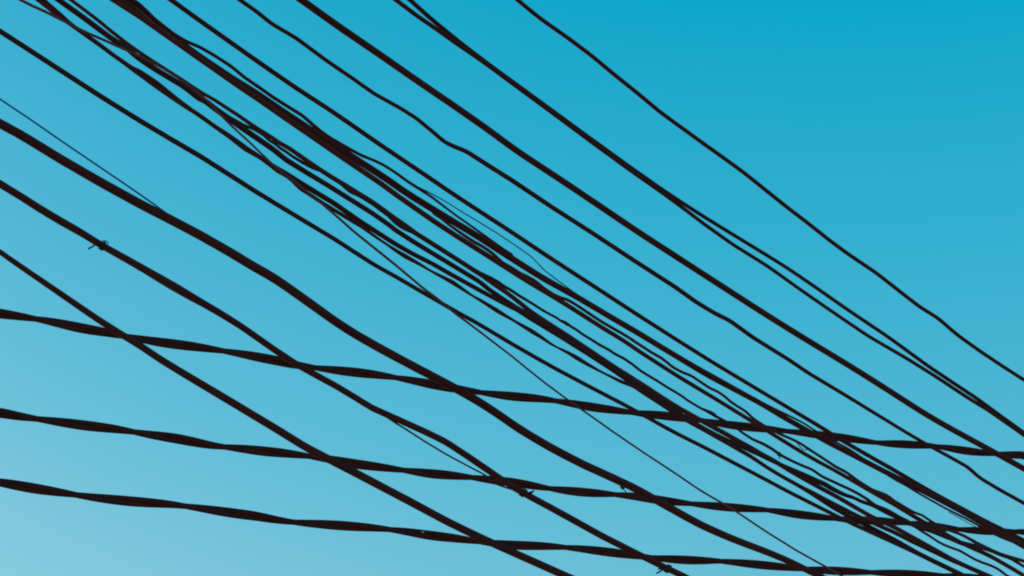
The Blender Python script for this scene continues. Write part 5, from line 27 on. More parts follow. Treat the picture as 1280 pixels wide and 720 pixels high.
'B1': '-8343.9,-5364.8,6318.1,5.8 -5673.3,-2386.9,6055.8,5.8 -3670.4,-153.5,5859.0,5.8 -2335.1,1335.4,5727.8,5.8 -1667.4,2079.9,5662.2,5.8 -1333.6,2452.1,5629.4,5.8 -1166.7,2638.2,5613.0,5.8 -1159.3,2646.5,5610.8,5.8 -1151.9,2654.7,5608.6,5.8 -1144.5,2663.0,5606.6,5.8 -1137.0,2671.3,5604.6,5.8 -1129.5,2679.7,5602.7,5.8 -1121.9,2688.2,5600.8,5.8 -1114.3,2696.6,5598.9,5.8 -1106.7,2705.2,5597.2,5.8 -1099.0,2713.8,5595.6,5.8 -1091.2,2722.4,5594.1,5.8 -1083.4,2731.1,5592.7,5.8 -1075.5,2739.9,5591.3,5.8 -1067.7,2748.7,5589.9,5.8 -1059.8,2757.5,5588.5,5.8 -1051.8,2766.3,5587.0,5.8 -1043.9,2775.1,5585.3,5.8 -1036.1,2783.9,5583.4,5.8 -1028.2,2792.7,5581.3,5.8 -1020.3,2801.5,5579.3,5.8 -1012.2,2810.5,5577.5,5.8 -1004.2,2819.5,5576.0,5.8 -996.1,2828.5,5574.2,5.8 -988.0,2837.5,5572.3,5.9 -979.9,2846.5,5570.3,5.9 -971.8,2855.6,5568.4,5.9 -963.6,2864.7,5566.6,5.9 -955.4,2873.9,5564.8,5.9 -947.2,2883.0,5562.8,5.9 -938.9,2892.2,5560.8,6.0 -930.6,2901.5,5558.9,6.0 -922.2,2910.8,5557.2,6.0 -913.8,2920.3,5555.7,6.0 -905.3,2929.8,5554.3,6.0 -896.7,2939.3,5553.0,6.1 -888.1,2948.9,5551.6,6.1 -879.4,2958.6,5550.3,6.1 -870.7,2968.3,5549.1,6.1 -861.9,2978.1,5548.2,6.1 -853.0,2988.1,5547.6,6.1 -844.0,2998.0,5546.8,6.2 -835.1,3008.0,5545.7,6.2 -826.3,3017.8,5544.2,6.2 -817.5,3027.6,5542.4,6.2 -808.7,3037.4,5540.5,6.2 -799.9,3047.3,5538.7,6.3 -790.8,3057.4,5537.4,6.3 -781.6,3067.6,5536.6,6.3 -772.4,3077.9,5535.7,6.3 -763.3,3088.1,5534.4,6.3 -754.2,3098.2,5532.8,6.4 -745.1,3108.3,5530.9,6.4 -736.0,3118.4,5528.8,6.4 -726.9,3128.6,5526.8,6.5 -717.7,3138.9,5525.1,6.6 -708.3,3149.4,5523.9,6.7 -698.8,3160.0,5522.8,6.8 -689.3,3170.5,5521.4,6.8 -679.9,3181.0,5519.8,6.9 -670.4,3191.6,5518.4,7.0 -660.7,3202.5,5517.5,7.1 -650.8,3213.5,5517.2,7.2 -640.8,3224.7,5517.1,7.3 -630.7,3235.9,5516.7,7.3 -620.8,3246.9,5516.0,7.4 -610.9,3258.0,5515.0,7.5 -600.9,3269.1,5514.0,7.6 -590.9,3280.3,5513.1,7.7 -580.8,3291.6,5512.2,7.7 -570.6,3302.9,5511.5,7.8 -560.3,3314.4,5510.8,7.8 -550.0,3325.9,5510.2,7.8 -539.6,3337.5,5509.8,7.8 -529.1,3349.2,5509.3,7.8 -518.7,3360.8,5508.8,7.9 -508.3,3372.4,5507.7,7.9 -498.0,3383.9,5506.2,7.9 -487.8,3395.3,5504.3,7.9 -477.5,3406.7,5502.4,7.9 -467.2,3418.2,5500.6,7.9 -456.8,3429.8,5498.8,7.9 -446.3,3441.5,5497.3,7.9 -435.6,3453.4,5495.9,7.8 -424.9,3465.4,5494.9,7.8 -414.0,3477.6,5494.0,7.7 -403.1,3489.7,5492.9,7.6 -392.2,3501.9,5491.8,7.6 -381.2,3514.1,5490.6,7.5 -370.2,3526.4,5489.5,7.5 -359.1,3538.8,5488.4,7.4 -347.8,3551.3,5487.7,7.4 -336.4,3564.1,5487.2,7.3 -324.9,3576.9,5487.0,7.3 -313.2,3589.9,5486.9,7.2 -301.5,3603.0,5487.0,7.1 -289.5,3616.4,5487.5,7.1 -277.4,3629.9,5488.3,7.1 -265.2,3643.5,5489.2,7.1 -253.0,3657.1,5490.0,7.1 -240.8,3670.7,5490.5,7.1 -228.6,3684.2,5490.5,7.1 -216.5,3697.8,5490.4,7.1 -204.3,3711.4,5490.2,7.1 -192.0,3725.1,5490.0,7.1 -179.7,3738.8,5490.0,7.1 -167.2,3752.8,5490.0,7.1 -154.6,3766.8,5490.2,7.1 -142.0,3780.9,5490.3,7.1 -129.3,3795.0,5490.4,7.1 -116.5,3809.2,5490.4,7.2 -103.7,3823.6,5490.6,7.2 -90.7,3838.0,5490.9,7.2 -77.7,3852.6,5491.2,7.2 -64.5,3867.2,5491.5,7.2 -51.3,3882.0,5491.9,7.2 -38.0,3896.8,5492.3,7.2 -24.6,3911.8,5492.8,7.2 -11.0,3926.9,5493.6,7.2 2.7,3942.2,5494.6,7.2 16.4,3957.4,5495.2,7.2 29.6,3972.2,5494.5,7.2 42.6,3986.7,5493.0,7.2 55.7,4001.3,5491.5,7.2 69.1,4016.2,5490.6,7.2 82.7,4031.4,5489.9,7.2 96.3,4046.6,5489.3,7.2 110.1,4061.9,5488.6,7.2 123.9,4077.3,5487.9,7.3 137.7,4092.7,5487.1,7.3 151.6,4108.2,5486.3,7.3 165.6,4123.8,5485.4,7.3 179.6,4139.4,5484.5,7.3 193.6,4155.1,5483.4,7.3 207.7,4170.8,5482.4,7.3 221.9,4186.6,5481.3,7.3 236.1,4202.5,5480.1,7.3 250.4,4218.4,5478.9,7.3 264.7,4234.4,5477.6,7.3 279.1,4250.4,5476.2,7.3 293.5,4266.4,5474.7,7.3 308.0,4282.6,5473.2,7.3 322.5,4298.8,5471.7,7.3 337.2,4315.1,5470.1,7.3 351.7,4331.4,5468.3,7.3 366.3,4347.6,5466.3,7.3 380.8,4363.8,5464.1,7.3 395.5,4380.1,5461.9,7.3 410.1,4396.5,5459.7,7.3 424.9,4413.0,5457.4,7.3 439.8,4429.5,5455.2,7.3 454.7,4446.2,5452.9,7.3 469.8,4463.0,5450.8,7.3 485.0,4480.0,5448.7,7.2 500.3,4497.0,5446.7,7.2 515.7,4514.2,5444.6,7.2 531.1,4531.4,5442.5,7.2 546.7,4548.7,5440.4,7.2 562.3,4566.1,5438.2,7.2 578.0,4583.7,5436.1,7.2 593.9,4601.5,5434.3,7.2 610.2,4619.6,5432.8,7.2 626.7,4638.0,5431.6,7.2 643.6,4656.8,5430.9,7.2 660.8,4676.1,5430.8,7.2 678.4,4695.6,5431.1,7.2 696.0,4715.3,5431.2,7.2 713.6,4734.9,5431.1,7.2 731.2,4754.5,5430.6,7.2 748.8,4774.2,5430.2,7.2 766.8,4794.2,5430.0,7.2 784.8,4814.3,5430.0,7.3 803.0,4834.5,5429.7,7.3 821.1,4854.7,5429.2,7.3 839.3,4875.0,5428.7,7.3 857.7,4895.6,5428.4,7.4 876.4,4916.4,5428.3,7.4 895.0,4937.2,5427.9,7.4 913.3,4957.6,5426.7,7.4 931.3,4977.6,5424.8,7.5 949.3,4997.7,5422.6,7.5 967.4,5017.9,5420.6,7.5 985.9,5038.5,5418.9,7.5 1004.8,5059.6,5417.7,7.6 1024.0,5081.0,5416.8,7.6 1043.4,5102.7,5416.0,7.6 1063.2,5124.7,5415.5,7.6 1083.2,5147.0,5415.3,7.7 1103.3,5169.5,5415.1,7.7 1123.5,5191.9,5414.6,7.7 1143.6,5214.3,5413.8,7.8 1163.7,5236.8,5412.9,8.0 1183.8,5259.2,5411.7,8.2 1203.9,5281.6,5410.2,8.4 1223.9,5303.9,5408.4,8.5 1244.0,5326.3,5406.5,8.7 1264.2,5348.8,5404.6,8.9 1284.7,5371.7,5403.0,9.1 1305.7,5395.1,5401.9,9.3 1327.2,5419.1,5401.4,9.5 1349.0,5443.4,5401.0,9.5 1371.0,5468.0,5400.8,9.5 1393.4,5492.9,5400.7,9.5 1416.0,5518.2,5401.0,9.4 1439.1,5543.8,5401.5,9.4 1462.4,5569.8,5402.2,9.4 1485.8,5595.9,5402.9,9.3 1509.4,5622.3,5403.5,9.3 1533.3,5648.9,5404.2,9.3 1557.3,5675.6,5404.9,9.3 1581.5,5702.6,5405.6,9.3 1605.8,5729.8,5406.3,9.3 1630.3,5757.0,5406.8,9.4 1654.6,5784.1,5406.8,9.4 1678.8,5811.1,5406.4,9.4 1703.0,5838.2,5405.8,9.5 1727.5,5865.4,5405.3,9.5 1752.3,5893.1,5404.9,9.5 1777.5,5921.2,5404.9,9.6 1803.1,5949.8,5405.1,9.6 1829.1,5978.7,5405.6,9.7 1855.3,6007.9,5406.1,9.7 1881.9,6037.6,5406.9,9.7 1909.1,6067.9,5408.2,9.8 1936.7,6098.7,5409.8,9.8 1964.6,6129.8,5411.4,9.9 1992.5,6161.0,5412.9,9.9 2020.5,6192.1,5414.1,10.0 2048.5,6223.3,5415.2,10.0 2062.5,6239.0,5415.7,10.0 2229.4,6425.1,5413.5,10.0 2563.2,6797.3,5408.9,10.0 3230.9,7541.8,5399.9,10.0 4566.2,9030.8,5381.7,10.0 6569.1,11264.2,5354.5,10.0 9239.8,14242.1,5318.3,10.0',
'B1a': '-8320.0,-5398.0,6441.5,5.7 -5649.4,-2420.1,6122.9,5.7 -3646.4,-186.7,5884.0,5.7 -2311.1,1302.2,5724.7,5.7 -1643.4,2046.7,5645.0,5.7 -1309.6,2419.0,5605.2,5.7 -1142.7,2605.1,5585.3,5.7 -1137.4,2611.0,5583.1,5.7 -1132.1,2616.9,5580.8,5.6 -1126.7,2622.9,5578.6,5.6 -1121.4,2628.9,5576.4,5.6 -1116.0,2634.9,5574.3,5.5 -1110.6,2640.9,5572.2,5.5 -1105.2,2647.0,5570.0,5.5 -1099.8,2652.9,5567.4,5.5 -1094.5,2658.8,5564.8,5.4 -1089.2,2664.8,5562.2,5.4 -1083.6,2671.0,5560.4,5.4 -1078.0,2677.3,5558.9,5.3 -1072.3,2683.6,5557.5,5.3 -1066.6,2689.9,5556.0,5.3 -1060.9,2696.3,5554.6,5.2 -1055.2,2702.7,5553.3,5.2 -1049.4,2709.2,5552.1,5.2 -1043.5,2715.6,5551.0,5.1 -1037.7,2722.2,5549.8,5.1 -1031.9,2728.7,5548.7,5.1 -1026.0,2735.2,5547.4,5.0 -1020.2,2741.7,5546.0,5.0 -1014.3,2748.3,5545.0,5.0 -1008.3,2755.0,5544.0,4.9 -1002.3,2761.6,5543.1,5.0 -996.3,2768.3,5542.1,5.1 -990.3,2775.0,5541.1,5.2 -984.3,2781.7,5540.0,5.3 -978.3,2788.4,5538.9,5.4 -972.3,2795.1,5537.7,5.5 -966.2,2801.9,5536.8,5.6 -959.9,2809.0,5536.9,5.7 -953.4,2816.2,5537.9,5.8 -947.0,2823.3,5538.2,5.9 -940.7,2830.3,5537.7,6.0 -934.5,2837.3,5537.0,6.1 -928.2,2844.2,5536.2,6.2 -922.0,2851.1,5535.1,6.3 -915.8,2858.1,5534.0,6.4 -909.6,2865.0,5532.7,6.4 -903.6,2871.7,5530.9,6.3 -897.5,2878.5,5529.0,6.2 -891.4,2885.3,5527.1,6.1 -885.3,2892.1,5525.2,6.0 -879.2,2898.9,5523.2,6.0 -873.1,2905.7,5521.3,5.9 -866.9,2912.6,5519.5,5.8 -860.6,2919.6,5518.0,5.7 -854.3,2926.7,5516.7,5.6 -847.9,2933.8,5515.3,5.5 -841.6,2940.8,5513.9,5.5 -835.2,2947.9,5512.3,5.4 -828.9,2955.0,5510.8,5.3 -822.5,2962.1,5509.3,5.2 -816.0,2969.3,5507.9,5.2 -809.5,2976.6,5506.7,5.2 -803.0,2983.9,5505.5,5.2 -796.4,2991.2,5504.3,5.2 -789.9,2998.5,5502.9,5.2 -783.4,3005.8,5501.4,5.3 -776.8,3013.1,5500.0,5.3 -770.2,3020.4,5498.7,5.3 -763.5,3027.9,5497.5,5.3 -756.9,3035.3,5496.3,5.4 -750.2,3042.7,5494.8,5.4 -743.8,3049.9,5492.8,5.4 -737.3,3057.1,5490.7,5.4 -730.7,3064.4,5488.8,5.4 -724.1,3071.9,5487.1,5.5 -717.4,3079.3,5485.5,5.5 -710.4,3087.1,5484.9,5.5 -703.2,3095.1,5485.1,5.5 -696.0,3103.2,5485.4,5.6 -688.7,3111.3,5485.7,5.6 -681.5,3119.3,5485.4,5.6 -674.6,3127.0,5484.1,5.6 -667.8,3134.6,5482.4,5.7 -660.9,3142.3,5480.7,5.7 -654.2,3149.8,5478.7,5.7 -647.4,3157.3,5476.6,5.7 -640.6,3165.0,5474.8,5.8 -633.2,3173.2,5474.7,5.8 -625.7,3181.6,5475.4,5.8 -618.4,3189.7,5474.6,5.8 -611.5,3197.4,5472.8,5.9 -604.6,3205.1,5470.6,5.9 -598.2,3212.2,5467.2,5.9 -592.0,3219.1,5463.3,5.9 -585.5,3226.3,5460.1,5.9 -578.3,3234.4,5459.0,6.0 -570.8,3242.8,5458.6,6.0 -563.4,3251.1,5457.7,5.9 -556.0,3259.3,5456.6,5.9 -548.6,3267.5,5455.5,5.9 -541.2,3275.8,5454.3,5.9 -533.7,3284.2,5453.3,5.8 -526.1,3292.7,5452.8,5.8 -518.4,3301.3,5452.3,5.8 -510.6,3309.9,5451.9,5.8 -502.9,3318.5,5451.4,5.7 -495.1,3327.2,5450.9,5.7 -487.3,3335.9,5450.4,5.7 -479.5,3344.6,5450.0,5.7 -471.6,3353.4,5449.5,5.6 -463.7,3362.2,5449.0,5.6 -455.8,3371.0,5448.5,5.6 -447.9,3379.9,5448.0,5.4 -439.9,3388.8,5447.5,5.3 -431.9,3397.6,5446.9,5.1 -424.1,3406.3,5445.7,5.0 -416.5,3414.9,5444.1,4.8 -408.8,3423.5,5442.5,4.7 -401.0,3432.1,5440.9,4.6 -393.2,3440.9,5439.5,4.4 -385.3,3449.7,5438.1,4.3 -377.3,3458.6,5436.9,4.1 -369.3,3467.5,5435.8,4.0 -361.2,3476.5,5434.6,4.1 -353.2,3485.4,5433.4,4.6 -345.1,3494.4,5432.2,5.1 -336.9,3503.6,5431.2,5.6 -328.6,3512.9,5430.6,6.1 -320.2,3522.2,5429.9,6.6 -311.7,3531.7,5429.5,7.1 -303.1,3541.3,5429.6,6.7 -294.4,3551.0,5429.7,6.2 -285.6,3560.8,5429.9,5.8 -276.9,3570.5,5429.8,5.3 -268.2,3580.2,5429.5,4.9 -259.5,3589.9,5429.1,4.4 -250.9,3599.5,5428.5,4.0 -242.1,3609.3,5428.2,3.9 -233.1,3619.3,5428.3,4.3 -224.1,3629.4,5428.6,4.8 -215.0,3639.5,5428.9,5.2 -205.8,3649.7,5429.4,5.7 -196.6,3660.0,5429.8,6.1 -187.4,3670.3,5430.2,6.6 -178.4,3680.4,5430.0,7.0 -169.6,3690.2,5428.9,6.7 -160.8,3700.0,5427.8,6.2 -152.0,3709.8,5426.5,5.6 -143.2,3719.6,5425.2,5.1 -134.4,3729.5,5423.9,4.6 -125.5,3739.4,5422.7,4.0 -116.3,3749.6,5422.0,4.1 -107.0,3760.0,5421.8,4.6 -97.6,3770.4,5421.4,5.0 -88.3,3780.8,5420.8,5.5 -79.0,3791.1,5420.2,5.9 -69.7,3801.5,5419.5,6.4 -60.4,3811.9,5418.7,6.8 -51.0,3822.4,5417.9,7.2 -41.6,3832.9,5417.2,6.9 -32.1,3843.5,5416.6,6.4 -22.4,3854.3,5416.3,5.9 -12.7,3865.1,5415.9,5.5 -3.0,3875.9,5415.6,5.0 6.7,3886.7,5415.0,4.5 16.4,3897.5,5414.3,4.9 26.2,3908.4,5413.9,5.4 36.1,3919.5,5413.5,6.0 46.0,3930.6,5413.2,6.5 55.9,3941.6,5412.8,7.1 65.8,3952.7,5412.1,7.4 75.7,3963.7,5411.4,6.9 85.7,3974.8,5410.6,6.4 95.5,3985.8,5409.6,5.9 105.2,3996.6,5408.0,5.5 114.9,4007.4,5406.4,5.0 124.7,4018.3,5405.1,4.5 135.0,4029.8,5404.7,4.0 145.5,4041.5,5404.8,3.6 156.3,4053.5,5405.4,4.2 167.1,4065.6,5406.1,4.9 178.0,4077.8,5406.8,5.5 188.8,4089.8,5407.0,6.1 199.3,4101.6,5406.6,6.8 209.9,4113.3,5406.1,7.4 220.5,4125.1,5405.5,7.5 231.1,4137.0,5404.9,7.0 241.8,4148.9,5404.3,6.6 252.5,4160.8,5403.9,6.1 263.5,4173.1,5403.7,5.7 274.6,4185.4,5403.8,5.2 285.7,4197.8,5403.9,4.7 297.0,4210.4,5404.1,4.3 308.4,4223.2,5404.7,4.1 320.0,4236.0,5405.4,4.4 331.5,4249.0,5406.0,4.8 343.2,4261.9,5406.6,5.2 354.9,4275.0,5407.3,5.6 366.8,4288.3,5408.4,6.0 379.1,4302.0,5410.3,6.0 391.6,4315.9,5412.5,6.0 404.1,4329.8,5414.8,6.0 416.3,4343.4,5416.1,6.0 427.6,4356.0,5415.2,6.0 438.6,4368.3,5413.6,6.1 449.7,4380.7,5412.0,6.1 460.9,4393.2,5410.6,6.1 472.4,4406.0,5409.5,6.1 483.9,4418.8,5408.5,6.1 495.4,4431.7,5407.4,6.1 507.0,4444.6,5406.3,6.1 518.7,4457.6,5405.3,6.1 530.4,4470.7,5404.2,6.2 542.0,4483.7,5402.9,6.2 553.7,4496.7,5401.6,6.2 565.5,4509.8,5400.4,6.2 577.4,4523.1,5399.2,6.2 589.6,4536.7,5398.6,6.2 602.1,4550.6,5398.4,6.2 614.6,4564.6,5398.2,6.3 627.2,4578.7,5398.1,6.3 640.0,4592.9,5398.2,6.3 652.9,4607.3,5398.3,6.3 665.9,4621.8,5398.5,6.3 678.9,4636.3,5398.7,6.3 692.0,4650.9,5398.8,6.4 704.9,4665.3,5398.6,6.4 717.9,4679.8,5398.3,6.5 730.9,4694.3,5397.9,6.6 744.1,4709.0,5397.7,6.7 757.3,4723.8,5397.6,6.7 770.7,4738.6,5397.5,6.8 784.1,4753.6,5397.4,6.9 797.4,4768.4,5397.0,7.0 810.7,4783.3,5396.5,7.1 824.1,4798.2,5396.0,7.1 837.6,4813.3,5395.6,7.2 851.4,4828.6,5395.5,7.2 865.2,4844.0,5395.5,7.2 879.1,4859.5,5395.4,7.2 892.7,4874.7,5394.7,7.2 905.9,4889.4,5393.2,7.2 919.1,4904.1,5391.6,7.1 932.3,4918.9,5390.0,7.1 945.6,4933.7,5388.3,7.1 959.0,4948.7,5386.7,7.1 972.8,4964.0,5385.7,7.1 986.9,4979.7,5384.9,7.0 1001.0,4995.5,5384.2,7.0 1015.2,5011.3,5383.5,7.0 1029.6,5027.3,5382.9,7.0 1044.3,5043.7,5382.8,6.9 1059.1,5060.3,5382.8,6.9 1074.1,5077.0,5382.9,6.9 1089.2,5093.8,5383.0,6.9 1104.3,5110.6,5383.1,6.9 1119.5,5127.6,5383.2,6.9 1134.9,5144.8,5383.4,6.9 1150.7,5162.4,5384.2,7.0 1166.7,5180.2,5385.2,7.1 1182.5,5197.8,5385.8,7.1 1198.1,5215.2,5385.8,7.2 1213.7,5232.7,5385.8,7.3 1229.6,5250.3,5385.9,7.3 1245.6,5268.2,5386.3,7.4 1261.8,5286.2,5386.7,7.5 1278.0,5304.3,5387.1,7.6 1294.4,5322.6,5387.5,7.6 1310.8,5340.9,5387.9,7.7 1327.3,5359.3,5388.3,7.8 1343.9,5377.8,5388.7,7.9 1360.7,5396.5,5389.2,7.9 1377.5,5415.3,5389.7,8.0 1394.5,5434.2,5390.2,8.1 1411.5,5453.2,5390.7,8.2 1428.9,5472.6,5391.6,8.2 1446.8,5492.5,5393.2,8.3 1464.8,5512.6,5394.8,8.4 1483.0,5532.8,5396.4,8.5 1501.2,5553.2,5398.1,8.5 1519.6,5573.7,5399.7,8.6 1538.0,5594.3,5401.4,8.7 1556.6,5615.0,5403.1,8.8 1575.3,5635.9,5404.8,8.9 1594.2,5656.9,5406.5,8.9 1613.1,5677.9,5408.1,8.9 1631.8,5698.8,5409.3,9.0 1650.2,5719.4,5409.9,9.0 1668.8,5740.0,5410.4,9.0 1687.4,5760.8,5410.9,9.0 1706.2,5781.8,5411.5,9.1 1725.4,5803.2,5412.6,9.1 1744.9,5824.9,5413.9,9.1 1764.6,5846.9,5415.3,9.2 1784.4,5868.9,5416.7,9.2 1804.3,5891.1,5418.1,9.2 1824.2,5913.4,5419.4,9.2 1844.3,5935.7,5420.7,9.3 1864.4,5958.2,5421.9,9.3 1884.7,5980.9,5423.2,9.3 1905.1,6003.6,5424.4,9.4 1925.6,6026.5,5425.5,9.4 1946.3,6049.5,5426.8,9.4 1967.4,6073.1,5428.5,9.5 1989.1,6097.3,5430.9,9.5 2011.0,6121.7,5433.4,9.5 2033.0,6146.2,5435.8,9.6 2055.1,6170.9,5438.2,9.6 2077.0,6195.2,5440.0,9.6 2098.8,6219.6,5441.5,9.7 2120.8,6244.1,5443.1,9.7 2142.9,6268.8,5444.7,9.7 2164.7,6293.1,5445.6,9.8 2185.7,6316.4,5445.9,9.8 2192.6,6324.1,5446.0,9.8 2359.5,6510.2,5448.6,9.8 2693.3,6882.5,5453.9,9.8 3360.9,7626.9,5464.4,9.8 4696.3,9115.9,5485.4,9.8 6699.2,11349.3,5516.8,9.8 9369.8,14327.2,5558.8,9.8',
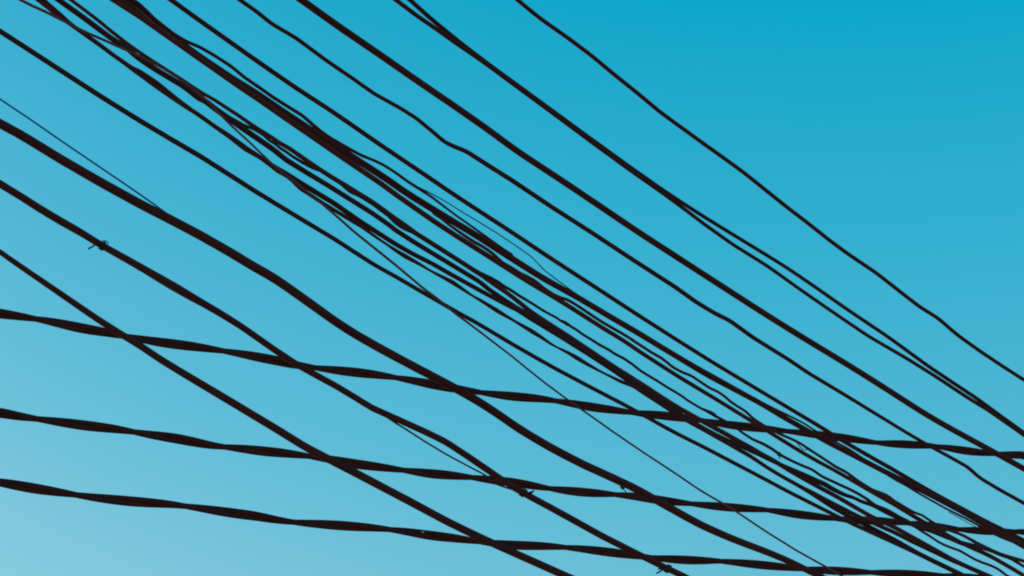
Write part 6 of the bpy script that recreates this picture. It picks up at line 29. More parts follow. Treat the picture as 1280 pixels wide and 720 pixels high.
'B2': '-8332.0,-5284.1,6322.7,7.6 -5661.3,-2306.2,6087.4,7.6 -3658.4,-72.8,5910.9,7.6 -2323.1,1416.2,5793.3,7.6 -1655.4,2160.7,5734.4,7.6 -1321.6,2532.9,5705.0,7.6 -1154.7,2719.0,5690.3,7.6 -1148.9,2725.5,5689.2,7.6 -1143.0,2732.1,5688.0,7.6 -1137.1,2738.6,5686.9,7.6 -1131.2,2745.2,5685.7,7.6 -1125.3,2751.8,5684.6,7.6 -1119.4,2758.4,5683.5,7.6 -1113.5,2765.0,5682.4,7.6 -1107.5,2771.7,5681.3,7.6 -1101.5,2778.3,5680.1,7.6 -1095.6,2785.0,5678.8,7.6 -1089.6,2791.6,5677.4,7.6 -1083.6,2798.2,5675.9,7.6 -1077.7,2804.9,5674.4,7.7 -1071.7,2811.6,5673.0,7.7 -1065.7,2818.3,5671.6,7.7 -1059.6,2825.1,5670.3,7.7 -1053.5,2831.8,5669.0,7.7 -1047.4,2838.7,5667.7,7.7 -1041.2,2845.5,5666.6,7.7 -1034.9,2852.5,5666.1,7.7 -1028.6,2859.7,5665.9,7.7 -1022.2,2866.8,5665.6,7.7 -1015.9,2873.8,5664.9,7.7 -1009.8,2880.6,5663.2,7.7 -1003.7,2887.3,5661.1,7.7 -997.7,2894.1,5658.9,7.8 -991.7,2900.8,5656.8,7.8 -985.5,2907.7,5655.0,7.8 -979.2,2914.7,5653.8,7.8 -972.8,2921.9,5653.0,7.9 -966.3,2929.1,5652.2,7.9 -959.8,2936.3,5651.4,7.9 -953.3,2943.6,5650.8,7.9 -946.7,2951.0,5650.4,8.0 -940.0,2958.4,5650.2,8.0 -933.3,2965.9,5650.0,8.0 -926.6,2973.4,5649.9,8.1 -919.9,2980.9,5649.7,8.1 -913.1,2988.4,5649.5,8.1 -906.3,2996.0,5649.3,8.1 -899.5,3003.6,5649.2,8.2 -892.7,3011.2,5648.9,8.2 -886.0,3018.6,5648.1,8.2 -879.5,3025.9,5646.5,8.2 -873.0,3033.1,5644.6,8.3 -866.5,3040.4,5642.7,8.3 -860.0,3047.6,5640.8,8.3 -853.4,3055.0,5639.5,8.3 -846.4,3062.8,5640.4,8.4 -839.3,3070.7,5641.4,8.4 -832.7,3078.1,5640.1,8.4 -826.1,3085.5,5638.2,8.5 -819.4,3092.9,5636.3,8.5 -812.7,3100.4,5634.7,8.5 -805.9,3108.0,5633.4,8.5 -798.9,3115.7,5632.3,8.6 -792.0,3123.5,5631.3,8.6 -785.0,3131.2,5630.1,8.6 -778.1,3138.9,5628.8,8.6 -771.2,3146.6,5627.4,8.7 -764.3,3154.4,5626.0,8.7 -757.3,3162.2,5624.7,8.7 -750.2,3170.0,5623.5,8.7 -743.1,3177.9,5622.4,8.7 -736.0,3185.9,5621.3,8.6 -728.9,3193.8,5620.2,8.6 -721.7,3201.8,5619.1,8.6 -714.5,3209.9,5618.1,8.5 -707.3,3217.9,5617.0,8.5 -700.0,3226.0,5615.9,8.4 -692.8,3234.1,5614.8,8.4 -685.5,3242.2,5613.6,8.4 -678.3,3250.3,5612.3,8.3 -671.1,3258.2,5610.5,8.3 -664.1,3266.0,5608.4,8.3 -657.1,3273.9,5606.1,8.2 -650.0,3281.7,5604.0,8.2 -642.8,3289.8,5602.3,8.2 -635.3,3298.2,5601.5,8.1 -627.6,3306.8,5601.1,8.1 -619.9,3315.3,5600.6,8.1 -612.2,3323.9,5600.1,8.0 -604.5,3332.5,5599.6,8.0 -596.7,3341.2,5599.2,7.9 -588.9,3349.9,5598.8,7.9 -581.0,3358.7,5598.5,7.9 -573.1,3367.5,5598.2,7.8 -565.2,3376.3,5597.9,7.8 -557.2,3385.2,5597.6,7.8 -549.3,3394.1,5597.3,7.8 -541.3,3403.0,5597.0,7.8 -533.3,3411.9,5596.4,7.8 -525.3,3420.8,5595.9,7.8 -517.3,3429.8,5595.3,7.8 -509.2,3438.8,5594.7,7.8 -501.2,3447.8,5594.2,7.8 -493.0,3456.8,5593.6,7.8 -484.9,3465.9,5593.0,7.8 -476.7,3475.0,5592.4,7.8 -468.5,3484.1,5591.9,7.8 -460.3,3493.3,5591.3,7.8 -452.1,3502.5,5590.7,7.8 -443.8,3511.7,5590.2,7.8 -435.5,3521.0,5589.6,7.8 -427.1,3530.3,5589.0,7.8 -418.8,3539.6,5588.2,7.8 -410.6,3548.7,5587.0,7.8 -402.4,3557.9,5585.7,7.8 -394.2,3567.0,5584.3,7.8 -386.0,3576.2,5583.0,7.8 -377.7,3585.4,5581.6,7.8 -369.6,3594.5,5580.1,7.8 -362.0,3602.9,5577.6,7.8 -354.2,3611.6,5575.7,7.8 -345.7,3621.1,5574.7,7.8 -337.1,3630.7,5573.9,7.8 -328.5,3640.3,5573.0,7.8 -319.9,3649.9,5572.1,7.8 -311.2,3659.6,5571.3,7.8 -302.4,3669.4,5570.6,7.8 -293.6,3679.3,5570.1,7.8 -284.6,3689.2,5569.6,7.8 -275.7,3699.2,5569.2,7.8 -266.7,3709.2,5568.7,7.8 -257.7,3719.2,5568.2,7.8 -248.6,3729.3,5567.8,7.8 -239.5,3739.5,5567.4,7.8 -230.4,3749.7,5567.0,7.8 -221.2,3760.0,5566.7,7.8 -211.9,3770.3,5566.3,7.8 -202.7,3780.6,5565.9,7.8 -193.4,3791.0,5565.5,7.8 -184.0,3801.4,5565.1,7.8 -174.7,3811.8,5564.7,7.8 -165.3,3822.3,5564.2,7.8 -155.9,3832.8,5563.8,7.8 -146.4,3843.3,5563.3,7.7 -136.9,3853.9,5562.8,7.7 -127.4,3864.5,5562.4,7.7 -117.8,3875.2,5561.9,7.7 -108.3,3885.8,5561.3,7.7 -99.1,3896.1,5559.7,7.7 -90.3,3905.8,5557.1,7.7 -81.6,3915.6,5554.3,7.7 -72.5,3925.7,5552.2,7.7 -63.1,3936.2,5550.8,7.6 -53.6,3946.8,5549.5,7.6 -44.1,3957.4,5548.3,7.6 -34.4,3968.2,5547.2,7.6 -24.8,3979.0,5546.1,7.6 -15.0,3989.8,5545.0,7.6 -5.2,4000.8,5544.1,7.6 4.7,4011.8,5543.2,7.6 14.7,4022.9,5542.4,7.6 24.9,4034.3,5542.1,7.5 35.3,4045.9,5542.2,7.5 45.8,4057.6,5542.5,7.5 56.2,4069.2,5542.4,7.5 66.5,4080.7,5541.8,7.5 76.7,4092.2,5541.1,7.5 87.1,4103.7,5540.5,7.5 97.4,4115.2,5539.8,7.5 107.8,4126.8,5539.1,7.5 118.3,4138.5,5538.4,7.4 128.8,4150.2,5537.8,7.4 139.3,4161.9,5537.2,7.4 149.9,4173.8,5536.6,7.4 160.6,4185.6,5535.9,7.4 171.3,4197.5,5535.3,7.4 181.9,4209.4,5534.5,7.4 192.5,4221.2,5533.4,7.4 203.0,4233.0,5532.2,7.4 213.6,4244.8,5530.9,7.4 224.3,4256.6,5529.7,7.4 234.9,4268.5,5528.4,7.4 245.6,4280.5,5527.2,7.4 256.4,4292.5,5526.0,7.4 267.3,4304.7,5524.9,7.4 278.4,4317.0,5524.0,7.4 289.4,4329.3,5523.1,7.4 300.5,4341.7,5522.1,7.4 311.6,4354.1,5521.2,7.4 322.8,4366.6,5520.2,7.4 334.1,4379.1,5519.3,7.4 345.4,4391.7,5518.3,7.4 356.6,4404.2,5517.2,7.4 367.8,4416.6,5515.8,7.4 378.9,4429.1,5514.3,7.4 390.1,4441.6,5512.7,7.4 401.3,4454.1,5511.2,7.4 412.6,4466.7,5509.7,7.4 424.0,4479.3,5508.1,7.4 435.3,4492.0,5506.6,7.4 446.7,4504.7,5505.0,7.4 458.2,4517.5,5503.5,7.4 469.7,4530.4,5501.9,7.4 481.3,4543.3,5500.4,7.4 492.9,4556.2,5498.8,7.4 504.6,4569.3,5497.3,7.4 516.3,4582.3,5495.8,7.4 528.1,4595.5,5494.2,7.4 539.9,4608.6,5492.7,7.4 551.8,4621.9,5491.1,7.4 563.7,4635.1,5489.4,7.4 575.6,4648.4,5487.8,7.4 587.6,4661.8,5486.1,7.4 599.6,4675.2,5484.5,7.4 611.9,4688.8,5483.1,7.4 624.2,4702.6,5481.7,7.4 636.5,4716.4,5480.4,7.4 649.0,4730.3,5479.2,7.4 661.9,4744.6,5478.5,7.4 675.0,4759.2,5478.2,7.4 688.1,4773.9,5478.0,7.4 701.4,4788.7,5477.7,7.4 714.8,4803.6,5477.6,7.4 728.3,4818.7,5477.8,7.4 742.0,4834.0,5478.0,7.4 755.8,4849.3,5478.3,7.4 769.7,4864.9,5478.7,7.4 783.9,4880.6,5479.5,7.4 798.1,4896.5,5480.3,7.4 812.5,4912.5,5481.2,7.5 827.0,4928.7,5482.3,7.6 841.7,4945.1,5483.6,7.6 856.5,4961.6,5485.0,7.7 871.4,4978.2,5486.3,7.7 886.4,4994.9,5487.7,7.8 901.4,5011.7,5489.0,7.9 916.6,5028.6,5490.5,7.9 932.0,5045.8,5492.3,8.0 947.5,5063.1,5494.2,8.0 963.1,5080.5,5496.0,8.1 978.4,5097.5,5497.0,8.2 993.6,5114.5,5497.8,8.2 1009.0,5131.7,5498.8,8.3 1024.7,5149.2,5500.2,8.3 1040.5,5166.8,5501.6,8.4 1056.4,5184.6,5503.0,8.5 1072.5,5202.4,5504.5,8.5 1088.6,5220.5,5506.2,8.7 1104.9,5238.6,5507.9,8.9 1121.4,5257.0,5509.6,9.2 1137.9,5275.4,5511.5,9.4 1154.6,5294.0,5513.4,9.6 1171.3,5312.6,5515.2,9.9 1188.0,5331.3,5516.8,10.1 1204.8,5350.0,5518.4,10.4 1221.7,5368.8,5519.9,10.4 1238.6,5387.7,5521.4,10.4 1255.8,5406.9,5523.3,10.4 1273.4,5426.5,5525.6,10.5 1290.6,5445.7,5527.2,10.5 1306.8,5463.7,5526.9,10.5 1322.9,5481.7,5526.2,10.2 1339.6,5500.4,5526.5,9.9 1356.8,5519.5,5527.2,9.5 1374.3,5539.0,5528.4,9.2 1392.1,5558.8,5529.9,8.8 1410.6,5579.5,5532.7,8.4 1430.0,5601.2,5537.0,8.1 1449.2,5622.5,5540.6,7.7 1467.2,5642.6,5542.0,7.7 1485.5,5663.0,5543.4,7.8 1504.8,5684.6,5546.7,8.0 1524.7,5706.7,5550.6,8.1 1544.5,5728.8,5554.3,8.2 1563.8,5750.4,5556.9,8.3 1582.2,5770.8,5557.5,8.4 1600.2,5791.0,5557.6,8.5 1618.5,5811.3,5557.7,8.3 1637.1,5832.0,5558.2,8.2 1656.1,5853.2,5559.2,8.1 1675.3,5874.6,5560.4,7.9 1694.8,5896.4,5561.9,7.8 1715.0,5918.9,5564.2,7.6 1735.4,5941.6,5566.8,7.4 1755.4,5964.0,5568.5,7.3 1775.0,5985.8,5569.3,7.1 1794.5,6007.5,5569.9,7.0 1813.5,6028.7,5569.6,6.8 1831.7,6049.1,5568.1,6.6 1849.9,6069.3,5566.4,6.4 1868.6,6090.2,5565.2,6.2 1887.7,6111.5,5564.5,6.0 1906.6,6132.5,5563.2,5.8 1924.9,6153.0,5561.2,5.7 1943.8,6174.0,5559.7,5.8 1963.6,6196.1,5559.4,5.8 1984.3,6219.2,5560.1,5.8 2006.3,6243.7,5562.5,5.9 2028.9,6269.0,5565.7,5.9 2052.0,6294.7,5569.3,5.9 2075.5,6320.9,5573.3,6.0 2098.5,6346.5,5576.5,6.0 2120.0,6370.5,5577.2,6.0 2140.8,6393.7,5576.8,6.1 2161.8,6417.1,5576.4,6.1 2183.1,6440.9,5576.3,6.1 2205.4,6465.8,5577.3,6.2 2228.7,6491.8,5579.5,6.2 2252.7,6518.5,5582.5,6.3 2277.5,6546.2,5586.5,6.3 2302.7,6574.2,5590.8,6.3 2327.2,6601.6,5593.9,6.4 2350.8,6627.9,5595.5,6.4 2373.5,6653.2,5595.8,6.5 2394.1,6676.1,5593.4,6.5 2413.4,6697.6,5589.9,6.5 2426.2,6712.0,5588.0,6.5 2593.1,6898.1,5595.0,6.5 2927.0,7270.3,5609.0,6.5 3594.6,8014.8,5637.1,6.5 4929.9,9503.7,5693.2,6.5 6932.9,11737.2,5777.3,6.5 9603.5,14715.1,5889.5,6.5',
'B3': '-8327.1,-5211.3,6218.3,4.9 -5656.5,-2233.4,6045.4,4.9 -3653.5,0.1,5915.7,4.9 -2318.2,1489.0,5829.2,4.9 -1650.6,2233.5,5786.0,4.9 -1316.8,2605.7,5764.4,4.9 -1149.8,2791.8,5753.6,4.9 -1143.8,2798.5,5752.3,4.9 -1137.8,2805.2,5751.0,4.9 -1131.8,2811.9,5749.7,5.0 -1125.8,2818.7,5748.4,5.0 -1119.7,2825.4,5747.0,5.0 -1113.7,2832.2,5745.5,5.0 -1107.6,2838.9,5743.9,5.0 -1101.6,2845.6,5742.4,5.1 -1095.5,2852.4,5740.8,5.1 -1089.5,2859.1,5739.0,5.1 -1083.5,2865.8,5737.0,5.1 -1077.5,2872.5,5734.9,5.1 -1071.5,2879.2,5732.7,5.1 -1065.5,2885.9,5730.7,5.2 -1059.3,2892.8,5729.0,5.2 -1053.2,2899.6,5727.3,5.2 -1047.0,2906.5,5725.7,5.2 -1040.8,2913.5,5724.0,5.2 -1034.5,2920.4,5722.4,5.2 -1028.3,2927.4,5720.9,5.2 -1021.9,2934.5,5719.6,5.2 -1015.5,2941.6,5718.4,5.2 -1009.1,2948.8,5717.3,5.2 -1002.7,2956.0,5716.2,5.2 -996.2,2963.2,5715.2,5.2 -989.6,2970.5,5714.4,5.2 -983.0,2977.9,5713.8,5.2 -976.3,2985.3,5713.3,5.1 -969.6,2992.8,5712.8,5.1 -962.9,3000.3,5712.3,5.1 -956.2,3007.8,5711.9,5.1 -949.4,3015.3,5711.4,5.1 -942.7,3022.8,5710.8,5.1 -935.9,3030.4,5710.3,5.1 -929.1,3038.0,5709.8,5.1 -922.2,3045.6,5709.2,5.1 -915.4,3053.3,5708.7,5.1 -908.5,3060.9,5708.1,5.1 -901.7,3068.6,5707.5,5.1 -894.8,3076.3,5706.8,5.0 -887.9,3084.0,5706.1,5.0 -880.9,3091.7,5705.3,5.0 -874.0,3099.4,5704.6,5.0 -867.0,3107.2,5703.9,5.0 -860.0,3115.1,5703.5,5.1 -852.8,3123.0,5703.5,5.1 -845.5,3131.1,5703.8,5.2 -838.3,3139.3,5704.0,5.2 -831.1,3147.3,5703.9,5.3 -823.9,3155.3,5703.3,5.4 -816.8,3163.2,5702.6,5.4 -809.6,3171.2,5701.8,5.5 -802.5,3179.2,5701.1,5.5 -795.2,3187.3,5700.4,5.6 -788.0,3195.3,5699.8,5.7 -780.7,3203.4,5699.2,5.7 -773.4,3211.5,5698.4,5.8 -766.2,3219.6,5697.3,5.8 -759.0,3227.6,5696.1,5.9 -751.8,3235.6,5694.8,5.9 -744.6,3243.7,5693.7,6.0 -737.2,3251.9,5692.7,6.1 -729.8,3260.2,5692.1,6.1 -722.3,3268.6,5691.6,6.2 -714.7,3277.0,5691.2,6.2 -707.1,3285.5,5690.8,6.3 -699.6,3293.9,5690.3,6.4 -692.0,3302.3,5689.5,6.4 -684.5,3310.7,5688.6,6.5 -677.0,3319.1,5687.6,6.5 -669.4,3327.5,5687.1,6.6 -661.7,3336.1,5687.4,6.7 -654.0,3344.8,5687.6,6.7 -646.3,3353.3,5687.1,6.8 -638.7,3361.8,5686.0,6.8 -631.1,3370.2,5684.8,6.9 -623.5,3378.8,5683.6,7.0 -615.8,3387.3,5682.4,7.0 -608.1,3395.9,5681.2,7.1 -600.3,3404.6,5680.0,7.1 -592.6,3413.2,5678.9,7.2 -584.8,3421.9,5677.8,7.2 -576.9,3430.7,5676.8,7.3 -569.0,3439.6,5675.9,7.3 -561.0,3448.5,5675.1,7.4 -552.9,3457.4,5674.4,7.4 -544.9,3466.4,5673.7,7.5 -536.7,3475.5,5673.2,7.5 -528.5,3484.7,5672.9,7.6 -520.2,3493.9,5672.6,7.6 -511.9,3503.2,5672.3,7.7 -503.5,3512.5,5672.0,7.7 -495.2,3521.8,5671.7,7.8 -486.8,3531.1,5671.2,7.9 -478.5,3540.4,5670.7,7.9 -470.1,3549.8,5670.2,8.0 -461.6,3559.2,5669.7,8.0 -453.1,3568.7,5669.3,8.1 -444.6,3578.2,5669.0,8.1 -436.0,3587.8,5668.6,8.2 -427.6,3597.2,5667.8,8.2 -419.2,3606.5,5666.6,8.3 -411.0,3615.7,5665.1,8.4 -402.7,3625.0,5663.4,8.4 -394.4,3634.2,5661.8,8.5 -386.1,3643.5,5660.1,8.4 -377.7,3652.8,5658.6,8.4 -369.3,3662.2,5657.1,8.4 -360.7,3671.7,5655.8,8.3 -352.1,3681.3,5654.6,8.3 -343.5,3690.9,5653.4,8.3 -334.9,3700.6,5652.2,8.2 -326.3,3710.1,5650.8,8.2 -317.9,3719.4,5649.1,8.2 -309.7,3728.6,5647.3,8.2 -301.2,3738.1,5645.9,8.1 -292.4,3748.0,5645.1,8.1 -283.3,3758.0,5644.4,8.1 -274.2,3768.2,5643.9,8.1 -265.1,3778.4,5643.3,8.1 -255.9,3788.6,5642.7,8.1 -246.8,3798.8,5642.0,8.1 -237.5,3809.1,5641.3,8.1 -228.3,3819.4,5640.6,8.1 -219.0,3829.7,5639.9,8.0 -209.7,3840.1,5639.2,8.0 -200.4,3850.5,5638.5,8.0 -191.0,3861.0,5637.9,8.0 -181.6,3871.5,5637.2,8.0 -172.1,3882.1,5636.5,8.0 -162.6,3892.6,5635.8,8.0 -153.2,3903.2,5634.9,8.0 -143.7,3913.8,5634.0,8.0 -134.2,3924.4,5633.0,8.0 -124.6,3935.0,5632.1,8.0 -115.0,3945.7,5631.3,7.9 -105.4,3956.5,5630.5,7.9 -95.8,3967.1,5629.3,7.9 -86.4,3977.7,5627.7,7.9 -77.0,3988.2,5626.0,7.9 -67.5,3998.7,5624.4,7.9 -57.9,4009.4,5622.9,7.9 -48.2,4020.3,5621.6,7.9 -38.4,4031.2,5620.4,7.9 -28.6,4042.1,5619.2,7.9 -18.9,4052.9,5617.7,7.9 -9.3,4063.6,5615.9,7.8 0.3,4074.3,5613.8,7.8 9.8,4085.0,5611.7,7.8 19.3,4095.5,5609.3,7.9 28.8,4106.0,5606.7,7.9 38.1,4116.5,5604.0,7.9 47.6,4127.1,5601.4,7.9 57.3,4137.9,5599.2,7.9 67.3,4149.0,5597.6,7.9 77.4,4160.3,5596.1,7.9 87.6,4171.7,5594.8,8.0 97.9,4183.1,5593.5,8.0 108.2,4194.6,5592.1,8.0 118.6,4206.2,5590.9,8.0 129.1,4217.9,5589.9,8.0 139.7,4229.8,5589.0,8.0 150.4,4241.7,5588.2,8.0 161.2,4253.7,5587.5,8.1 172.0,4265.7,5586.6,8.1 182.7,4277.8,5585.7,8.1 193.5,4289.7,5584.6,8.1 204.2,4301.7,5583.4,8.2 215.0,4313.7,5582.0,8.2 225.7,4325.7,5580.7,8.2 236.5,4337.7,5579.4,8.2 247.4,4349.9,5578.0,8.3 258.3,4362.0,5576.7,8.3 269.3,4374.2,5575.4,8.3 280.3,4386.5,5574.1,8.4 291.4,4398.9,5572.8,8.4 302.5,4411.3,5571.5,8.4 313.7,4423.7,5570.2,8.4 324.9,4436.2,5568.9,8.5 336.1,4448.8,5567.6,8.5 347.4,4461.4,5566.4,8.5 358.8,4474.1,5565.2,8.5 370.3,4486.9,5564.1,8.6 382.0,4499.9,5563.1,8.6 393.6,4512.9,5562.2,8.6 405.4,4526.0,5561.3,8.7 417.2,4539.1,5560.4,8.7 429.0,4552.3,5559.5,8.7 440.9,4565.6,5558.6,8.7 452.8,4578.9,5557.6,8.8 464.8,4592.3,5556.7,8.8 476.8,4605.6,5555.7,8.8 488.8,4619.0,5554.5,8.9 500.8,4632.4,5553.3,8.9 512.8,4645.8,5552.0,8.9 524.9,4659.2,5550.7,8.9 537.0,4672.7,5549.4,9.0 549.2,4686.3,5548.1,9.0 561.5,4700.1,5547.0,9.0 573.9,4713.9,5546.0,9.1 586.5,4727.9,5545.0,9.1 599.1,4742.0,5544.1,9.1 611.8,4756.1,5543.3,9.2 624.6,4770.5,5542.7,9.2 637.7,4785.1,5542.4,9.2 650.9,4799.8,5542.3,9.3 664.3,4814.7,5542.3,9.3 677.7,4829.7,5542.3,9.3 691.2,4844.7,5542.3,9.4 704.8,4859.9,5542.3,9.4 718.4,4875.1,5542.4,9.4 732.2,4890.4,5542.5,9.5 746.0,4905.9,5542.6,9.5 760.0,4921.4,5542.8,9.5 773.9,4937.0,5543.0,9.6 788.0,4952.6,5543.2,9.6 802.1,4968.4,5543.4,9.6 816.3,4984.2,5543.5,9.6 830.4,5000.0,5543.5,9.6 844.6,5015.8,5543.4,9.6 858.9,5031.7,5543.3,9.6 873.2,5047.6,5543.1,9.6 887.6,5063.7,5543.1,9.6 902.2,5080.0,5543.3,9.6 917.0,5096.4,5543.5,9.6 931.8,5113.0,5543.8,9.6 946.5,5129.4,5543.9,9.6 961.0,5145.6,5543.4,9.6 975.4,5161.6,5542.4,9.6 990.0,5177.9,5541.9,9.6 1005.2,5194.8,5542.2,9.6 1020.7,5212.1,5542.9,9.6 1036.1,5229.3,5543.4,9.6 1051.2,5246.2,5543.2,9.6 1066.2,5262.8,5542.4,9.6 1081.0,5279.4,5541.5,9.6 1095.9,5296.0,5540.5,9.6 1111.0,5312.8,5539.6,9.6 1126.1,5329.7,5538.7,9.6 1141.5,5346.8,5538.1,9.6 1157.1,5364.2,5537.7,9.6 1172.9,5381.8,5537.5,9.6 1188.8,5399.5,5537.3,9.6 1204.7,5417.3,5537.1,9.6 1220.9,5435.3,5537.1,9.6 1237.1,5453.4,5537.0,9.6 1253.4,5471.6,5537.1,9.6 1269.9,5490.0,5537.1,9.6 1286.4,5508.4,5537.2,9.6 1303.1,5527.0,5537.4,9.6 1320.0,5545.8,5537.7,9.6 1336.9,5564.8,5538.0,9.6 1354.0,5583.7,5538.3,9.6 1371.0,5602.7,5538.4,9.6 1388.0,5621.7,5538.3,9.6 1404.9,5640.6,5538.0,9.6 1421.9,5659.5,5537.6,9.6 1439.0,5678.6,5537.2,9.6 1456.2,5697.8,5536.9,9.6 1473.5,5717.0,5536.5,9.6 1490.9,5736.4,5536.2,9.6 1508.4,5756.0,5535.9,9.6 1526.0,5775.6,5535.6,9.6 1543.8,5795.4,5535.4,9.6 1561.9,5815.5,5535.5,9.6 1580.4,5836.2,5536.3,9.6 1599.4,5857.4,5537.5,9.6 1618.7,5879.0,5539.1,9.6 1638.2,5900.6,5540.7,9.7 1657.7,5922.4,5542.3,9.7 1677.4,5944.4,5543.9,9.8 1697.0,5966.3,5545.3,9.8 1716.4,5987.9,5546.1,9.9 1735.6,6009.3,5546.4,9.9 1754.6,6030.5,5546.3,10.0 1773.7,6051.8,5546.2,10.0 1792.9,6073.2,5546.1,10.1 1812.3,6094.8,5546.0,10.1 1831.8,6116.6,5546.0,10.2 1851.5,6138.5,5546.1,10.2 1871.3,6160.6,5546.1,10.3 1891.2,6182.8,5546.1,10.3 1911.2,6205.0,5546.1,10.4 1931.2,6227.4,5546.1,10.4 1951.4,6249.9,5546.0,10.5 1971.7,6272.6,5546.0,10.5 1992.2,6295.4,5546.0,10.6 2012.8,6318.4,5546.0,10.6 2033.5,6341.5,5546.0,10.7 2054.4,6364.8,5546.1,10.7 2075.6,6388.4,5546.4,10.8 2097.2,6412.4,5547.1,10.9 2119.2,6437.1,5548.3,10.9 2141.7,6462.1,5549.8,11.0 2164.4,6487.4,5551.4,11.0 2187.4,6513.0,5553.3,11.1 2210.7,6539.1,5555.5,11.1 2234.4,6565.5,5557.9,11.2 2258.3,6592.1,5560.4,11.3 2282.0,6618.6,5562.9,11.3 2305.1,6644.4,5565.0,11.4 2327.4,6669.1,5567.1,11.5 2494.3,6855.3,5567.7,11.5 2828.1,7227.5,5569.0,11.5 3495.8,7972.0,5571.6,11.5 4831.1,9460.9,5576.7,11.5 6834.0,11694.3,5584.4,11.5 9504.6,14672.2,5594.7,11.5',
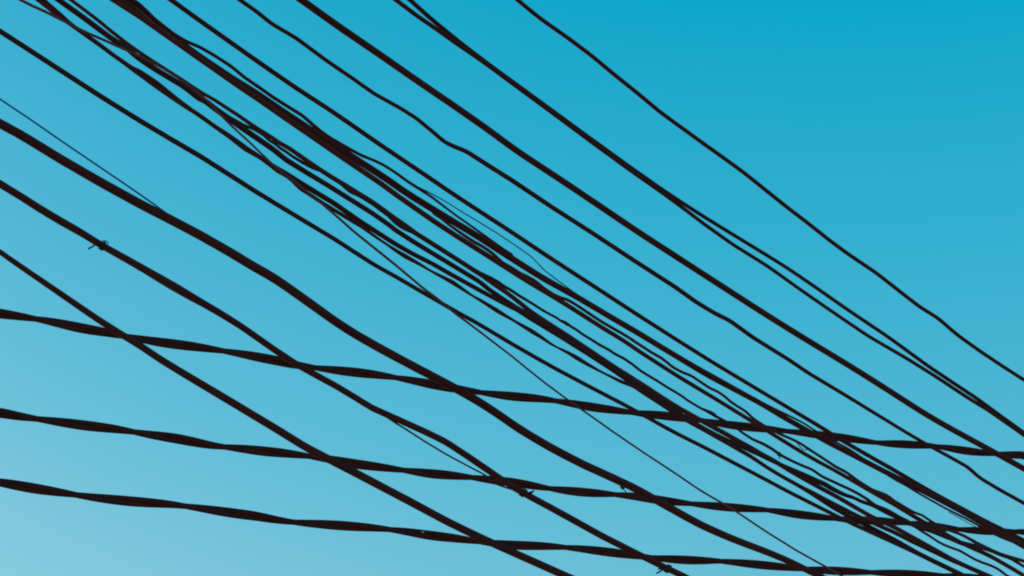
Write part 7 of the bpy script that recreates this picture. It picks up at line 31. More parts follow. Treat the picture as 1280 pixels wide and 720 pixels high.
'B4': '-778.9,2943.3,5518.9,1.6 -772.2,2950.8,5518.3,4.1 -765.6,2958.2,5517.6,4.1 -758.9,2965.7,5517.1,4.1 -752.0,2973.3,5517.0,4.0 -745.1,2981.0,5517.2,4.0 -738.1,2988.8,5517.5,4.0 -731.1,2996.6,5517.7,4.0 -724.2,3004.4,5517.8,4.0 -717.1,3012.2,5517.9,3.9 -710.0,3020.2,5518.7,3.9 -702.6,3028.4,5520.4,3.9 -695.2,3036.7,5522.2,3.9 -687.9,3044.8,5523.2,3.9 -680.9,3052.7,5522.9,3.8 -673.8,3060.5,5522.4,3.8 -667.0,3068.1,5521.4,3.8 -660.5,3075.3,5519.0,3.8 -654.1,3082.5,5516.3,3.9 -647.2,3090.2,5515.8,3.9 -640.2,3098.0,5515.6,4.0 -633.6,3105.3,5513.3,4.0 -626.9,3112.8,5511.5,4.1 -619.7,3120.9,5511.5,4.2 -612.6,3128.8,5510.7,4.2 -605.6,3136.6,5509.2,4.3 -598.5,3144.5,5508.0,4.3 -591.2,3152.6,5507.5,4.4 -583.8,3160.9,5507.3,4.4 -576.4,3169.2,5507.1,4.5 -568.9,3177.5,5507.1,4.5 -561.3,3186.0,5507.4,4.4 -553.6,3194.6,5507.9,4.3 -545.6,3203.5,5509.6,4.2 -537.5,3212.5,5511.8,4.1 -529.5,3221.4,5513.1,4.0 -521.8,3230.0,5513.4,3.9 -514.1,3238.6,5513.3,3.8 -506.7,3246.9,5512.3,3.7 -499.3,3255.1,5510.9,3.6 -491.9,3263.4,5509.7,3.5 -484.3,3271.8,5508.7,3.7 -476.9,3280.1,5507.3,3.9 -469.8,3288.0,5504.9,4.1 -462.8,3295.8,5502.3,4.3 -455.3,3304.2,5501.3,4.5 -447.0,3313.5,5502.9,4.7 -438.5,3322.9,5504.8,4.9 -430.4,3332.0,5505.4,5.1 -422.3,3341.0,5505.4,5.3 -414.2,3350.0,5505.3,5.5 -406.2,3359.0,5505.1,5.6 -398.3,3367.8,5504.3,5.6 -390.6,3376.3,5502.7,5.6 -383.0,3384.8,5501.0,5.6 -375.3,3393.4,5499.3,5.6 -367.5,3402.1,5497.9,5.6 -359.8,3410.7,5496.3,5.7 -352.6,3418.7,5493.3,5.7 -345.7,3426.4,5489.5,5.7 -338.7,3434.2,5485.9,5.7 -331.1,3442.7,5483.8,5.7 -323.0,3451.8,5482.8,5.7 -314.6,3461.0,5482.3,5.5 -305.9,3470.8,5483.3,5.4 -296.9,3480.8,5484.8,5.2 -287.9,3490.9,5486.6,5.1 -278.7,3501.1,5488.6,4.9 -269.7,3511.2,5490.2,4.8 -261.4,3520.4,5489.4,4.7 -253.8,3528.8,5486.6,4.7 -245.8,3537.8,5484.7,4.7 -237.3,3547.2,5483.8,4.8 -228.7,3556.9,5483.4,4.9 -219.9,3566.7,5483.1,5.0 -211.2,3576.4,5482.8,5.0 -202.5,3586.1,5482.1,5.1 -193.8,3595.8,5481.3,5.2 -185.0,3605.5,5480.8,5.3 -176.0,3615.6,5482.1,5.3 -167.3,3625.3,5481.9,5.4 -159.1,3634.4,5479.7,5.5 -150.8,3643.8,5479.2,5.5 -142.0,3653.6,5480.3,5.6 -133.1,3663.5,5479.7,5.7 -124.2,3673.4,5478.9,5.8 -115.1,3683.5,5478.3,5.8 -105.9,3693.7,5477.9,5.9 -96.6,3704.1,5477.9,6.0 -86.9,3714.9,5478.9,5.9 -77.0,3726.0,5480.5,5.8 -67.1,3737.0,5481.8,5.7 -57.5,3747.8,5482.3,5.6 -47.8,3758.5,5482.5,5.6 -38.4,3769.0,5482.2,5.5 -29.7,3778.8,5480.2,5.4 -20.3,3789.2,5479.7,5.3 -10.4,3800.2,5480.3,5.2 -0.9,3810.9,5479.9,5.1 8.5,3821.3,5478.8,5.1 17.8,3831.8,5477.7,5.0 27.5,3842.5,5477.1,4.9 37.2,3853.4,5476.8,4.8 47.0,3864.3,5476.5,4.8 56.9,3875.3,5476.2,4.7 66.7,3886.3,5475.7,4.6 76.5,3897.2,5474.9,4.6 86.2,3908.0,5474.1,4.5 96.1,3919.0,5473.3,4.4 106.2,3930.3,5473.2,4.4 116.5,3941.8,5473.5,4.3 126.9,3953.4,5473.8,4.2 137.5,3965.2,5474.8,4.2 147.3,3976.1,5474.1,4.1 156.5,3986.4,5472.5,4.4 166.7,3997.8,5474.3,5.6 177.3,4009.6,5475.1,5.2 186.9,4020.3,5473.4,4.9 197.0,4031.5,5472.5,4.6 207.6,4043.3,5472.5,4.6 217.5,4054.4,5471.0,4.7 227.3,4065.3,5469.0,4.7 237.6,4076.8,5468.0,4.7 248.3,4088.7,5467.6,4.7 259.0,4100.6,5467.3,4.8 269.6,4112.5,5466.7,4.8 280.1,4124.2,5465.7,4.8 290.8,4136.2,5465.2,4.9 302.0,4148.6,5465.5,4.9 313.3,4161.2,5465.9,4.9 324.5,4173.7,5466.2,5.0 334.3,4184.6,5464.8,4.9 344.3,4195.8,5463.8,4.9 355.9,4208.7,5464.5,4.9 367.5,4221.7,5465.3,4.9 379.0,4234.5,5465.5,4.9 389.9,4246.6,5464.4,4.9 400.6,4258.6,5462.9,4.9 411.3,4270.5,5461.2,4.8 421.7,4282.1,5458.8,4.8 431.9,4293.5,5456.1,4.8 442.8,4305.6,5454.5,4.8 454.3,4318.4,5453.9,4.8 465.8,4331.3,5453.4,4.8 477.4,4344.2,5452.9,4.8 489.1,4357.3,5452.6,4.7 500.9,4370.3,5452.1,4.7 512.5,4383.3,5451.3,4.7 524.1,4396.3,5450.5,4.7 535.8,4409.4,5449.7,4.7 547.7,4422.6,5449.1,4.7 559.8,4436.1,5449.0,4.6 571.9,4449.6,5448.6,4.6 583.9,4463.0,5447.9,4.6 596.0,4476.4,5447.3,4.6 607.0,4488.7,5445.5,4.6 617.6,4500.6,5443.3,4.6 629.8,4514.1,5442.7,4.6 642.2,4527.9,5442.2,4.5 654.6,4541.8,5441.8,4.5 667.0,4555.6,5441.2,4.5 679.9,4570.0,5441.5,4.5 693.3,4584.9,5442.6,4.8 706.5,4599.6,5443.2,5.2 719.4,4614.0,5443.1,5.6 732.3,4628.5,5442.9,5.5 745.7,4643.4,5443.4,5.3 759.3,4658.5,5444.3,5.1 772.8,4673.6,5444.9,4.9 786.1,4688.4,5444.7,4.8 799.2,4703.0,5444.3,4.6 812.2,4717.5,5443.6,4.4 824.6,4731.4,5441.7,4.4 836.7,4744.8,5439.2,4.5 849.0,4758.6,5437.1,4.7 862.0,4773.1,5435.8,4.9 875.1,4787.7,5434.7,5.0 888.6,4802.7,5434.1,5.2 903.0,4818.8,5435.2,5.4 917.9,4835.4,5437.0,5.6 932.8,4851.9,5438.6,5.8 947.4,4868.3,5439.8,6.0 961.7,4884.2,5439.8,6.2 975.7,4899.8,5439.4,6.1 989.2,4914.9,5438.2,6.0 1002.2,4929.4,5435.9,6.0 1015.6,4944.3,5434.1,5.9 1030.0,4960.4,5434.1,5.8 1045.0,4977.1,5434.7,5.8 1060.0,4993.9,5435.3,5.7 1075.4,5011.0,5436.4,5.6 1091.1,5028.5,5438.0,5.5 1106.9,5046.2,5439.7,5.5 1123.0,5064.1,5441.6,5.5 1139.4,5082.3,5444.0,5.5 1155.8,5100.7,5446.4,5.6 1171.7,5118.4,5447.6,5.6 1186.2,5134.6,5446.4,5.7 1200.5,5150.5,5444.6,5.7 1215.1,5166.8,5443.2,5.7 1230.9,5184.4,5443.7,5.8 1247.4,5202.8,5445.1,5.8 1264.0,5221.3,5446.6,5.9 1280.7,5239.9,5448.1,5.9 1297.6,5258.7,5449.7,6.0 1314.6,5277.7,5451.4,6.0 1331.8,5296.9,5453.2,6.1 1348.9,5316.0,5454.8,6.1 1365.9,5334.9,5455.9,6.2 1382.9,5353.9,5456.9,6.2 1399.8,5372.8,5457.6,6.3 1416.3,5391.1,5457.4,6.3 1432.6,5409.3,5456.9,6.4 1448.8,5427.3,5456.1,6.6 1463.8,5444.1,5453.5,6.8 1478.3,5460.2,5450.2,7.1 1493.7,5477.4,5448.2,7.3 1511.5,5497.3,5449.5,7.6 1530.5,5518.5,5452.4,7.9 1549.3,5539.4,5454.8,8.2 1567.5,5559.7,5456.1,8.5 1585.5,5579.8,5456.9,8.8 1603.0,5599.3,5456.7,8.8 1620.1,5618.4,5455.9,8.8 1637.9,5638.3,5456.0,8.8 1656.9,5659.4,5457.6,8.8 1675.7,5680.4,5459.0,8.8 1692.3,5698.9,5457.3,8.8 1710.4,5719.0,5457.6,8.8 1730.9,5741.9,5461.2,8.7 1751.8,5765.2,5465.1,8.7 1772.8,5788.7,5469.0,8.7 1794.0,5812.3,5472.9,8.7 1815.3,5836.0,5476.8,8.7 1836.6,5859.8,5480.5,8.7 1857.7,5883.3,5483.6,8.7 1878.5,5906.5,5486.0,8.7 1899.6,5930.1,5488.7,8.6 1921.4,5954.4,5492.3,9.0 1943.5,5979.0,5496.0,9.4 1965.4,6003.4,5499.3,9.9 1987.1,6027.6,5502.1,10.3 2009.2,6052.2,5505.1,10.8 2032.4,6078.1,5510.0,11.2 2056.5,6104.9,5516.0,11.1 2080.9,6132.2,5522.4,10.8 2105.9,6160.1,5529.7,10.5 2131.3,6188.4,5537.5,10.2 2156.6,6216.6,5544.6,10.0 2181.1,6243.9,5549.9,9.7 2205.5,6271.1,5554.6,9.4 2229.6,6298.0,5558.7,9.2 2253.1,6324.2,5561.5,8.9 2276.5,6350.3,5564.0,8.7 2300.5,6377.0,5567.1,8.5 2325.3,6404.7,5571.2,8.2 2350.5,6432.8,5575.6,8.0 2374.7,6459.8,5578.6,7.7 2396.8,6484.5,5578.5,7.5 2418.6,6508.8,5577.8,7.3 2440.9,6533.6,5577.6,7.0 2461.4,6556.5,5577.7,6.8 2467.5,6563.3,5577.8,6.8 2634.4,6749.4,5587.1,6.8 2968.2,7121.6,5605.7,6.8 3635.9,7866.1,5642.8,6.8 4971.2,9355.1,5717.2,6.8 6974.2,11588.5,5828.7,6.8 9644.8,14566.4,5977.5,6.8',
'T1a': '-11013.3,2516.9,6508.2,13.4 -8202.4,3565.4,6508.2,13.4 -5391.6,4613.9,6508.2,13.4 -3705.2,5243.0,6508.2,13.4 -2580.8,5662.4,6508.2,13.4 -2554.1,5670.6,6510.0,13.5 -2527.2,5678.5,6511.5,13.5 -2500.2,5686.3,6512.5,13.5 -2473.1,5694.1,6513.0,13.5 -2445.9,5701.9,6513.1,13.5 -2418.7,5709.8,6512.7,13.5 -2391.6,5718.0,6511.8,13.6 -2364.3,5726.5,6510.1,13.6 -2337.3,5735.4,6509.1,13.6 -2310.4,5744.8,6507.7,13.6 -2283.5,5754.6,6506.1,13.6 -2256.7,5764.9,6504.2,13.6 -2230.0,5775.7,6502.3,13.6 -2203.3,5786.9,6500.4,13.6 -2176.6,5798.6,6498.4,13.6 -2149.9,5810.6,6496.2,13.6 -2123.1,5822.8,6493.9,13.6 -2096.2,5835.2,6491.9,13.6 -2069.3,5847.6,6490.4,13.6 -2042.3,5859.9,6489.8,13.6 -2015.3,5872.1,6490.1,13.5 -1988.1,5883.9,6491.3,13.5 -1960.8,5895.5,6492.9,13.5 -1933.2,5906.7,6494.5,13.5 -1905.4,5917.5,6496.1,13.5 -1877.3,5927.8,6497.4,13.5 -1848.9,5937.8,6498.6,13.5 -1820.4,5947.3,6499.9,13.5 -1791.6,5956.6,6501.0,13.5 -1762.8,5965.5,6502.0,13.5 -1733.8,5974.3,6502.8,13.5 -1704.7,5983.0,6503.4,13.5 -1675.5,5991.5,6504.2,13.5 -1646.4,6000.2,6505.0,13.5 -1617.2,6008.9,6505.6,13.5 -1588.0,6017.9,6505.7,13.5 -1558.8,6027.2,6505.4,13.5 -1529.7,6036.9,6504.7,13.5 -1500.6,6047.0,6503.8,13.5 -1471.6,6057.5,6502.5,13.5 -1442.6,6068.5,6501.0,13.5 -1413.6,6079.9,6499.4,13.5 -1384.8,6091.8,6497.8,13.5 -1355.9,6104.1,6496.3,13.5 -1327.1,6116.7,6494.8,13.5 -1298.3,6129.6,6493.3,13.5 -1269.4,6142.7,6492.0,13.5 -1240.4,6155.9,6491.2,13.5 -1211.4,6169.1,6491.0,13.5 -1182.2,6182.1,6491.1,13.5 -1152.8,6194.9,6491.1,13.5 -1123.1,6207.5,6490.9,13.5 -1093.3,6219.7,6491.0,13.5 -1063.2,6231.5,6492.1,13.5 -1033.0,6242.8,6494.3,13.5 -1002.6,6253.7,6497.3,13.5 -972.0,6264.2,6500.6,13.5 -941.1,6274.0,6504.3,13.5 -910.0,6283.5,6507.8,13.5 -878.6,6292.7,6510.8,13.5 -847.1,6301.8,6513.2,13.5 -815.5,6310.9,6515.0,13.5 -783.9,6320.1,6516.1,13.5 -752.2,6329.6,6516.6,13.5 -720.6,6339.6,6516.6,13.5 -689.1,6350.1,6516.0,13.5 -657.7,6361.2,6514.8,13.5 -626.3,6372.9,6513.1,13.5 -595.1,6385.3,6511.2,13.5 -564.0,6398.2,6509.3,13.5 -532.9,6411.5,6507.5,13.5 -501.9,6425.2,6505.7,13.5 -470.8,6439.2,6504.0,13.5 -439.7,6453.4,6502.6,13.5 -408.5,6467.5,6501.9,13.5 -377.2,6481.6,6501.9,13.5 -345.7,6495.4,6502.6,13.5 -314.0,6509.0,6504.0,13.5 -282.0,6522.1,6506.0,13.5 -249.8,6534.9,6508.5,13.5 -217.3,6547.1,6511.2,13.5 -184.5,6558.8,6514.2,13.5 -151.5,6570.0,6517.4,13.5 -118.0,6580.6,6521.0,13.5 -84.3,6590.8,6524.2,13.5 -50.4,6600.7,6527.0,13.5 -16.4,6610.5,6529.3,13.5 17.8,6620.3,6531.3,13.5 52.0,6630.5,6532.9,13.5 86.1,6641.1,6534.2,13.5 120.2,6652.2,6534.8,13.5 154.1,6664.1,6534.6,13.5 187.9,6676.6,6533.5,13.5 221.5,6689.9,6531.8,13.5 255.0,6703.8,6530.1,13.5 288.3,6718.3,6528.5,13.5 321.7,6733.2,6527.2,13.5 355.0,6748.4,6526.2,13.5 388.4,6763.8,6525.9,13.5 421.9,6779.0,6526.8,13.5 455.7,6794.1,6528.8,13.5 489.7,6808.7,6531.8,13.5 524.0,6822.9,6535.4,13.5 558.7,6836.5,6539.1,13.5 593.7,6849.5,6542.9,13.5 629.1,6861.9,6546.9,13.5 664.9,6873.6,6551.3,13.5 701.1,6884.8,6555.9,13.5 737.5,6895.7,6560.2,13.5 774.1,6906.4,6563.6,13.5 810.9,6917.1,6566.0,13.5 847.7,6928.0,6567.2,13.5 884.4,6939.3,6567.3,13.5 921.0,6951.2,6566.7,13.5 957.5,6963.9,6565.6,13.5 993.9,6977.2,6564.2,13.5 1030.0,6991.4,6562.6,13.5 1066.1,7006.1,6561.0,13.5 1102.0,7021.3,6559.6,13.5 1138.0,7036.8,6558.5,13.5 1174.0,7052.7,6558.4,13.5 1210.1,7068.8,6559.6,13.5 1246.4,7084.9,6561.8,13.5 1282.9,7100.9,6565.0,13.5 1319.6,7116.7,6568.7,13.5 1356.6,7132.3,6572.9,13.5 1393.8,7147.4,6577.4,13.5 1431.4,7162.0,6582.2,13.5 1469.4,7176.2,6587.0,13.5 1507.6,7189.9,6591.8,13.5 1546.2,7203.1,6596.3,13.5 1585.0,7216.0,6600.5,13.5 1624.1,7228.7,6604.2,13.5 1663.3,7241.1,6607.4,13.5 1702.8,7253.4,6610.0,13.5 1742.4,7265.8,6612.0,13.5 1782.1,7278.2,6613.5,13.5 1821.9,7290.9,6614.5,13.5 1861.6,7303.9,6614.9,13.5 1901.3,7317.2,6614.6,13.5 1941.0,7331.0,6613.5,13.5 1980.5,7345.3,6611.8,13.5 2020.0,7360.1,6610.2,13.5 2059.5,7375.4,6609.3,13.5 2099.2,7391.6,6609.6,13.5 2138.7,7408.9,6611.4,13.5 2178.4,7427.0,6615.0,13.5 2218.1,7445.4,6620.0,13.5 2258.0,7463.8,6626.0,13.5 2298.1,7481.9,6632.7,13.5 2338.6,7499.2,6639.9,13.5 2379.6,7515.7,6647.4,13.5 2421.1,7531.1,6654.8,13.5 2462.9,7545.5,6661.1,13.5 2505.1,7558.9,6665.8,13.5 2547.5,7571.6,6668.7,13.5 2590.2,7583.8,6670.2,13.5 2633.1,7596.1,6670.6,13.5 2676.0,7608.9,6670.4,13.5 2719.0,7622.4,6669.8,13.5 2761.8,7636.9,6669.0,13.5 2804.4,7652.6,6668.3,13.5 2847.0,7669.6,6668.6,13.5 2889.5,7687.8,6670.5,13.5 2932.0,7706.9,6674.2,13.5 2974.7,7726.7,6679.6,13.5 3017.5,7746.5,6686.4,13.5 3059.2,7765.4,6687.4,13.5 3102.2,7784.0,6693.9,13.6 3145.8,7801.6,6701.1,13.6 3190.1,7818.0,6708.5,13.6 3234.8,7833.5,6715.3,13.7 3279.4,7850.2,6719.1,13.7 3324.1,7866.9,6722.9,13.7 3369.0,7883.6,6726.7,13.7 4493.3,8303.0,6726.7,13.7 6179.8,8932.1,6726.7,13.7 8990.6,9980.6,6726.7,13.7 11801.4,11029.1,6726.7,13.7 14612.2,12077.6,6726.7,13.7',
'T1b': '-11008.1,2503.2,6494.2,13.4 -8197.3,3551.7,6494.2,13.4 -5386.5,4600.2,6494.2,13.4 -3700.0,5229.3,6494.2,13.4 -2575.7,5648.7,6494.2,13.4 -2550.2,5660.0,6493.2,13.5 -2524.7,5671.6,6492.5,13.5 -2499.1,5683.4,6492.4,13.5 -2473.6,5695.3,6492.7,13.5 -2447.9,5707.2,6493.5,13.5 -2422.2,5719.0,6494.8,13.5 -2396.3,5730.7,6496.5,13.6 -2370.1,5742.0,6498.1,13.6 -2343.9,5753.0,6500.9,13.6 -2317.4,5763.6,6503.8,13.6 -2290.7,5773.8,6506.6,13.6 -2263.7,5783.5,6509.1,13.6 -2236.4,5792.9,6511.4,13.6 -2208.9,5801.8,6513.3,13.6 -2181.1,5810.5,6514.5,13.6 -2153.0,5819.0,6514.6,13.6 -2124.7,5827.3,6513.8,13.6 -2096.3,5835.5,6512.3,13.6 -2067.8,5843.8,6510.4,13.6 -2039.4,5852.1,6508.4,13.6 -2011.0,5860.7,6506.6,13.5 -1982.7,5869.5,6504.7,13.5 -1954.5,5878.6,6502.6,13.5 -1926.3,5888.2,6500.1,13.5 -1898.2,5898.3,6497.2,13.5 -1870.2,5908.9,6494.1,13.5 -1842.3,5920.0,6491.1,13.5 -1814.4,5931.4,6488.5,13.5 -1786.7,5943.3,6486.4,13.5 -1759.0,5955.4,6484.7,13.5 -1731.3,5967.8,6483.6,13.5 -1703.7,5980.3,6483.2,13.5 -1676.0,5992.9,6483.8,13.5 -1648.3,6005.4,6485.3,13.5 -1620.5,6017.9,6487.5,13.5 -1592.6,6030.2,6490.1,13.5 -1564.5,6042.3,6492.8,13.5 -1536.1,6054.1,6495.8,13.5 -1507.5,6065.5,6498.8,13.5 -1478.7,6076.6,6501.8,13.5 -1449.6,6087.3,6504.6,13.5 -1420.3,6097.6,6507.1,13.5 -1390.7,6107.6,6509.3,13.5 -1360.8,6117.1,6511.2,13.5 -1330.8,6126.5,6512.3,13.5 -1300.5,6135.6,6512.7,13.5 -1270.1,6144.6,6512.3,13.5 -1239.6,6153.6,6511.5,13.5 -1209.0,6162.7,6510.3,13.5 -1178.4,6172.0,6508.4,13.5 -1147.8,6181.5,6505.6,13.5 -1117.1,6191.5,6502.0,13.5 -1086.6,6201.8,6498.1,13.5 -1056.2,6212.6,6494.9,13.5 -1025.9,6223.8,6492.7,13.5 -995.8,6235.4,6491.3,13.5 -965.9,6247.6,6490.5,13.5 -936.0,6260.4,6490.1,13.5 -906.3,6273.6,6490.4,13.5 -876.6,6287.2,6491.3,13.5 -846.8,6300.9,6492.9,13.5 -817.0,6314.8,6495.1,13.5 -787.0,6328.5,6497.8,13.5 -756.9,6342.1,6501.2,13.5 -726.5,6355.3,6504.9,13.5 -695.8,6368.0,6508.9,13.5 -664.7,6380.2,6512.7,13.5 -633.4,6391.8,6516.1,13.5 -601.7,6402.9,6519.1,13.5 -569.7,6413.5,6521.5,13.5 -537.5,6423.8,6523.2,13.5 -505.1,6433.8,6523.9,13.5 -472.4,6443.5,6523.8,13.5 -439.7,6453.2,6523.0,13.5 -406.8,6463.0,6521.7,13.5 -373.9,6472.8,6520.0,13.5 -341.1,6483.0,6518.1,13.5 -308.2,6493.5,6515.9,13.5 -275.5,6504.5,6513.7,13.5 -242.8,6516.0,6511.6,13.5 -210.2,6528.1,6509.6,13.5 -177.8,6540.7,6507.9,13.5 -145.4,6553.9,6506.7,13.5 -113.2,6567.7,6506.0,13.5 -81.1,6582.1,6506.1,13.5 -49.0,6596.9,6507.1,13.5 -16.8,6611.8,6509.0,13.5 15.4,6626.7,6512.1,13.5 47.9,6641.4,6516.3,13.5 80.6,6655.8,6521.2,13.5 113.7,6669.6,6526.5,13.5 147.1,6682.9,6531.6,13.5 180.8,6695.5,6536.0,13.5 214.9,6707.5,6539.6,13.5 249.3,6718.9,6542.6,13.5 284.0,6729.8,6544.8,13.5 319.0,6740.4,6546.0,13.5 354.1,6750.7,6546.4,13.5 389.4,6761.0,6546.1,13.5 424.7,6771.4,6545.4,13.5 460.1,6782.1,6544.7,13.5 495.4,6793.3,6543.8,13.5 530.7,6805.1,6542.7,13.5 565.8,6817.6,6541.2,13.5 600.7,6830.7,6539.6,13.5 635.6,6844.5,6538.4,13.5 670.3,6859.1,6538.2,13.5 705.0,6874.3,6539.0,13.5 739.7,6889.9,6540.8,13.5 774.3,6905.9,6543.3,13.5 809.1,6921.8,6546.3,13.5 844.1,6937.7,6549.6,13.5 879.2,6953.2,6553.3,13.5 914.7,6968.2,6557.3,13.5 950.6,6982.5,6561.5,13.5 986.8,6996.2,6565.8,13.5 1023.4,7009.2,6569.8,13.5 1060.3,7021.7,6572.8,13.5 1097.4,7033.8,6574.9,13.5 1134.7,7045.6,6576.6,13.5 1172.3,7057.1,6578.2,13.5 1210.1,7068.7,6579.9,13.5 1248.1,7080.3,6581.6,13.5 1286.2,7092.0,6583.0,13.5 1324.3,7104.1,6584.0,13.5 1362.4,7116.6,6584.5,13.5 1400.5,7129.6,6584.8,13.5 1438.5,7143.1,6584.8,13.5 1476.4,7157.3,6584.7,13.5 1514.3,7172.0,6584.8,13.5 1552.1,7187.2,6585.1,13.5 1589.9,7202.9,6585.7,13.5 1627.7,7218.9,6586.7,13.5 1665.5,7235.3,6588.0,13.5 1703.4,7251.8,6589.7,13.5 1741.4,7268.4,6591.9,13.5 1779.6,7285.0,6594.5,13.5 1817.9,7301.5,6597.5,13.5 1856.5,7317.7,6600.9,13.5 1895.2,7333.6,6604.2,13.5 1934.2,7349.2,6607.2,13.5 1973.4,7364.3,6610.1,13.5 2013.0,7379.0,6613.0,13.5 2052.9,7393.3,6616.6,13.5 2093.4,7407.0,6621.6,13.5 2134.7,7419.8,6628.2,13.5 2176.5,7432.1,6634.7,13.5 2218.6,7444.2,6640.3,13.5 2260.7,7456.4,6644.7,13.5 2302.9,7469.0,6647.8,13.5 2344.9,7482.4,6649.6,13.5 2386.6,7496.8,6650.7,13.5 2428.1,7512.3,6651.3,13.5 2469.1,7528.8,6651.2,13.5 2509.8,7546.4,6650.4,13.5 2550.1,7564.6,6649.7,13.5 2590.4,7583.3,6649.8,13.5 2630.9,7602.1,6651.2,13.5 2671.7,7620.6,6654.3,13.5 2713.0,7638.5,6658.9,13.5 2754.8,7655.6,6664.5,13.5 2797.4,7671.6,6670.8,13.5 2840.6,7686.7,6677.8,13.5 2884.7,7700.7,6685.5,13.5 2929.4,7714.1,6693.1,13.5 2974.5,7727.2,6700.0,13.5 3019.8,7740.2,6705.7,13.5 3063.7,7753.2,6703.1,13.5 3108.4,7767.3,6704.0,13.6 3152.9,7782.6,6704.3,13.6 3197.1,7799.2,6704.4,13.6 3241.1,7816.8,6705.1,13.7 3285.6,7833.4,6708.9,13.7 3330.4,7850.0,6712.7,13.7 3375.3,7866.8,6716.5,13.7 4499.6,8286.2,6716.5,13.7 6186.1,8915.3,6716.5,13.7 8996.9,9963.8,6716.5,13.7 11807.7,11012.3,6716.5,13.7 14618.5,12060.8,6716.5,13.7',
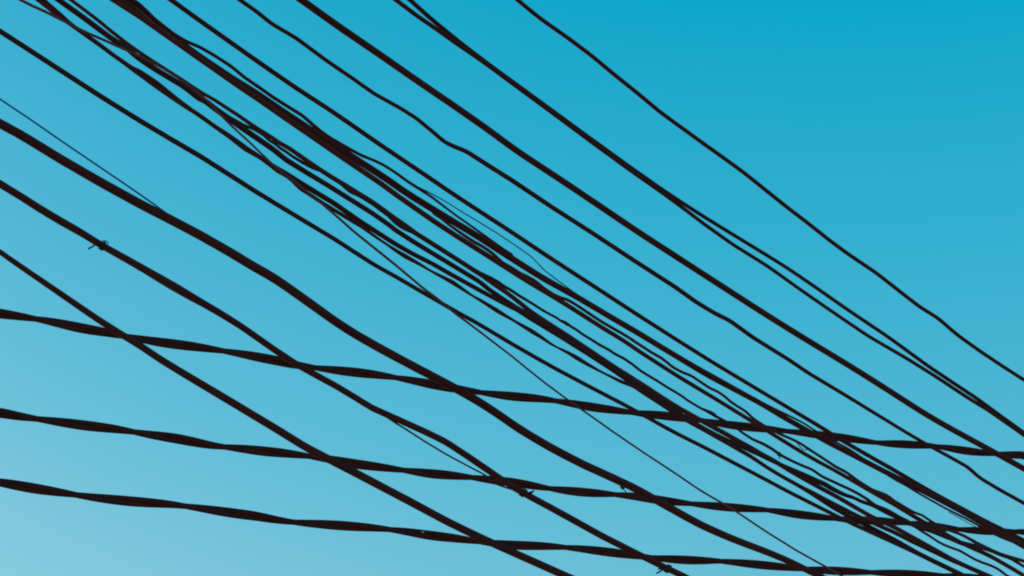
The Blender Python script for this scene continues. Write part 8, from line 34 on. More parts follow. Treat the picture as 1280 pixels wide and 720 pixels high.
'T2a': '-10924.7,2550.3,6015.5,13.2 -8113.9,3598.8,6015.5,13.2 -5303.1,4647.3,6015.5,13.2 -3616.6,5276.4,6015.5,13.2 -2492.3,5695.8,6015.5,13.2 -2466.4,5703.8,6016.6,13.2 -2440.4,5711.6,6017.4,13.2 -2414.2,5719.2,6017.8,13.2 -2387.8,5726.8,6017.7,13.2 -2361.5,5734.3,6017.1,13.3 -2335.1,5742.0,6016.1,13.3 -2308.7,5749.9,6014.7,13.3 -2282.4,5757.9,6013.6,13.3 -2256.0,5766.5,6010.8,13.3 -2229.6,5775.4,6007.8,13.3 -2203.4,5784.7,6005.1,13.3 -2177.4,5794.5,6002.8,13.3 -2151.5,5804.7,6000.8,13.3 -2125.7,5815.3,5999.2,13.3 -2100.0,5826.2,5997.8,13.3 -2074.3,5837.5,5996.8,13.3 -2048.6,5849.0,5996.1,13.3 -2022.9,5860.8,5995.8,13.3 -1997.2,5872.6,5996.0,13.3 -1971.4,5884.4,5996.6,13.3 -1945.5,5896.1,5997.9,13.3 -1919.5,5907.7,5999.7,13.3 -1893.4,5919.1,6002.0,13.3 -1867.0,5930.2,6004.7,13.3 -1840.5,5941.0,6007.4,13.3 -1813.7,5951.4,6009.9,13.3 -1786.6,5961.5,6012.0,13.3 -1759.3,5971.2,6013.5,13.3 -1731.6,5980.5,6014.8,13.3 -1703.8,5989.5,6016.0,13.3 -1675.8,5998.1,6017.1,13.3 -1647.7,6006.5,6018.0,13.3 -1619.4,6014.8,6018.6,13.3 -1591.1,6023.0,6018.6,13.2 -1562.6,6031.3,6017.7,13.2 -1534.0,6039.8,6015.7,13.2 -1505.4,6048.5,6012.9,13.2 -1476.9,6057.6,6009.5,13.2 -1448.4,6067.1,6005.8,13.2 -1420.0,6077.1,6002.4,13.2 -1391.9,6087.5,5999.8,13.2 -1363.9,6098.3,5998.3,13.2 -1336.1,6109.6,5997.6,13.2 -1308.4,6121.5,5997.3,13.2 -1280.8,6133.7,5997.1,13.2 -1253.1,6146.3,5997.2,13.2 -1225.5,6159.0,5997.7,13.2 -1197.8,6171.9,5998.9,13.2 -1170.0,6184.7,6000.9,13.2 -1142.0,6197.4,6003.5,13.2 -1113.9,6209.7,6006.5,13.2 -1085.5,6221.8,6009.8,13.2 -1056.8,6233.4,6013.2,13.2 -1027.9,6244.5,6016.5,13.2 -998.6,6255.2,6019.5,13.2 -969.1,6265.4,6022.1,13.2 -939.3,6275.3,6024.0,13.2 -909.4,6284.9,6025.5,13.2 -879.2,6294.3,6026.3,13.2 -848.8,6303.5,6026.2,13.2 -818.3,6312.6,6025.3,13.2 -787.7,6321.8,6024.0,13.2 -757.1,6331.0,6022.9,13.2 -726.5,6340.4,6022.1,13.2 -696.0,6350.1,6021.2,13.2 -665.4,6360.1,6020.1,13.2 -634.9,6370.5,6018.8,13.2 -604.5,6381.3,6017.3,13.2 -574.1,6392.6,6015.7,13.2 -543.8,6404.3,6014.1,13.2 -513.7,6416.6,6012.5,13.2 -483.7,6429.7,6010.9,13.2 -453.9,6443.5,6010.1,13.2 -424.1,6457.6,6010.3,13.2 -394.2,6471.8,6011.6,13.2 -364.3,6486.0,6014.2,13.2 -334.1,6499.8,6017.8,13.2 -303.6,6513.2,6022.0,13.2 -272.8,6525.9,6026.7,13.2 -241.5,6537.8,6031.3,13.2 -209.9,6549.0,6035.7,13.2 -177.9,6559.5,6039.2,13.2 -145.7,6569.7,6042.0,13.2 -113.2,6579.5,6044.2,13.2 -80.5,6589.1,6045.8,13.2 -47.7,6598.6,6046.8,13.2 -14.9,6608.2,6047.0,13.2 18.0,6618.0,6046.2,13.2 50.9,6628.2,6044.5,13.1 83.7,6639.0,6042.0,13.1 116.3,6650.3,6038.7,13.1 148.8,6662.3,6035.2,13.1 181.2,6674.9,6032.2,13.1 213.4,6688.3,6029.9,13.1 245.5,6702.5,6028.7,13.1 277.4,6717.2,6028.7,13.1 309.4,6732.3,6029.7,13.1 341.4,6747.4,6031.7,13.1 373.7,6762.3,6035.0,13.1 406.2,6776.9,6039.3,13.1 439.1,6790.8,6044.5,13.1 472.4,6804.0,6050.1,13.1 506.1,6816.5,6055.7,13.1 540.2,6828.1,6060.9,13.1 574.6,6839.3,6065.3,13.1 609.3,6850.1,6068.9,13.1 644.2,6860.5,6071.3,13.1 679.2,6870.8,6072.3,13.1 714.3,6881.2,6072.0,13.1 749.5,6891.7,6070.9,13.1 784.6,6902.6,6069.5,13.1 819.7,6914.0,6068.0,13.1 854.7,6925.9,6066.6,13.1 889.6,6938.6,6065.3,13.1 924.4,6952.0,6064.1,13.1 959.1,6966.0,6063.3,13.1 993.7,6980.6,6063.1,13.1 1028.3,6995.7,6063.6,13.1 1062.8,7011.2,6064.7,13.1 1097.5,7026.9,6066.7,13.1 1132.3,7042.6,6069.6,13.1 1167.2,7058.2,6073.3,13.1 1202.5,7073.6,6077.7,13.1 1238.0,7088.4,6082.8,13.1 1273.9,7102.8,6088.3,13.1 1310.2,7116.6,6093.8,13.1 1346.8,7129.8,6098.9,13.1 1383.6,7142.2,6103.0,13.1 1420.8,7154.0,6105.9,13.1 1458.2,7165.3,6107.7,13.1 1495.9,7176.4,6108.6,13.1 1533.7,7187.4,6108.9,13.1 1571.6,7198.6,6108.8,13.1 1609.5,7210.2,6108.2,13.1 1647.4,7222.5,6107.1,13.1 1685.1,7235.6,6105.7,13.1 1722.7,7249.4,6104.2,13.1 1760.1,7264.2,6103.1,13.1 1797.4,7279.6,6102.9,13.1 1834.8,7295.7,6103.9,13.1 1872.3,7312.3,6106.5,13.1 1909.9,7329.2,6110.4,13.1 1947.7,7346.3,6115.4,13.1 1985.6,7363.2,6120.9,13.1 2023.8,7379.7,6126.6,13.1 2062.2,7395.8,6132.2,13.1 2100.9,7411.3,6137.6,13.1 2139.9,7426.1,6142.9,13.1 2179.4,7440.2,6147.8,13.1 2219.2,7453.3,6152.7,13.1 2259.6,7465.2,6156.6,13.1 2300.3,7476.6,6158.9,13.1 2341.2,7487.8,6159.6,13.1 2382.0,7499.4,6158.7,13.1 2422.7,7511.9,6156.7,13.1 2463.1,7525.7,6154.1,13.1 2503.2,7540.9,6152.1,13.1 2543.2,7557.4,6151.4,13.1 2583.1,7575.0,6152.5,13.1 2623.0,7593.4,6155.0,13.1 2663.0,7612.1,6159.0,13.1 2703.3,7630.7,6164.5,13.1 2744.0,7648.8,6171.6,13.1 2785.3,7666.1,6179.7,13.1 2827.1,7682.4,6188.4,13.1 2869.6,7697.6,6197.1,13.1 2912.7,7711.6,6205.6,13.1 2955.9,7724.4,6210.9,13.1 2999.8,7736.9,6216.5,13.1 3043.9,7749.3,6220.6,13.1 3088.0,7762.2,6223.4,13.2 3131.9,7776.1,6225.0,13.2 3175.6,7791.3,6226.1,13.2 3218.9,7807.9,6226.9,13.2 3262.3,7824.6,6230.3,13.3 4386.6,8244.0,6230.3,13.3 6073.1,8873.1,6230.3,13.3 8883.9,9921.6,6230.3,13.3 11694.7,10970.1,6230.3,13.3 14505.5,12018.6,6230.3,13.3',
'T2b': '-10919.4,2536.0,6002.8,13.2 -8108.6,3584.5,6002.8,13.2 -5297.8,4633.0,6002.8,13.2 -3611.3,5262.1,6002.8,13.2 -2487.0,5681.5,6002.8,13.2 -2462.1,5692.3,6000.9,13.2 -2437.3,5703.5,5999.4,13.2 -2412.5,5714.9,5998.3,13.2 -2387.7,5726.4,5997.7,13.2 -2362.8,5738.0,5997.5,13.3 -2337.9,5749.5,5997.7,13.3 -2312.8,5760.9,5998.4,13.3 -2287.6,5772.0,6000.3,13.3 -2262.1,5782.8,6000.9,13.3 -2236.3,5793.3,6001.9,13.3 -2210.4,5803.4,6003.4,13.3 -2184.3,5813.1,6005.4,13.3 -2158.1,5822.4,6007.6,13.3 -2131.7,5831.2,6009.8,13.3 -2105.0,5839.8,6011.7,13.3 -2078.2,5848.1,6013.3,13.3 -2051.3,5856.2,6014.6,13.3 -2024.2,5864.2,6015.5,13.3 -1997.0,5872.1,6016.0,13.3 -1969.8,5880.1,6016.1,13.3 -1942.5,5888.2,6016.0,13.3 -1915.3,5896.4,6015.7,13.3 -1888.1,5905.0,6015.2,13.3 -1860.9,5913.8,6014.4,13.3 -1833.8,5923.0,6013.3,13.3 -1806.7,5932.7,6011.8,13.3 -1779.7,5942.8,6009.7,13.3 -1752.6,5953.4,6007.2,13.3 -1725.6,5964.4,6004.6,13.3 -1698.7,5975.9,6002.2,13.3 -1671.9,5987.7,6000.4,13.3 -1645.2,5999.8,5999.3,13.3 -1618.4,6012.1,5998.8,13.3 -1591.6,6024.4,5998.6,13.2 -1564.6,6036.8,5998.6,13.2 -1537.5,6049.1,5998.4,13.2 -1510.2,6061.2,5998.2,13.2 -1482.6,6073.0,5998.1,13.2 -1454.9,6084.5,5998.4,13.2 -1426.9,6095.6,5999.2,13.2 -1398.8,6106.1,6001.0,13.2 -1370.6,6116.3,6003.9,13.2 -1342.2,6125.9,6007.4,13.2 -1313.5,6135.1,6010.9,13.2 -1284.6,6144.0,6013.8,13.2 -1255.5,6152.6,6015.9,13.2 -1226.2,6161.0,6017.5,13.2 -1196.9,6169.5,6018.7,13.2 -1167.5,6178.0,6019.5,13.2 -1138.1,6186.7,6019.9,13.2 -1108.7,6195.8,6019.8,13.2 -1079.3,6205.3,6019.2,13.2 -1050.1,6215.3,6018.2,13.2 -1020.9,6225.9,6016.9,13.2 -991.8,6237.0,6015.2,13.2 -962.8,6248.6,6013.4,13.2 -933.9,6260.6,6011.7,13.2 -904.9,6273.0,6010.2,13.2 -876.0,6285.7,6008.7,13.2 -847.0,6298.6,6007.0,13.2 -817.9,6311.6,6005.4,13.2 -788.8,6324.7,6004.4,13.2 -759.7,6337.8,6004.4,13.2 -730.4,6350.7,6005.5,13.2 -700.9,6363.5,6007.3,13.2 -671.3,6375.9,6009.6,13.2 -641.5,6388.0,6012.1,13.2 -611.4,6399.8,6014.6,13.2 -581.1,6411.1,6017.3,13.2 -550.5,6422.1,6019.9,13.2 -519.6,6432.6,6022.7,13.2 -488.4,6442.3,6025.6,13.2 -456.8,6451.4,6028.1,13.2 -425.1,6460.3,6029.9,13.2 -393.2,6469.1,6031.3,13.2 -361.3,6478.0,6032.2,13.2 -329.4,6487.3,6032.5,13.2 -297.6,6497.2,6032.1,13.2 -266.0,6507.8,6031.3,13.2 -234.6,6519.2,6030.2,13.2 -203.4,6531.5,6028.8,13.2 -172.3,6544.4,6027.6,13.2 -141.3,6557.9,6026.6,13.2 -110.3,6571.7,6026.1,13.2 -79.4,6585.9,6026.3,13.2 -48.4,6600.2,6027.0,13.2 -17.2,6614.5,6028.3,13.2 14.1,6628.6,6030.0,13.2 45.6,6642.4,6031.7,13.1 77.4,6655.7,6033.4,13.1 109.5,6668.6,6035.1,13.1 141.9,6680.8,6036.7,13.1 174.7,6692.5,6038.6,13.1 207.8,6703.4,6041.4,13.1 241.3,6713.7,6044.5,13.1 275.1,6723.5,6047.3,13.1 309.1,6733.1,6049.5,13.1 343.2,6742.6,6050.9,13.1 377.4,6752.4,6051.7,13.1 411.5,6762.8,6052.2,13.1 445.5,6773.8,6052.2,13.1 479.3,6785.6,6052.0,13.1 512.9,6798.3,6051.7,13.1 546.3,6811.8,6051.4,13.1 579.7,6825.9,6051.6,13.1 612.9,6840.5,6052.0,13.1 646.1,6855.4,6052.3,13.1 679.3,6870.6,6052.5,13.1 712.6,6885.8,6052.8,13.1 746.1,6900.8,6053.7,13.1 779.7,6915.6,6055.4,13.1 813.7,6930.0,6058.1,13.1 848.0,6943.8,6061.5,13.1 882.7,6957.1,6065.3,13.1 917.8,6969.8,6069.3,13.1 953.1,6982.0,6073.4,13.1 988.9,6993.6,6077.3,13.1 1024.9,7004.8,6080.8,13.1 1061.2,7015.7,6083.9,13.1 1097.6,7026.5,6086.5,13.1 1134.2,7037.4,6088.6,13.1 1170.9,7048.5,6090.1,13.1 1207.5,7060.1,6091.3,13.1 1244.1,7072.1,6092.1,13.1 1280.7,7084.8,6092.7,13.1 1317.1,7098.1,6093.0,13.1 1353.4,7112.1,6092.9,13.1 1389.4,7126.8,6092.1,13.1 1425.2,7142.2,6090.7,13.1 1460.9,7158.2,6089.4,13.1 1496.6,7174.5,6089.0,13.1 1532.3,7191.0,6089.6,13.1 1568.3,7207.3,6091.4,13.1 1604.6,7223.4,6094.3,13.1 1641.3,7238.9,6097.9,13.1 1678.3,7253.7,6102.0,13.1 1715.8,7267.8,6106.3,13.1 1753.7,7281.2,6110.8,13.1 1792.1,7294.0,6115.3,13.1 1830.9,7306.3,6120.1,13.1 1870.0,7318.3,6125.2,13.1 1909.5,7330.1,6130.1,13.1 1949.2,7342.0,6134.6,13.1 1989.0,7354.1,6138.1,13.1 2028.7,7366.6,6140.5,13.1 2068.3,7379.6,6141.7,13.1 2107.6,7393.2,6141.9,13.1 2146.8,7407.6,6141.7,13.1 2185.9,7422.8,6141.3,13.1 2224.6,7439.0,6140.2,13.1 2262.9,7456.4,6139.3,13.1 2301.1,7474.5,6139.3,13.1 2339.3,7492.8,6140.6,13.1 2377.8,7510.8,6143.2,13.1 2416.7,7527.9,6146.8,13.1 2456.2,7544.0,6151.5,13.1 2496.5,7558.8,6157.0,13.1 2537.6,7572.4,6163.0,13.1 2579.3,7585.3,6168.9,13.1 2621.4,7597.5,6174.2,13.1 2663.9,7609.6,6178.5,13.1 2706.5,7621.9,6181.9,13.1 2749.2,7634.9,6184.5,13.1 2791.7,7648.8,6186.6,13.1 2834.0,7663.9,6188.4,13.1 2876.1,7680.3,6190.2,13.1 2917.8,7698.0,6192.3,13.1 2958.8,7716.5,6193.1,13.1 3000.2,7735.9,6196.7,13.1 3041.6,7755.4,6201.9,13.1 3083.4,7774.5,6208.4,13.2 3125.7,7792.8,6216.1,13.2 3168.6,7809.9,6224.5,13.2 3212.2,7825.7,6233.0,13.2 3256.0,7841.5,6239.1,13.3 4380.3,8260.9,6239.1,13.3 6066.8,8890.0,6239.1,13.3 8877.6,9938.5,6239.1,13.3 11688.4,10987.0,6239.1,13.3 14499.3,12035.5,6239.1,13.3',
'T3a': '-10867.4,2573.1,5691.6,12.9 -8056.6,3621.6,5691.6,12.9 -5245.8,4670.1,5691.6,12.9 -3559.3,5299.2,5691.6,12.9 -2435.0,5718.6,5691.6,12.9 -2410.0,5727.9,5690.5,12.9 -2385.1,5737.3,5689.3,12.9 -2360.0,5746.6,5688.2,12.9 -2334.9,5756.0,5687.0,12.9 -2309.8,5765.4,5685.8,12.9 -2284.2,5773.9,5686.5,13.0 -2258.4,5782.0,5687.0,13.0 -2232.5,5789.9,5687.3,13.0 -2206.4,5797.5,5686.9,13.0 -2180.2,5805.1,5686.0,13.0 -2153.9,5812.6,5684.6,13.0 -2127.6,5820.2,5682.9,13.0 -2101.3,5828.0,5680.9,13.0 -2075.0,5836.0,5678.7,13.0 -2048.9,5844.3,5676.4,13.0 -2022.8,5853.0,5674.0,13.0 -1996.8,5862.1,5671.3,13.0 -1970.9,5871.7,5668.5,13.0 -1945.1,5881.8,5665.7,13.0 -1919.3,5892.2,5663.3,13.0 -1893.6,5902.8,5661.5,12.9 -1868.0,5913.7,5660.3,12.9 -1842.4,5924.8,5659.7,12.9 -1816.9,5936.1,5659.5,12.9 -1791.3,5947.5,5659.7,12.9 -1765.7,5958.9,5660.4,12.9 -1740.0,5970.4,5661.6,12.9 -1714.3,5981.8,5663.4,12.9 -1688.5,5993.1,5665.8,12.9 -1662.6,6004.3,5668.6,12.9 -1636.5,6015.3,5671.7,12.9 -1610.3,6026.0,5675.1,12.9 -1583.8,6036.6,5678.5,12.9 -1557.2,6046.8,5681.6,12.9 -1530.3,6056.8,5684.3,12.9 -1503.1,6066.6,5686.3,12.9 -1475.7,6076.1,5688.0,12.9 -1448.1,6085.3,5689.4,12.9 -1420.4,6094.4,5690.5,12.9 -1392.5,6103.2,5691.2,12.9 -1364.4,6111.9,5691.5,12.9 -1336.2,6120.6,5691.4,12.9 -1307.9,6129.2,5691.1,12.9 -1279.6,6137.9,5690.6,12.9 -1251.3,6146.6,5690.0,12.9 -1222.9,6155.5,5689.2,12.9 -1194.5,6164.5,5687.9,12.9 -1166.1,6173.9,5685.7,12.9 -1137.6,6183.5,5682.7,12.9 -1109.1,6193.5,5679.4,12.9 -1080.8,6203.8,5676.5,12.9 -1052.5,6214.4,5674.3,12.9 -1024.3,6225.3,5672.8,12.9 -996.3,6236.6,5672.1,12.9 -968.3,6248.3,5672.1,12.9 -940.4,6260.3,5672.7,12.9 -912.5,6272.6,5673.8,12.9 -884.5,6285.0,5675.2,12.9 -856.5,6297.6,5677.1,12.9 -828.4,6310.2,5679.3,12.9 -800.2,6322.8,5681.8,12.9 -771.9,6335.3,5684.7,12.9 -743.4,6347.5,5688.1,12.9 -714.6,6359.6,5691.7,12.9 -685.7,6371.3,5695.5,12.9 -656.5,6382.7,5699.2,12.9 -627.1,6393.7,5702.5,12.9 -597.4,6404.4,5705.4,12.9 -567.5,6414.7,5707.9,12.9 -537.3,6424.7,5710.0,12.9 -506.9,6434.3,5711.4,12.9 -476.3,6443.7,5711.8,12.9 -445.5,6453.0,5711.6,12.9 -414.6,6462.2,5711.1,12.9 -383.7,6471.4,5710.7,12.9 -352.7,6480.8,5710.2,12.9 -321.8,6490.5,5709.4,12.9 -290.8,6500.4,5708.3,12.9 -259.9,6510.8,5706.5,12.9 -229.1,6521.7,5704.3,12.9 -198.3,6533.0,5701.8,12.8 -167.7,6544.8,5699.5,12.8 -137.1,6557.1,5697.7,12.8 -106.6,6569.9,5696.7,12.8 -76.1,6583.0,5696.2,12.8 -45.7,6596.5,5696.4,12.8 -15.2,6610.2,5697.5,12.8 15.4,6624.0,5699.7,12.8 46.0,6637.8,5703.1,12.8 76.9,6651.5,5707.4,12.8 107.9,6664.9,5712.3,12.8 139.2,6678.1,5717.5,12.8 170.7,6690.8,5722.7,12.8 202.6,6703.2,5727.7,12.8 234.6,6715.1,5732.3,12.8 267.0,6726.5,5736.4,12.8 299.7,6737.5,5740.1,12.8 332.6,6748.1,5743.3,12.8 365.7,6758.5,5745.7,12.8 399.0,6768.6,5747.2,12.8 432.4,6778.7,5748.0,12.8 465.9,6788.8,5748.2,12.8 499.5,6799.0,5747.7,12.8 533.0,6809.5,5746.6,12.8 566.6,6820.4,5745.1,12.8 600.1,6831.7,5743.1,12.8 633.5,6843.5,5740.9,12.8 666.8,6855.8,5738.8,12.8 700.1,6868.6,5737.0,12.8 733.3,6882.2,5736.0,12.8 766.4,6896.5,5735.9,12.8 799.4,6911.3,5736.8,12.8 832.5,6926.5,5738.6,12.8 865.6,6941.8,5741.4,12.8 898.9,6957.1,5745.4,12.8 932.5,6972.1,5750.4,12.8 966.3,6986.6,5756.1,12.8 1000.6,7000.5,5762.2,12.8 1035.2,7013.8,5768.5,12.8 1070.2,7026.3,5774.3,12.8 1105.5,7038.3,5779.0,12.8 1141.0,7050.0,5782.7,12.8 1176.7,7061.3,5785.8,12.8 1212.7,7072.3,5788.2,12.8 1248.8,7083.3,5790.0,12.8 1285.0,7094.3,5791.2,12.8 1321.2,7105.5,5791.8,12.8 1357.5,7116.9,5791.8,12.8 1393.8,7128.8,5791.4,12.8 1430.0,7141.1,5790.6,12.8 1466.2,7154.0,5789.7,12.8 1502.3,7167.5,5788.8,12.8 1538.3,7181.5,5788.2,12.8 1574.3,7196.4,5788.0,12.8 1610.2,7212.0,5788.8,12.8 1646.1,7228.1,5790.7,12.8 1682.0,7244.5,5793.5,12.8 1718.1,7260.9,5797.3,12.8 1754.4,7277.3,5801.8,12.8 1791.0,7293.2,5807.1,12.8 1827.9,7308.6,5812.9,12.8 1865.2,7323.3,5819.0,12.8 1903.0,7337.3,5825.3,12.8 1941.2,7350.6,5831.4,12.8 1979.7,7363.3,5837.1,12.8 2018.6,7375.6,5842.3,12.8 2057.8,7387.6,5846.9,12.8 2097.2,7399.4,5850.9,12.8 2136.7,7411.3,5854.1,12.8 2176.3,7423.5,5856.7,12.8 2215.9,7436.1,5858.6,12.8 2255.5,7449.3,5859.9,12.8 2294.8,7463.2,5860.6,12.8 2334.1,7477.8,5861.0,12.8 2373.2,7493.1,5861.4,12.8 2411.9,7509.6,5861.4,12.8 2450.5,7527.0,5862.2,12.8 2489.1,7544.9,5863.8,12.8 2527.6,7563.0,5866.3,12.8 2566.4,7580.7,5869.9,12.8 2605.6,7597.9,5874.5,12.8 2645.3,7614.1,5879.7,12.8 2685.5,7629.3,5885.2,12.8 2726.3,7643.3,5890.6,12.8 2767.6,7656.4,5895.3,12.8 2809.4,7668.9,5899.2,12.8 2851.5,7680.9,5901.9,12.8 2893.7,7693.0,5903.5,12.8 2935.9,7705.6,5903.9,12.8 2977.9,7719.0,5903.3,12.8 3019.8,7733.5,5902.2,12.9 3061.3,7749.2,5900.9,12.9 3102.9,7765.2,5901.4,12.9 3144.8,7780.9,5903.6,12.9 3186.9,7796.5,5905.8,13.0 4311.2,8215.9,5905.8,13.0 5997.7,8845.0,5905.8,13.0 8808.5,9893.5,5905.8,13.0 11619.3,10942.0,5905.8,13.0 14430.1,11990.5,5905.8,13.0',
'T3b': '-10861.1,2556.2,5684.4,12.9 -8050.3,3604.7,5684.4,12.9 -5239.5,4653.2,5684.4,12.9 -3553.0,5282.3,5684.4,12.9 -2428.7,5701.7,5684.4,12.9 -2403.7,5711.0,5683.2,12.9 -2378.7,5720.3,5682.1,12.9 -2353.7,5729.7,5680.9,12.9 -2328.6,5739.0,5679.7,12.9 -2303.4,5748.4,5678.6,12.9 -2278.5,5758.7,5675.5,13.0 -2253.7,5769.5,5672.7,13.0 -2229.0,5780.5,5670.4,13.0 -2204.3,5791.8,5668.2,13.0 -2179.5,5803.3,5666.5,13.0 -2154.7,5814.8,5665.2,13.0 -2129.9,5826.3,5664.4,13.0 -2104.9,5837.7,5664.3,13.0 -2079.8,5848.8,5664.7,13.0 -2054.6,5859.6,5665.8,13.0 -2029.2,5870.2,5667.1,13.0 -2003.6,5880.3,5668.6,13.0 -1977.7,5890.0,5670.0,13.0 -1951.6,5899.3,5671.4,13.0 -1925.3,5908.3,5672.6,13.0 -1898.9,5917.1,5673.7,12.9 -1872.4,5925.6,5675.1,12.9 -1845.9,5934.0,5676.5,12.9 -1819.2,5942.2,5677.9,12.9 -1792.4,5950.4,5679.0,12.9 -1765.5,5958.5,5679.9,12.9 -1738.6,5966.6,5680.7,12.9 -1711.7,5974.8,5681.5,12.9 -1684.8,5983.2,5682.2,12.9 -1657.9,5991.7,5682.8,12.9 -1631.0,6000.5,5683.2,12.9 -1604.1,6009.5,5683.5,12.9 -1577.2,6018.9,5683.5,12.9 -1550.4,6028.6,5683.1,12.9 -1523.5,6038.7,5682.2,12.9 -1496.5,6049.1,5680.8,12.9 -1469.6,6059.8,5679.1,12.9 -1442.7,6070.9,5677.5,12.9 -1415.9,6082.3,5675.9,12.9 -1389.0,6093.9,5674.5,12.9 -1362.0,6105.6,5673.2,12.9 -1335.1,6117.6,5672.2,12.9 -1308.1,6129.6,5671.6,12.9 -1281.0,6141.6,5671.5,12.9 -1253.9,6153.6,5672.0,12.9 -1226.6,6165.4,5672.9,12.9 -1199.2,6177.2,5673.9,12.9 -1171.6,6188.7,5674.4,12.9 -1143.8,6200.1,5674.5,12.9 -1115.7,6211.2,5674.6,12.9 -1087.6,6222.0,5675.3,12.9 -1059.2,6232.5,5676.7,12.9 -1030.8,6242.7,5678.7,12.9 -1002.2,6252.5,5681.6,12.9 -973.4,6262.0,5684.9,12.9 -944.4,6271.2,5688.3,12.9 -915.3,6280.3,5691.4,12.9 -886.1,6289.1,5694.2,12.9 -856.7,6298.0,5696.5,12.9 -827.2,6306.8,5698.4,12.9 -797.6,6315.8,5699.8,12.9 -768.0,6324.9,5700.8,12.9 -738.4,6334.3,5701.5,12.9 -708.9,6344.1,5701.9,12.9 -679.3,6354.1,5702.1,12.9 -649.8,6364.6,5701.8,12.9 -620.3,6375.6,5701.1,12.9 -590.9,6386.9,5700.0,12.9 -561.5,6398.7,5698.7,12.9 -532.2,6411.0,5697.2,12.9 -502.9,6423.6,5695.6,12.9 -473.6,6436.6,5693.9,12.9 -444.3,6449.7,5692.5,12.9 -415.0,6463.0,5691.8,12.9 -385.5,6476.3,5692.0,12.9 -356.0,6489.5,5693.1,12.9 -326.2,6502.4,5694.8,12.9 -296.3,6515.2,5696.9,12.9 -266.2,6527.6,5698.9,12.9 -235.8,6539.6,5700.8,12.9 -205.1,6551.1,5702.7,12.8 -174.2,6562.3,5704.7,12.8 -143.0,6573.0,5707.0,12.8 -111.6,6583.4,5709.6,12.8 -80.0,6593.4,5712.2,12.8 -48.1,6603.1,5714.5,12.8 -16.1,6612.7,5716.7,12.8 16.0,6622.3,5719.0,12.8 48.2,6632.0,5721.5,12.8 80.5,6641.8,5723.8,12.8 112.7,6652.0,5725.9,12.8 145.0,6662.6,5727.5,12.8 177.2,6673.6,5728.7,12.8 209.3,6685.1,5729.2,12.8 241.3,6697.1,5729.3,12.8 273.3,6709.7,5729.1,12.8 305.2,6722.8,5728.8,12.8 337.0,6736.3,5728.7,12.8 368.8,6750.1,5728.5,12.8 400.6,6764.3,5728.4,12.8 432.4,6778.5,5728.7,12.8 464.4,6792.9,5729.3,12.8 496.4,6807.1,5730.4,12.8 528.7,6821.2,5731.8,12.8 561.2,6834.9,5733.5,12.8 593.9,6848.3,5735.5,12.8 626.8,6861.3,5737.7,12.8 660.1,6873.8,5740.0,12.8 693.7,6885.9,5742.8,12.8 727.6,6897.4,5746.4,12.8 762.0,6908.3,5750.5,12.8 796.6,6918.7,5754.4,12.8 831.6,6928.9,5757.8,12.8 866.6,6939.0,5760.5,12.8 901.8,6949.3,5762.8,12.8 937.0,6959.9,5764.7,12.8 972.1,6971.1,5766.1,12.8 1007.1,6983.0,5767.2,12.8 1042.0,6995.7,5767.9,12.8 1076.6,7009.1,5768.2,12.8 1111.2,7023.2,5768.4,12.8 1145.6,7037.6,5768.6,12.8 1180.0,7052.5,5768.9,12.8 1214.4,7067.7,5769.5,12.8 1248.9,7083.0,5770.7,12.8 1283.5,7098.4,5772.4,12.8 1318.2,7113.7,5774.5,12.8 1353.1,7128.8,5777.2,12.8 1388.3,7143.6,5780.3,12.8 1423.7,7158.0,5783.7,12.8 1459.5,7172.0,5787.3,12.8 1495.6,7185.4,5791.1,12.8 1532.0,7198.4,5795.1,12.8 1568.9,7210.7,5799.7,12.8 1606.2,7222.5,5804.5,12.8 1643.9,7233.8,5809.0,12.8 1681.8,7245.0,5812.8,12.8 1719.9,7256.1,5815.9,12.8 1758.0,7267.6,5818.1,12.8 1796.1,7279.5,5819.7,12.8 1834.1,7292.0,5820.6,12.8 1871.9,7305.4,5821.3,12.8 1909.6,7319.5,5821.9,12.8 1947.2,7334.5,5822.6,12.8 1984.7,7350.1,5823.9,12.8 2022.1,7366.3,5825.7,12.8 2059.6,7382.9,5828.2,12.8 2097.1,7399.8,5831.6,12.8 2134.8,7416.7,5835.7,12.8 2172.7,7433.4,5840.5,12.8 2210.8,7449.8,5846.0,12.8 2249.3,7465.7,5851.8,12.8 2288.2,7481.0,5857.7,12.8 2327.4,7495.7,5863.5,12.8 2367.0,7509.7,5869.0,12.8 2407.1,7522.6,5874.8,12.8 2447.6,7534.8,5879.6,12.8 2488.5,7546.5,5883.0,12.8 2529.4,7558.1,5884.9,12.8 2570.4,7570.0,5885.5,12.8 2611.2,7582.7,5885.1,12.8 2651.8,7596.5,5883.9,12.8 2692.2,7611.4,5882.5,12.8 2732.2,7627.5,5881.3,12.8 2772.1,7644.6,5880.7,12.8 2811.7,7662.6,5881.1,12.8 2851.4,7681.0,5882.6,12.8 2891.3,7699.5,5885.5,12.8 2931.4,7717.6,5889.4,12.8 2972.0,7735.1,5894.3,12.8 3013.0,7751.5,5899.7,12.9 3054.7,7766.9,5905.4,12.9 3096.7,7782.0,5909.2,12.9 3138.6,7797.6,5911.4,12.9 3180.6,7813.3,5913.6,13.0 4304.9,8232.7,5913.6,13.0 5991.4,8861.8,5913.6,13.0 8802.2,9910.3,5913.6,13.0 11613.1,10958.8,5913.6,13.0 14423.9,12007.3,5913.6,13.0',
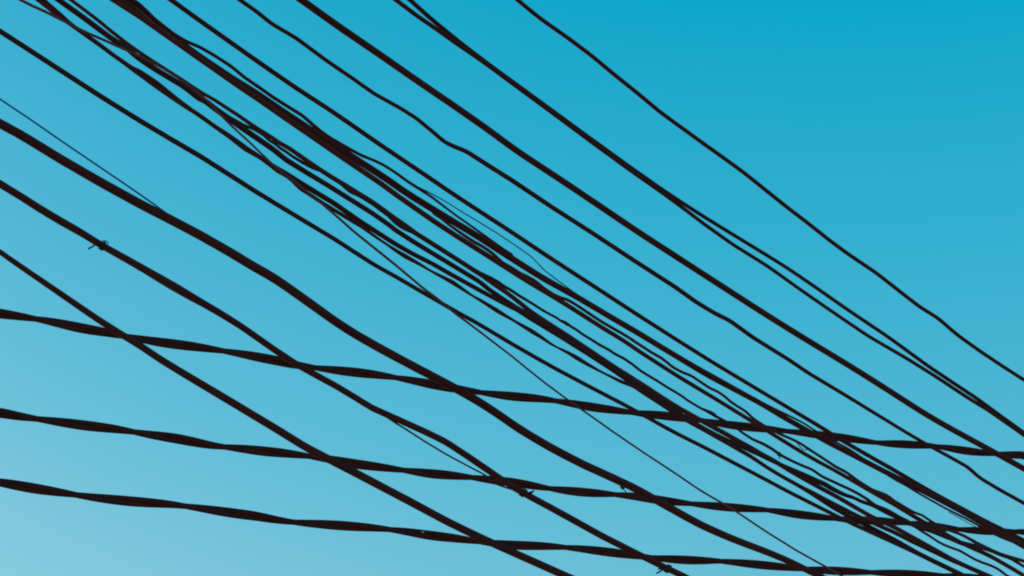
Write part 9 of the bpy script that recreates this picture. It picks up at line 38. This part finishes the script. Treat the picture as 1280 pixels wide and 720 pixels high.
'k1r': '-968.6,2814.2,4998.8,2.3 -969.4,2818.6,5002.8,2.3 -969.3,2822.5,5008.7,2.3 -968.2,2825.1,5015.0,2.3 -966.5,2825.7,5020.0,2.3 -964.5,2824.1,5022.4,2.3 -962.6,2820.9,5021.4,2.3 -961.4,2816.9,5017.4,2.3 -961.1,2813.4,5011.4,2.3 -961.7,2811.3,5005.0,2.3 -963.0,2811.3,5000.0,2.3 -964.6,2813.4,4997.6,2.3 -966.0,2817.1,4998.5,2.3 -966.8,2821.5,5002.4,2.3 -966.7,2825.4,5008.3,2.3 -965.6,2828.0,5014.6,2.3 -963.9,2828.6,5019.7,2.3 -961.8,2827.0,5022.0,2.3 -960.0,2823.8,5021.1,2.3 -958.8,2819.8,5017.0,2.3 -958.5,2816.3,5011.0,2.3 -959.1,2814.2,5004.7,2.3 -960.4,2814.2,4999.6,2.3 -962.0,2816.3,4997.2,2.3 -963.4,2820.0,4998.1,2.3',
'k1l': '-963.2,2805.3,4999.3,1.1 -964.2,2801.2,5006.6,1.1 -960.0,2805.8,5015.2,1.1 -954.4,2812.0,5018.1,1.1 -951.9,2817.9,5016.3,1.1 -953.1,2816.5,5007.6,1.1 -956.4,2809.8,4996.6,1.1 -961.9,2803.7,4993.8,1.1',
'k1t': '-967.2,2803.8,5003.8,1.9 -972.3,2792.1,4994.8,1.9 -977.1,2786.8,4986.1,1.9 -982.5,2780.7,4976.9,1.9',
'k2r': '22.7,3919.6,4841.0,2.8 23.8,3925.8,4844.8,2.8 26.2,3932.1,4850.9,2.8 29.3,3936.9,4857.8,2.8 32.3,3938.9,4863.6,2.9 34.7,3937.9,4866.7,2.9 35.7,3934.0,4866.3,2.9 35.3,3928.6,4862.4,2.9 33.6,3923.1,4856.1,2.9 31.2,3919.1,4849.1,2.8 28.8,3917.8,4843.3,2.8 27.2,3919.6,4840.1,2.8 26.9,3924.2,4840.5,2.8 28.0,3930.4,4844.2,2.8 30.4,3936.7,4850.4,2.8 33.4,3941.5,4857.3,2.8 36.5,3943.6,4863.1,2.9 38.8,3942.5,4866.2,2.9 39.9,3938.7,4865.7,2.9 39.4,3933.2,4861.8,2.9 37.7,3927.7,4855.6,2.9 35.4,3923.7,4848.6,2.9 33.0,3922.4,4842.7,2.8 31.4,3924.3,4839.6,2.8 31.0,3928.9,4839.9,2.8 32.2,3935.1,4843.7,2.8 34.5,3941.4,4849.8,2.8 37.6,3946.2,4856.7,2.9 40.7,3948.3,4862.5,2.9 43.0,3947.2,4865.7,2.9 44.1,3943.4,4865.2,2.9',
'k2t': '33.1,3916.1,4836.5,2.5 45.0,3926.5,4849.0,2.5 54.7,3937.3,4857.3,2.5 65.6,3949.5,4866.8,2.5',
'k2u': '47.5,3929.2,4850.9,2.1 55.9,3938.6,4853.5,2.1 60.7,3944.0,4858.9,2.1',
'k3r': '496.3,4447.7,4796.0,3.1 498.3,4454.8,4799.9,3.1 501.6,4462.1,4806.5,3.1 505.5,4467.7,4814.0,3.1 509.1,4470.4,4820.5,3.1 511.5,4469.5,4824.1,3.1 512.2,4465.3,4824.0,3.1 511.1,4459.2,4820.0,3.1 508.6,4452.9,4813.3,3.1 505.6,4448.2,4805.8,3.1 502.9,4446.5,4799.3,3.1 501.4,4448.4,4795.7,3.1 501.6,4453.5,4795.8,3.1 503.5,4460.6,4799.7,3.1 506.9,4467.9,4806.3,3.1 510.8,4473.6,4813.8,3.1 514.4,4476.3,4820.3,3.1 516.8,4475.4,4823.9,3.1 517.5,4471.2,4823.8,3.2 516.4,4465.1,4819.8,3.2 513.9,4458.7,4813.1,3.1 510.8,4454.0,4805.6,3.1 508.1,4452.4,4799.1,3.1 506.6,4454.3,4795.5,3.1 506.8,4459.4,4795.6,3.1 508.8,4466.5,4799.5,3.1 512.1,4473.8,4806.0,3.1 516.1,4479.5,4813.6,3.1 519.7,4482.2,4820.1,3.1 522.1,4481.3,4823.7,3.2 522.8,4477.2,4823.6,3.2',
'k3t': '502.6,4439.7,4799.8,2.7 487.2,4419.5,4789.8,2.7 476.6,4407.7,4780.1,2.7 466.0,4395.9,4770.6,2.7',
'k3u': '487.2,4419.5,4789.8,2.3 478.6,4409.9,4790.4,2.3 471.2,4401.6,4785.8,2.3',
'k4t': '372.6,4384.6,5089.4,3.6 363.3,4359.2,5064.2,3.6 359.1,4351.6,5052.4,3.6 364.3,4357.4,5046.9,3.6 370.4,4364.2,5056.3,3.6 372.8,4369.8,5065.8,3.6',
'k4u': '364.3,4357.4,5047.8,1.8 370.8,4364.6,5045.1,1.8 376.3,4370.7,5040.1,1.8',
'k5r': '1001.9,4929.0,5425.6,1.8 1003.6,4933.3,5428.2,1.8 1006.4,4938.3,5432.6,1.8 1009.8,4942.6,5437.6,1.8 1012.8,4945.3,5441.8,1.8 1014.7,4945.7,5444.2,1.8 1015.1,4943.8,5444.0,1.8 1014.0,4940.1,5441.3,1.8 1011.7,4935.8,5436.8,1.8 1008.9,4932.0,5431.8,1.8 1006.5,4930.0,5427.5,1.8 1005.1,4930.2,5425.2,1.8 1005.2,4932.8,5425.3,1.8 1006.9,4937.1,5427.9,1.8 1009.8,4942.0,5432.3,1.8 1013.1,4946.4,5437.3,1.8 1016.1,4949.1,5441.5,1.8 1018.1,4949.5,5443.9,1.8 1018.5,4947.5,5443.7,1.8 1017.3,4943.8,5441.0,1.8 1015.0,4939.5,5436.5,1.8 1012.2,4935.8,5431.5,1.8 1009.8,4933.7,5427.2,1.8 1008.4,4933.9,5424.9,1.8 1008.6,4936.5,5425.0,1.8',
'k5t': '1014.2,4942.8,5439.5,2.3 1011.5,4930.8,5422.5,2.3 1007.9,4926.7,5410.2,2.3',
'l1': '681.4,4565.7,5442.8,1.9 704.2,4588.1,5445.2,1.9 721.0,4606.8,5448.0,1.9 734.0,4621.3,5444.5,1.9 740.7,4631.8,5440.0,1.9',
'l2': '1179.4,5398.1,5700.2,2.0 1190.9,5404.9,5686.9,2.0 1202.4,5417.7,5680.1,2.0 1216.5,5433.5,5677.5,2.0 1241.3,5461.1,5691.5,2.0 1269.4,5498.4,5702.3,2.0',
'l3': '2089.2,6382.6,5785.1,2.1 2131.5,6426.8,5784.6,2.1 2175.9,6476.3,5786.0,2.1 2226.4,6532.6,5786.9,2.1 2285.6,6601.6,5792.1,2.2',
'l4': '154.6,3978.2,5471.6,1.5 165.0,3986.9,5464.7,1.5 175.7,3998.8,5462.6,1.6 189.4,4017.0,5468.4,1.6',
'c1': '-430.4,6408.7,5693.3,3.0 -425.7,6405.2,5694.0,3.0 -421.1,6412.2,5693.5,3.1',
}

def run(key):
    return [tuple(float(v) / 1000.0 for v in s.split(',')) for s in RUNS[key].split()]

# ------------------------------------------------------------------ materials
def jacket(name, col, rough=.85, spec=.06, var=.35, scale=9.0, bump=.0006):
    m = bpy.data.materials.new(name); m.use_nodes = True
    nt = m.node_tree; N = nt.nodes; L = nt.links
    b = N['Principled BSDF']
    tc = N.new('ShaderNodeTexCoord')
    n1 = N.new('ShaderNodeTexNoise'); n1.inputs['Scale'].default_value = scale; n1.inputs['Detail'].default_value = 6
    n2 = N.new('ShaderNodeTexNoise'); n2.inputs['Scale'].default_value = scale * 14; n2.inputs['Detail'].default_value = 4
    L.new(tc.outputs['Object'], n1.inputs['Vector']); L.new(tc.outputs['Object'], n2.inputs['Vector'])
    mx = N.new('ShaderNodeMix'); mx.data_type = 'RGBA'
    mx.inputs[6].default_value = (*[c * (1 - var) for c in col], 1)
    mx.inputs[7].default_value = (*[c * (1 + var) for c in col], 1)
    L.new(n1.outputs['Fac'], mx.inputs[0]); L.new(mx.outputs[2], b.inputs['Base Color'])
    b.inputs['Roughness'].default_value = rough
    b.inputs['Specular IOR Level'].default_value = spec
    bp = N.new('ShaderNodeBump'); bp.inputs['Strength'].default_value = .4; bp.inputs['Distance'].default_value = bump
    L.new(n2.outputs['Fac'], bp.inputs['Height']); L.new(bp.outputs['Normal'], b.inputs['Normal'])
    return m
M = {
    'black': jacket('black_cable_jacket', (.066, .017, .0165)),
    'charcoal': jacket('charcoal_cable_jacket', (.052, .020, .021), rough=.9, spec=.04),
    'brown': jacket('brown_black_jacket', (.088, .021, .019), rough=.8, spec=.08, scale=14),
    'thick': jacket('sun_faded_cable_jacket', (.070, .018, .0175), scale=5),
    'grey': jacket('weathered_grey_jacket', (.125, .045, .048), rough=.7),
    'blue': jacket('thin_blue_jacket', (.025, .14, .40), rough=.6),
    'metal': jacket('dull_tie_wire', (.045,.017,.018), rough=.8, spec=.06, scale=40),
    'speck': jacket('pale_speck_surface', (.42,.38,.37), rough=.4, spec=.5, var=.1, scale=60),
}

# ------------------------------------------------------------------ builders
def catmull(p, sub):
    out = []
    n = len(p)
    for i in range(n - 1):
        a, b, c, d = p[max(i - 1, 0)], p[i], p[i + 1], p[min(i + 2, n - 1)]
        # centripetal knots so that uneven spacing does not overshoot
        def dist(u, v): return max(1e-6, math.sqrt(sum((u[k] - v[k]) ** 2 for k in range(3)))) ** .5
        t1 = dist(a, b) if i > 0 else dist(b, c)
        t2 = dist(b, c)
        t3 = dist(c, d) if i < n - 2 else t2
        for j in range(sub):
            s = j / sub
            q = []
            for k in range(4):
                m1 = (c[k] - b[k]) if i == 0 else (c[k] - b[k]) + t2 * ((b[k] - a[k]) / t1 - (c[k] - a[k]) / (t1 + t2))
                m2 = (c[k] - b[k]) if i == n - 2 else (c[k] - b[k]) + t2 * ((d[k] - c[k]) / t3 - (d[k] - b[k]) / (t2 + t3))
                h = s
                q.append((2*h**3 - 3*h*h + 1) * b[k] + (h**3 - 2*h*h + h) * m1 + (-2*h**3 + 3*h*h) * c[k] + (h**3 - h*h) * m2)
            out.append(tuple(q))
    out.append(p[-1])
    return out

def tube_mesh(name, pts, sides=12, sub=3, bm=None):
    own = bm is None
    if own: bm = bmesh.new()
    p = catmull(pts, sub) if len(pts) > 2 else pts
    P = [Vector(q[:3]) for q in p]
    rings = []
    up = Vector((0, 0, 1))
    t0 = (P[1] - P[0]).normalized()
    nrm = (up - t0 * up.dot(t0)).normalized()
    for i, c in enumerate(P):
        t = (P[min(i + 1, len(P) - 1)] - P[max(i - 1, 0)]).normalized()
        nrm = (nrm - t * nrm.dot(t)).normalized()
        bi = t.cross(nrm)
        r = max(p[i][3], .0003)
        rings.append([bm.verts.new(c + (nrm * math.cos(2 * math.pi * k / sides) + bi * math.sin(2 * math.pi * k / sides)) * r) for k in range(sides)])
    for a, b in zip(rings, rings[1:]):
        for k in range(sides):
            f = bm.faces.new((a[k], a[(k + 1) % sides], b[(k + 1) % sides], b[k])); f.smooth = True
    bm.faces.new(rings[0][::-1]); bm.faces.new(rings[-1])
    if not own: return None
    bmesh.ops.recalc_face_normals(bm, faces=bm.faces)
    me = bpy.data.meshes.new(name); bm.to_mesh(me); bm.free()
    return me

def link(name, me, mat, parent=None):
    o = bpy.data.objects.new(name, me); sc.collection.objects.link(o)
    me.materials.append(mat)
    if parent is not None: o.parent = parent
    return o

def cable(key, name, label, cat, mat, group=None, sub=3):
    o = link(name, tube_mesh(name, run(key), 12, sub), M[mat])
    o['label'] = label; o['category'] = cat
    if group: o['group'] = group
    return o

def part(keys, name, parent, mat, label=None, sides=8, sub=3):
    bm = bmesh.new()
    for k in keys: tube_mesh(name, run(k), sides, sub, bm)
    bmesh.ops.recalc_face_normals(bm, faces=bm.faces)
    me = bpy.data.meshes.new(name); bm.to_mesh(me); bm.free()
    o = link(name, me, M[mat], parent)
    if label: o['label'] = label
    return o

STREET = 'overhead cables running diagonally along the street'
BUNDLE = 'thin cables of the tangled central bundle'

# ------------------------------------------------------------------ cables, from the highest down
cable('W1', 'overhead_wire', 'highest thin black wire, alone in the open sky above all the others', 'wire', 'black', STREET)
cable('W2b', 'overhead_wire', 'upper wire of the thin pair that touches and parts, second below the highest wire', 'wire', 'charcoal', STREET)
cable('W2a', 'overhead_wire', 'lower wire of the thin pair that touches and parts, just above the straight thick cable', 'wire', 'black', STREET)
cable('W3', 'thick_cable', 'straight thick black cable below the touching thin pair, with open sky on both sides', 'cable', 'thick', STREET)
cable('W4', 'overhead_wire', 'thin black wire with kinked bends directly below the straight thick cable', 'wire', 'black', STREET)
cable('W5', 'overhead_wire', 'straight thin black wire skirting the top of the tangled bundle, below the kinked wire', 'wire', 'black', STREET)
cable('W6U', 'thick_cable', 'thickest cable in the tangled bundle, upper of the two that start as one', 'cable', 'thick', BUNDLE)
w6l = cable('W6L', 'overhead_cable', 'lower cable of the two that start as one, parting by a narrow gap', 'cable', 'brown', BUNDLE)
c6m = cable('W6M', 'overhead_wire', 'wavy thin wire with a triangular loose end, peeling upward off the lower parting cable', 'wire', 'brown', BUNDLE, 2)
part(['l2'], 'loose_strand', c6m, 'metal')
cable('W6b', 'overhead_wire', 'bumpy thin wire arching twice off the upper edge of the thickest bundle cable', 'wire', 'black', BUNDLE, 2)
cable('W6c', 'hair_wire', 'hair-thin slack wire wandering just above the thickest bundle cable before rejoining it', 'wire', 'black', BUNDLE, 2)
u2 = cable('U2', 'overhead_wire', 'thin wire hanging below the thickest bundle cable at its far end', 'wire', 'black', BUNDLE, 2)
part(['l3'], 'loose_strand', u2, 'metal')
cable('B3', 'overhead_wire', 'upper edge wire of the lower half of the tangled bundle, below the clear gap', 'wire', 'brown', BUNDLE)
b4 = cable('B4', 'overhead_wire', 'wavy thin knotted wire that crosses from under to over the lower half of bundle', 'wire', 'charcoal', BUNDLE, 2)
part(['k5r', 'k5t'], 'knot', b4, 'metal')
part(['l1'], 'loose_strand', b4, 'metal')
part(['l4'], 'loose_strand', b4, 'metal')
cable('B2', 'overhead_cable', 'middle cable of the lower bundle, swelling and turning ragged near its far end', 'cable', 'charcoal', BUNDLE, 2)
cable('B1', 'overhead_cable', 'lowest even cable of the tangled bundle, next above its twisted thin partner', 'cable', 'black', BUNDLE)
cable('B1a', 'twisted_wire', 'wire pinching thin and thick in turn along the bottom of the tangled bundle', 'wire', 'black', BUNDLE, 2)
cable('W12', 'drop_wire', 'thin greyish wire slanting steeply out of the bundle, in front of the twisted cables', 'wire', 'grey', None, 2)
cable('W7', 'overhead_wire', 'lone medium black wire between the tangled bundle and the heaviest sagging cable', 'wire', 'charcoal', STREET)
cable('W8', 'hair_wire', 'hair-thin blue wire slanting down onto the heaviest sagging cable', 'wire', 'blue')
w9 = cable('W9', 'thick_cable', 'heaviest sagging black cable with a small hooked scrap under it, third from the lowest diagonal', 'cable', 'thick', STREET)
part(['k4t', 'k4u'], 'hooked_scrap', w9, 'metal')
w10 = cable('W10', 'lashed_cable', 'black cable with wire ties and a thin lashing wire, second lowest of the diagonals', 'cable', 'thick', STREET)
part(['W10b'], 'lashing_wire', w10, 'black', sub=2)
part(['k1r', 'k1l', 'k1t'], 'wire_tie', w10, 'metal', 'looped tie with one long tail')
part(['k2r', 'k2t', 'k2u'], 'wire_tie', w10, 'metal', 'tie with its tail pointing up')
part(['k3r', 'k3t', 'k3u'], 'wire_tie', w10, 'metal', 'tie with its tail pointing down')
cable('W11', 'overhead_cable', 'lowest diagonal black cable, smooth and growing thicker, without ties', 'cable', 'thick', STREET)

# ------------------------------------------------------------------ three twisted service cables across the street
for key, label in (('T1', 'topmost of three twisted cables crossing behind the diagonals'),
                   ('T2', 'middle of three twisted cables crossing behind the diagonals'),
                   ('T3', 'lowest twisted cable crossing behind the diagonals, with a tiny bright speck')):
    a = run(key + 'a')
    root = bpy.data.objects.new('twisted_cable', None); sc.collection.objects.link(root)
    root['label'] = label; root['category'] = 'cable'; root['group'] = 'twisted service cables crossing the street'
    part([key + 'a'], 'conductor', root, 'black', None, 12, 2)
    part([key + 'b'], 'conductor', root, 'black', None, 12, 2)
    if key == 'T3': part(['c1'], 'pale_speck', root, 'speck')  # tiny pale speck on the cable, built as a short bent piece

# ------------------------------------------------------------------ ground
def ground():
    bm = bmesh.new(); bmesh.ops.create_grid(bm, x_segments=40, y_segments=40, size=3000)
    me = bpy.data.meshes.new('ground'); bm.to_mesh(me); bm.free()
    m = bpy.data.materials.new('dusty_street_ground'); m.use_nodes = True
    nt = m.node_tree; N = nt.nodes; L = nt.links; b = N['Principled BSDF']
    tc = N.new('ShaderNodeTexCoord'); n1 = N.new('ShaderNodeTexNoise'); n1.inputs['Scale'].default_value = .6; n1.inputs['Detail'].default_value = 8
    L.new(tc.outputs['Object'], n1.inputs['Vector'])
    r = N.new('ShaderNodeValToRGB'); r.color_ramp.elements[0].color = (.26, .19, .13, 1); r.color_ramp.elements[1].color = (.46, .36, .27, 1)
    L.new(n1.outputs['Fac'], r.inputs['Fac']); L.new(r.outputs['Color'], b.inputs['Base Color']); b.inputs['Roughness'].default_value = .9
    o = link('ground', me, m); o['kind'] = 'structure'
ground()

# ------------------------------------------------------------------ light
SUN_EL, SUN_AZ = R(20), R(-55)        # azimuth from +Y towards +X: ahead of the camera, off to its left
w = bpy.data.worlds.new('World'); sc.world = w; w.use_nodes = True
nt = w.node_tree; N = nt.nodes; L = nt.links
bg = N['Background']
sky = N.new('ShaderNodeTexSky'); sky.sky_type = 'NISHITA'; sky.sun_disc = False
sky.sun_elevation = SUN_EL; sky.sun_rotation = SUN_AZ
sky.air_density = 2.0; sky.dust_density = .6; sky.ozone_density = 1.0; sky.altitude = 0
GRADE = ((2, .582, -.027, .368, 3), (2, .352, .268, .281, 1), (3, .42, .516, .204, 1))
# colour grade on the sky: more teal, plus added haze that thickens towards the horizon
sep = N.new('ShaderNodeSeparateColor'); com = N.new('ShaderNodeCombineColor')
L.new(sky.outputs['Color'], sep.inputs['Color'])
tc = N.new('ShaderNodeTexCoord'); sx = N.new('ShaderNodeSeparateXYZ'); L.new(tc.outputs['Generated'], sx.inputs[0])
def math_node(op, a, b):
    m = N.new('ShaderNodeMath'); m.operation = op
    for i, v in enumerate((a, b)):
        if isinstance(v, (int, float)): m.inputs[i].default_value = v
        else: L.new(v, m.inputs[i])
    return m.outputs[0]
low = math_node('SUBTRACT', 1.0, math_node('MAXIMUM', sx.outputs['Z'], 0.0))
for ch, (p, k, c, h, e) in zip(('Red', 'Green', 'Blue'), GRADE):
    v = math_node('MULTIPLY', math_node('POWER', math_node('MULTIPLY', sep.outputs[ch], .1), p), k * 10)
    v = math_node('ADD', math_node('ADD', v, c * 10), math_node('MULTIPLY', math_node('POWER', low, float(e)), h * 10))
    L.new(math_node('MAXIMUM', v, .005), com.inputs[ch])
L.new(com.outputs['Color'], bg.inputs['Color'])
bg.inputs['Strength'].default_value = .1

sl = bpy.data.lights.new('sun', 'SUN'); sl.energy = 4.0; sl.angle = R(.5); sl.color = (1, .93, .82)
so = bpy.data.objects.new('sun', sl); sc.collection.objects.link(so)
to_sun = Vector((math.sin(SUN_AZ) * math.cos(SUN_EL), math.cos(SUN_AZ) * math.cos(SUN_EL), math.sin(SUN_EL)))
so.rotation_euler = to_sun.to_track_quat('Z', 'Y').to_euler()
so.location = (0, 0, 20)

# ------------------------------------------------------------------ camera
cd = bpy.data.cameras.new('camera'); cd.lens = 50; cd.sensor_width = 36; cd.clip_start = .05; cd.clip_end = 10000
co = bpy.data.objects.new('camera', cd); sc.collection.objects.link(co)
co.location = (0, 0, 3.2); co.rotation_euler = (R(90 + 31.0), 0, 0)
sc.camera = co

sc.cycles.filter_width = 1.9
sc.view_settings.view_transform = 'Standard'
try: sc.view_settings.look = 'None'
except Exception: pass
sc.view_settings.exposure = 0; sc.view_settings.gamma = 1; sc.view_settings.use_curve_mapping = False
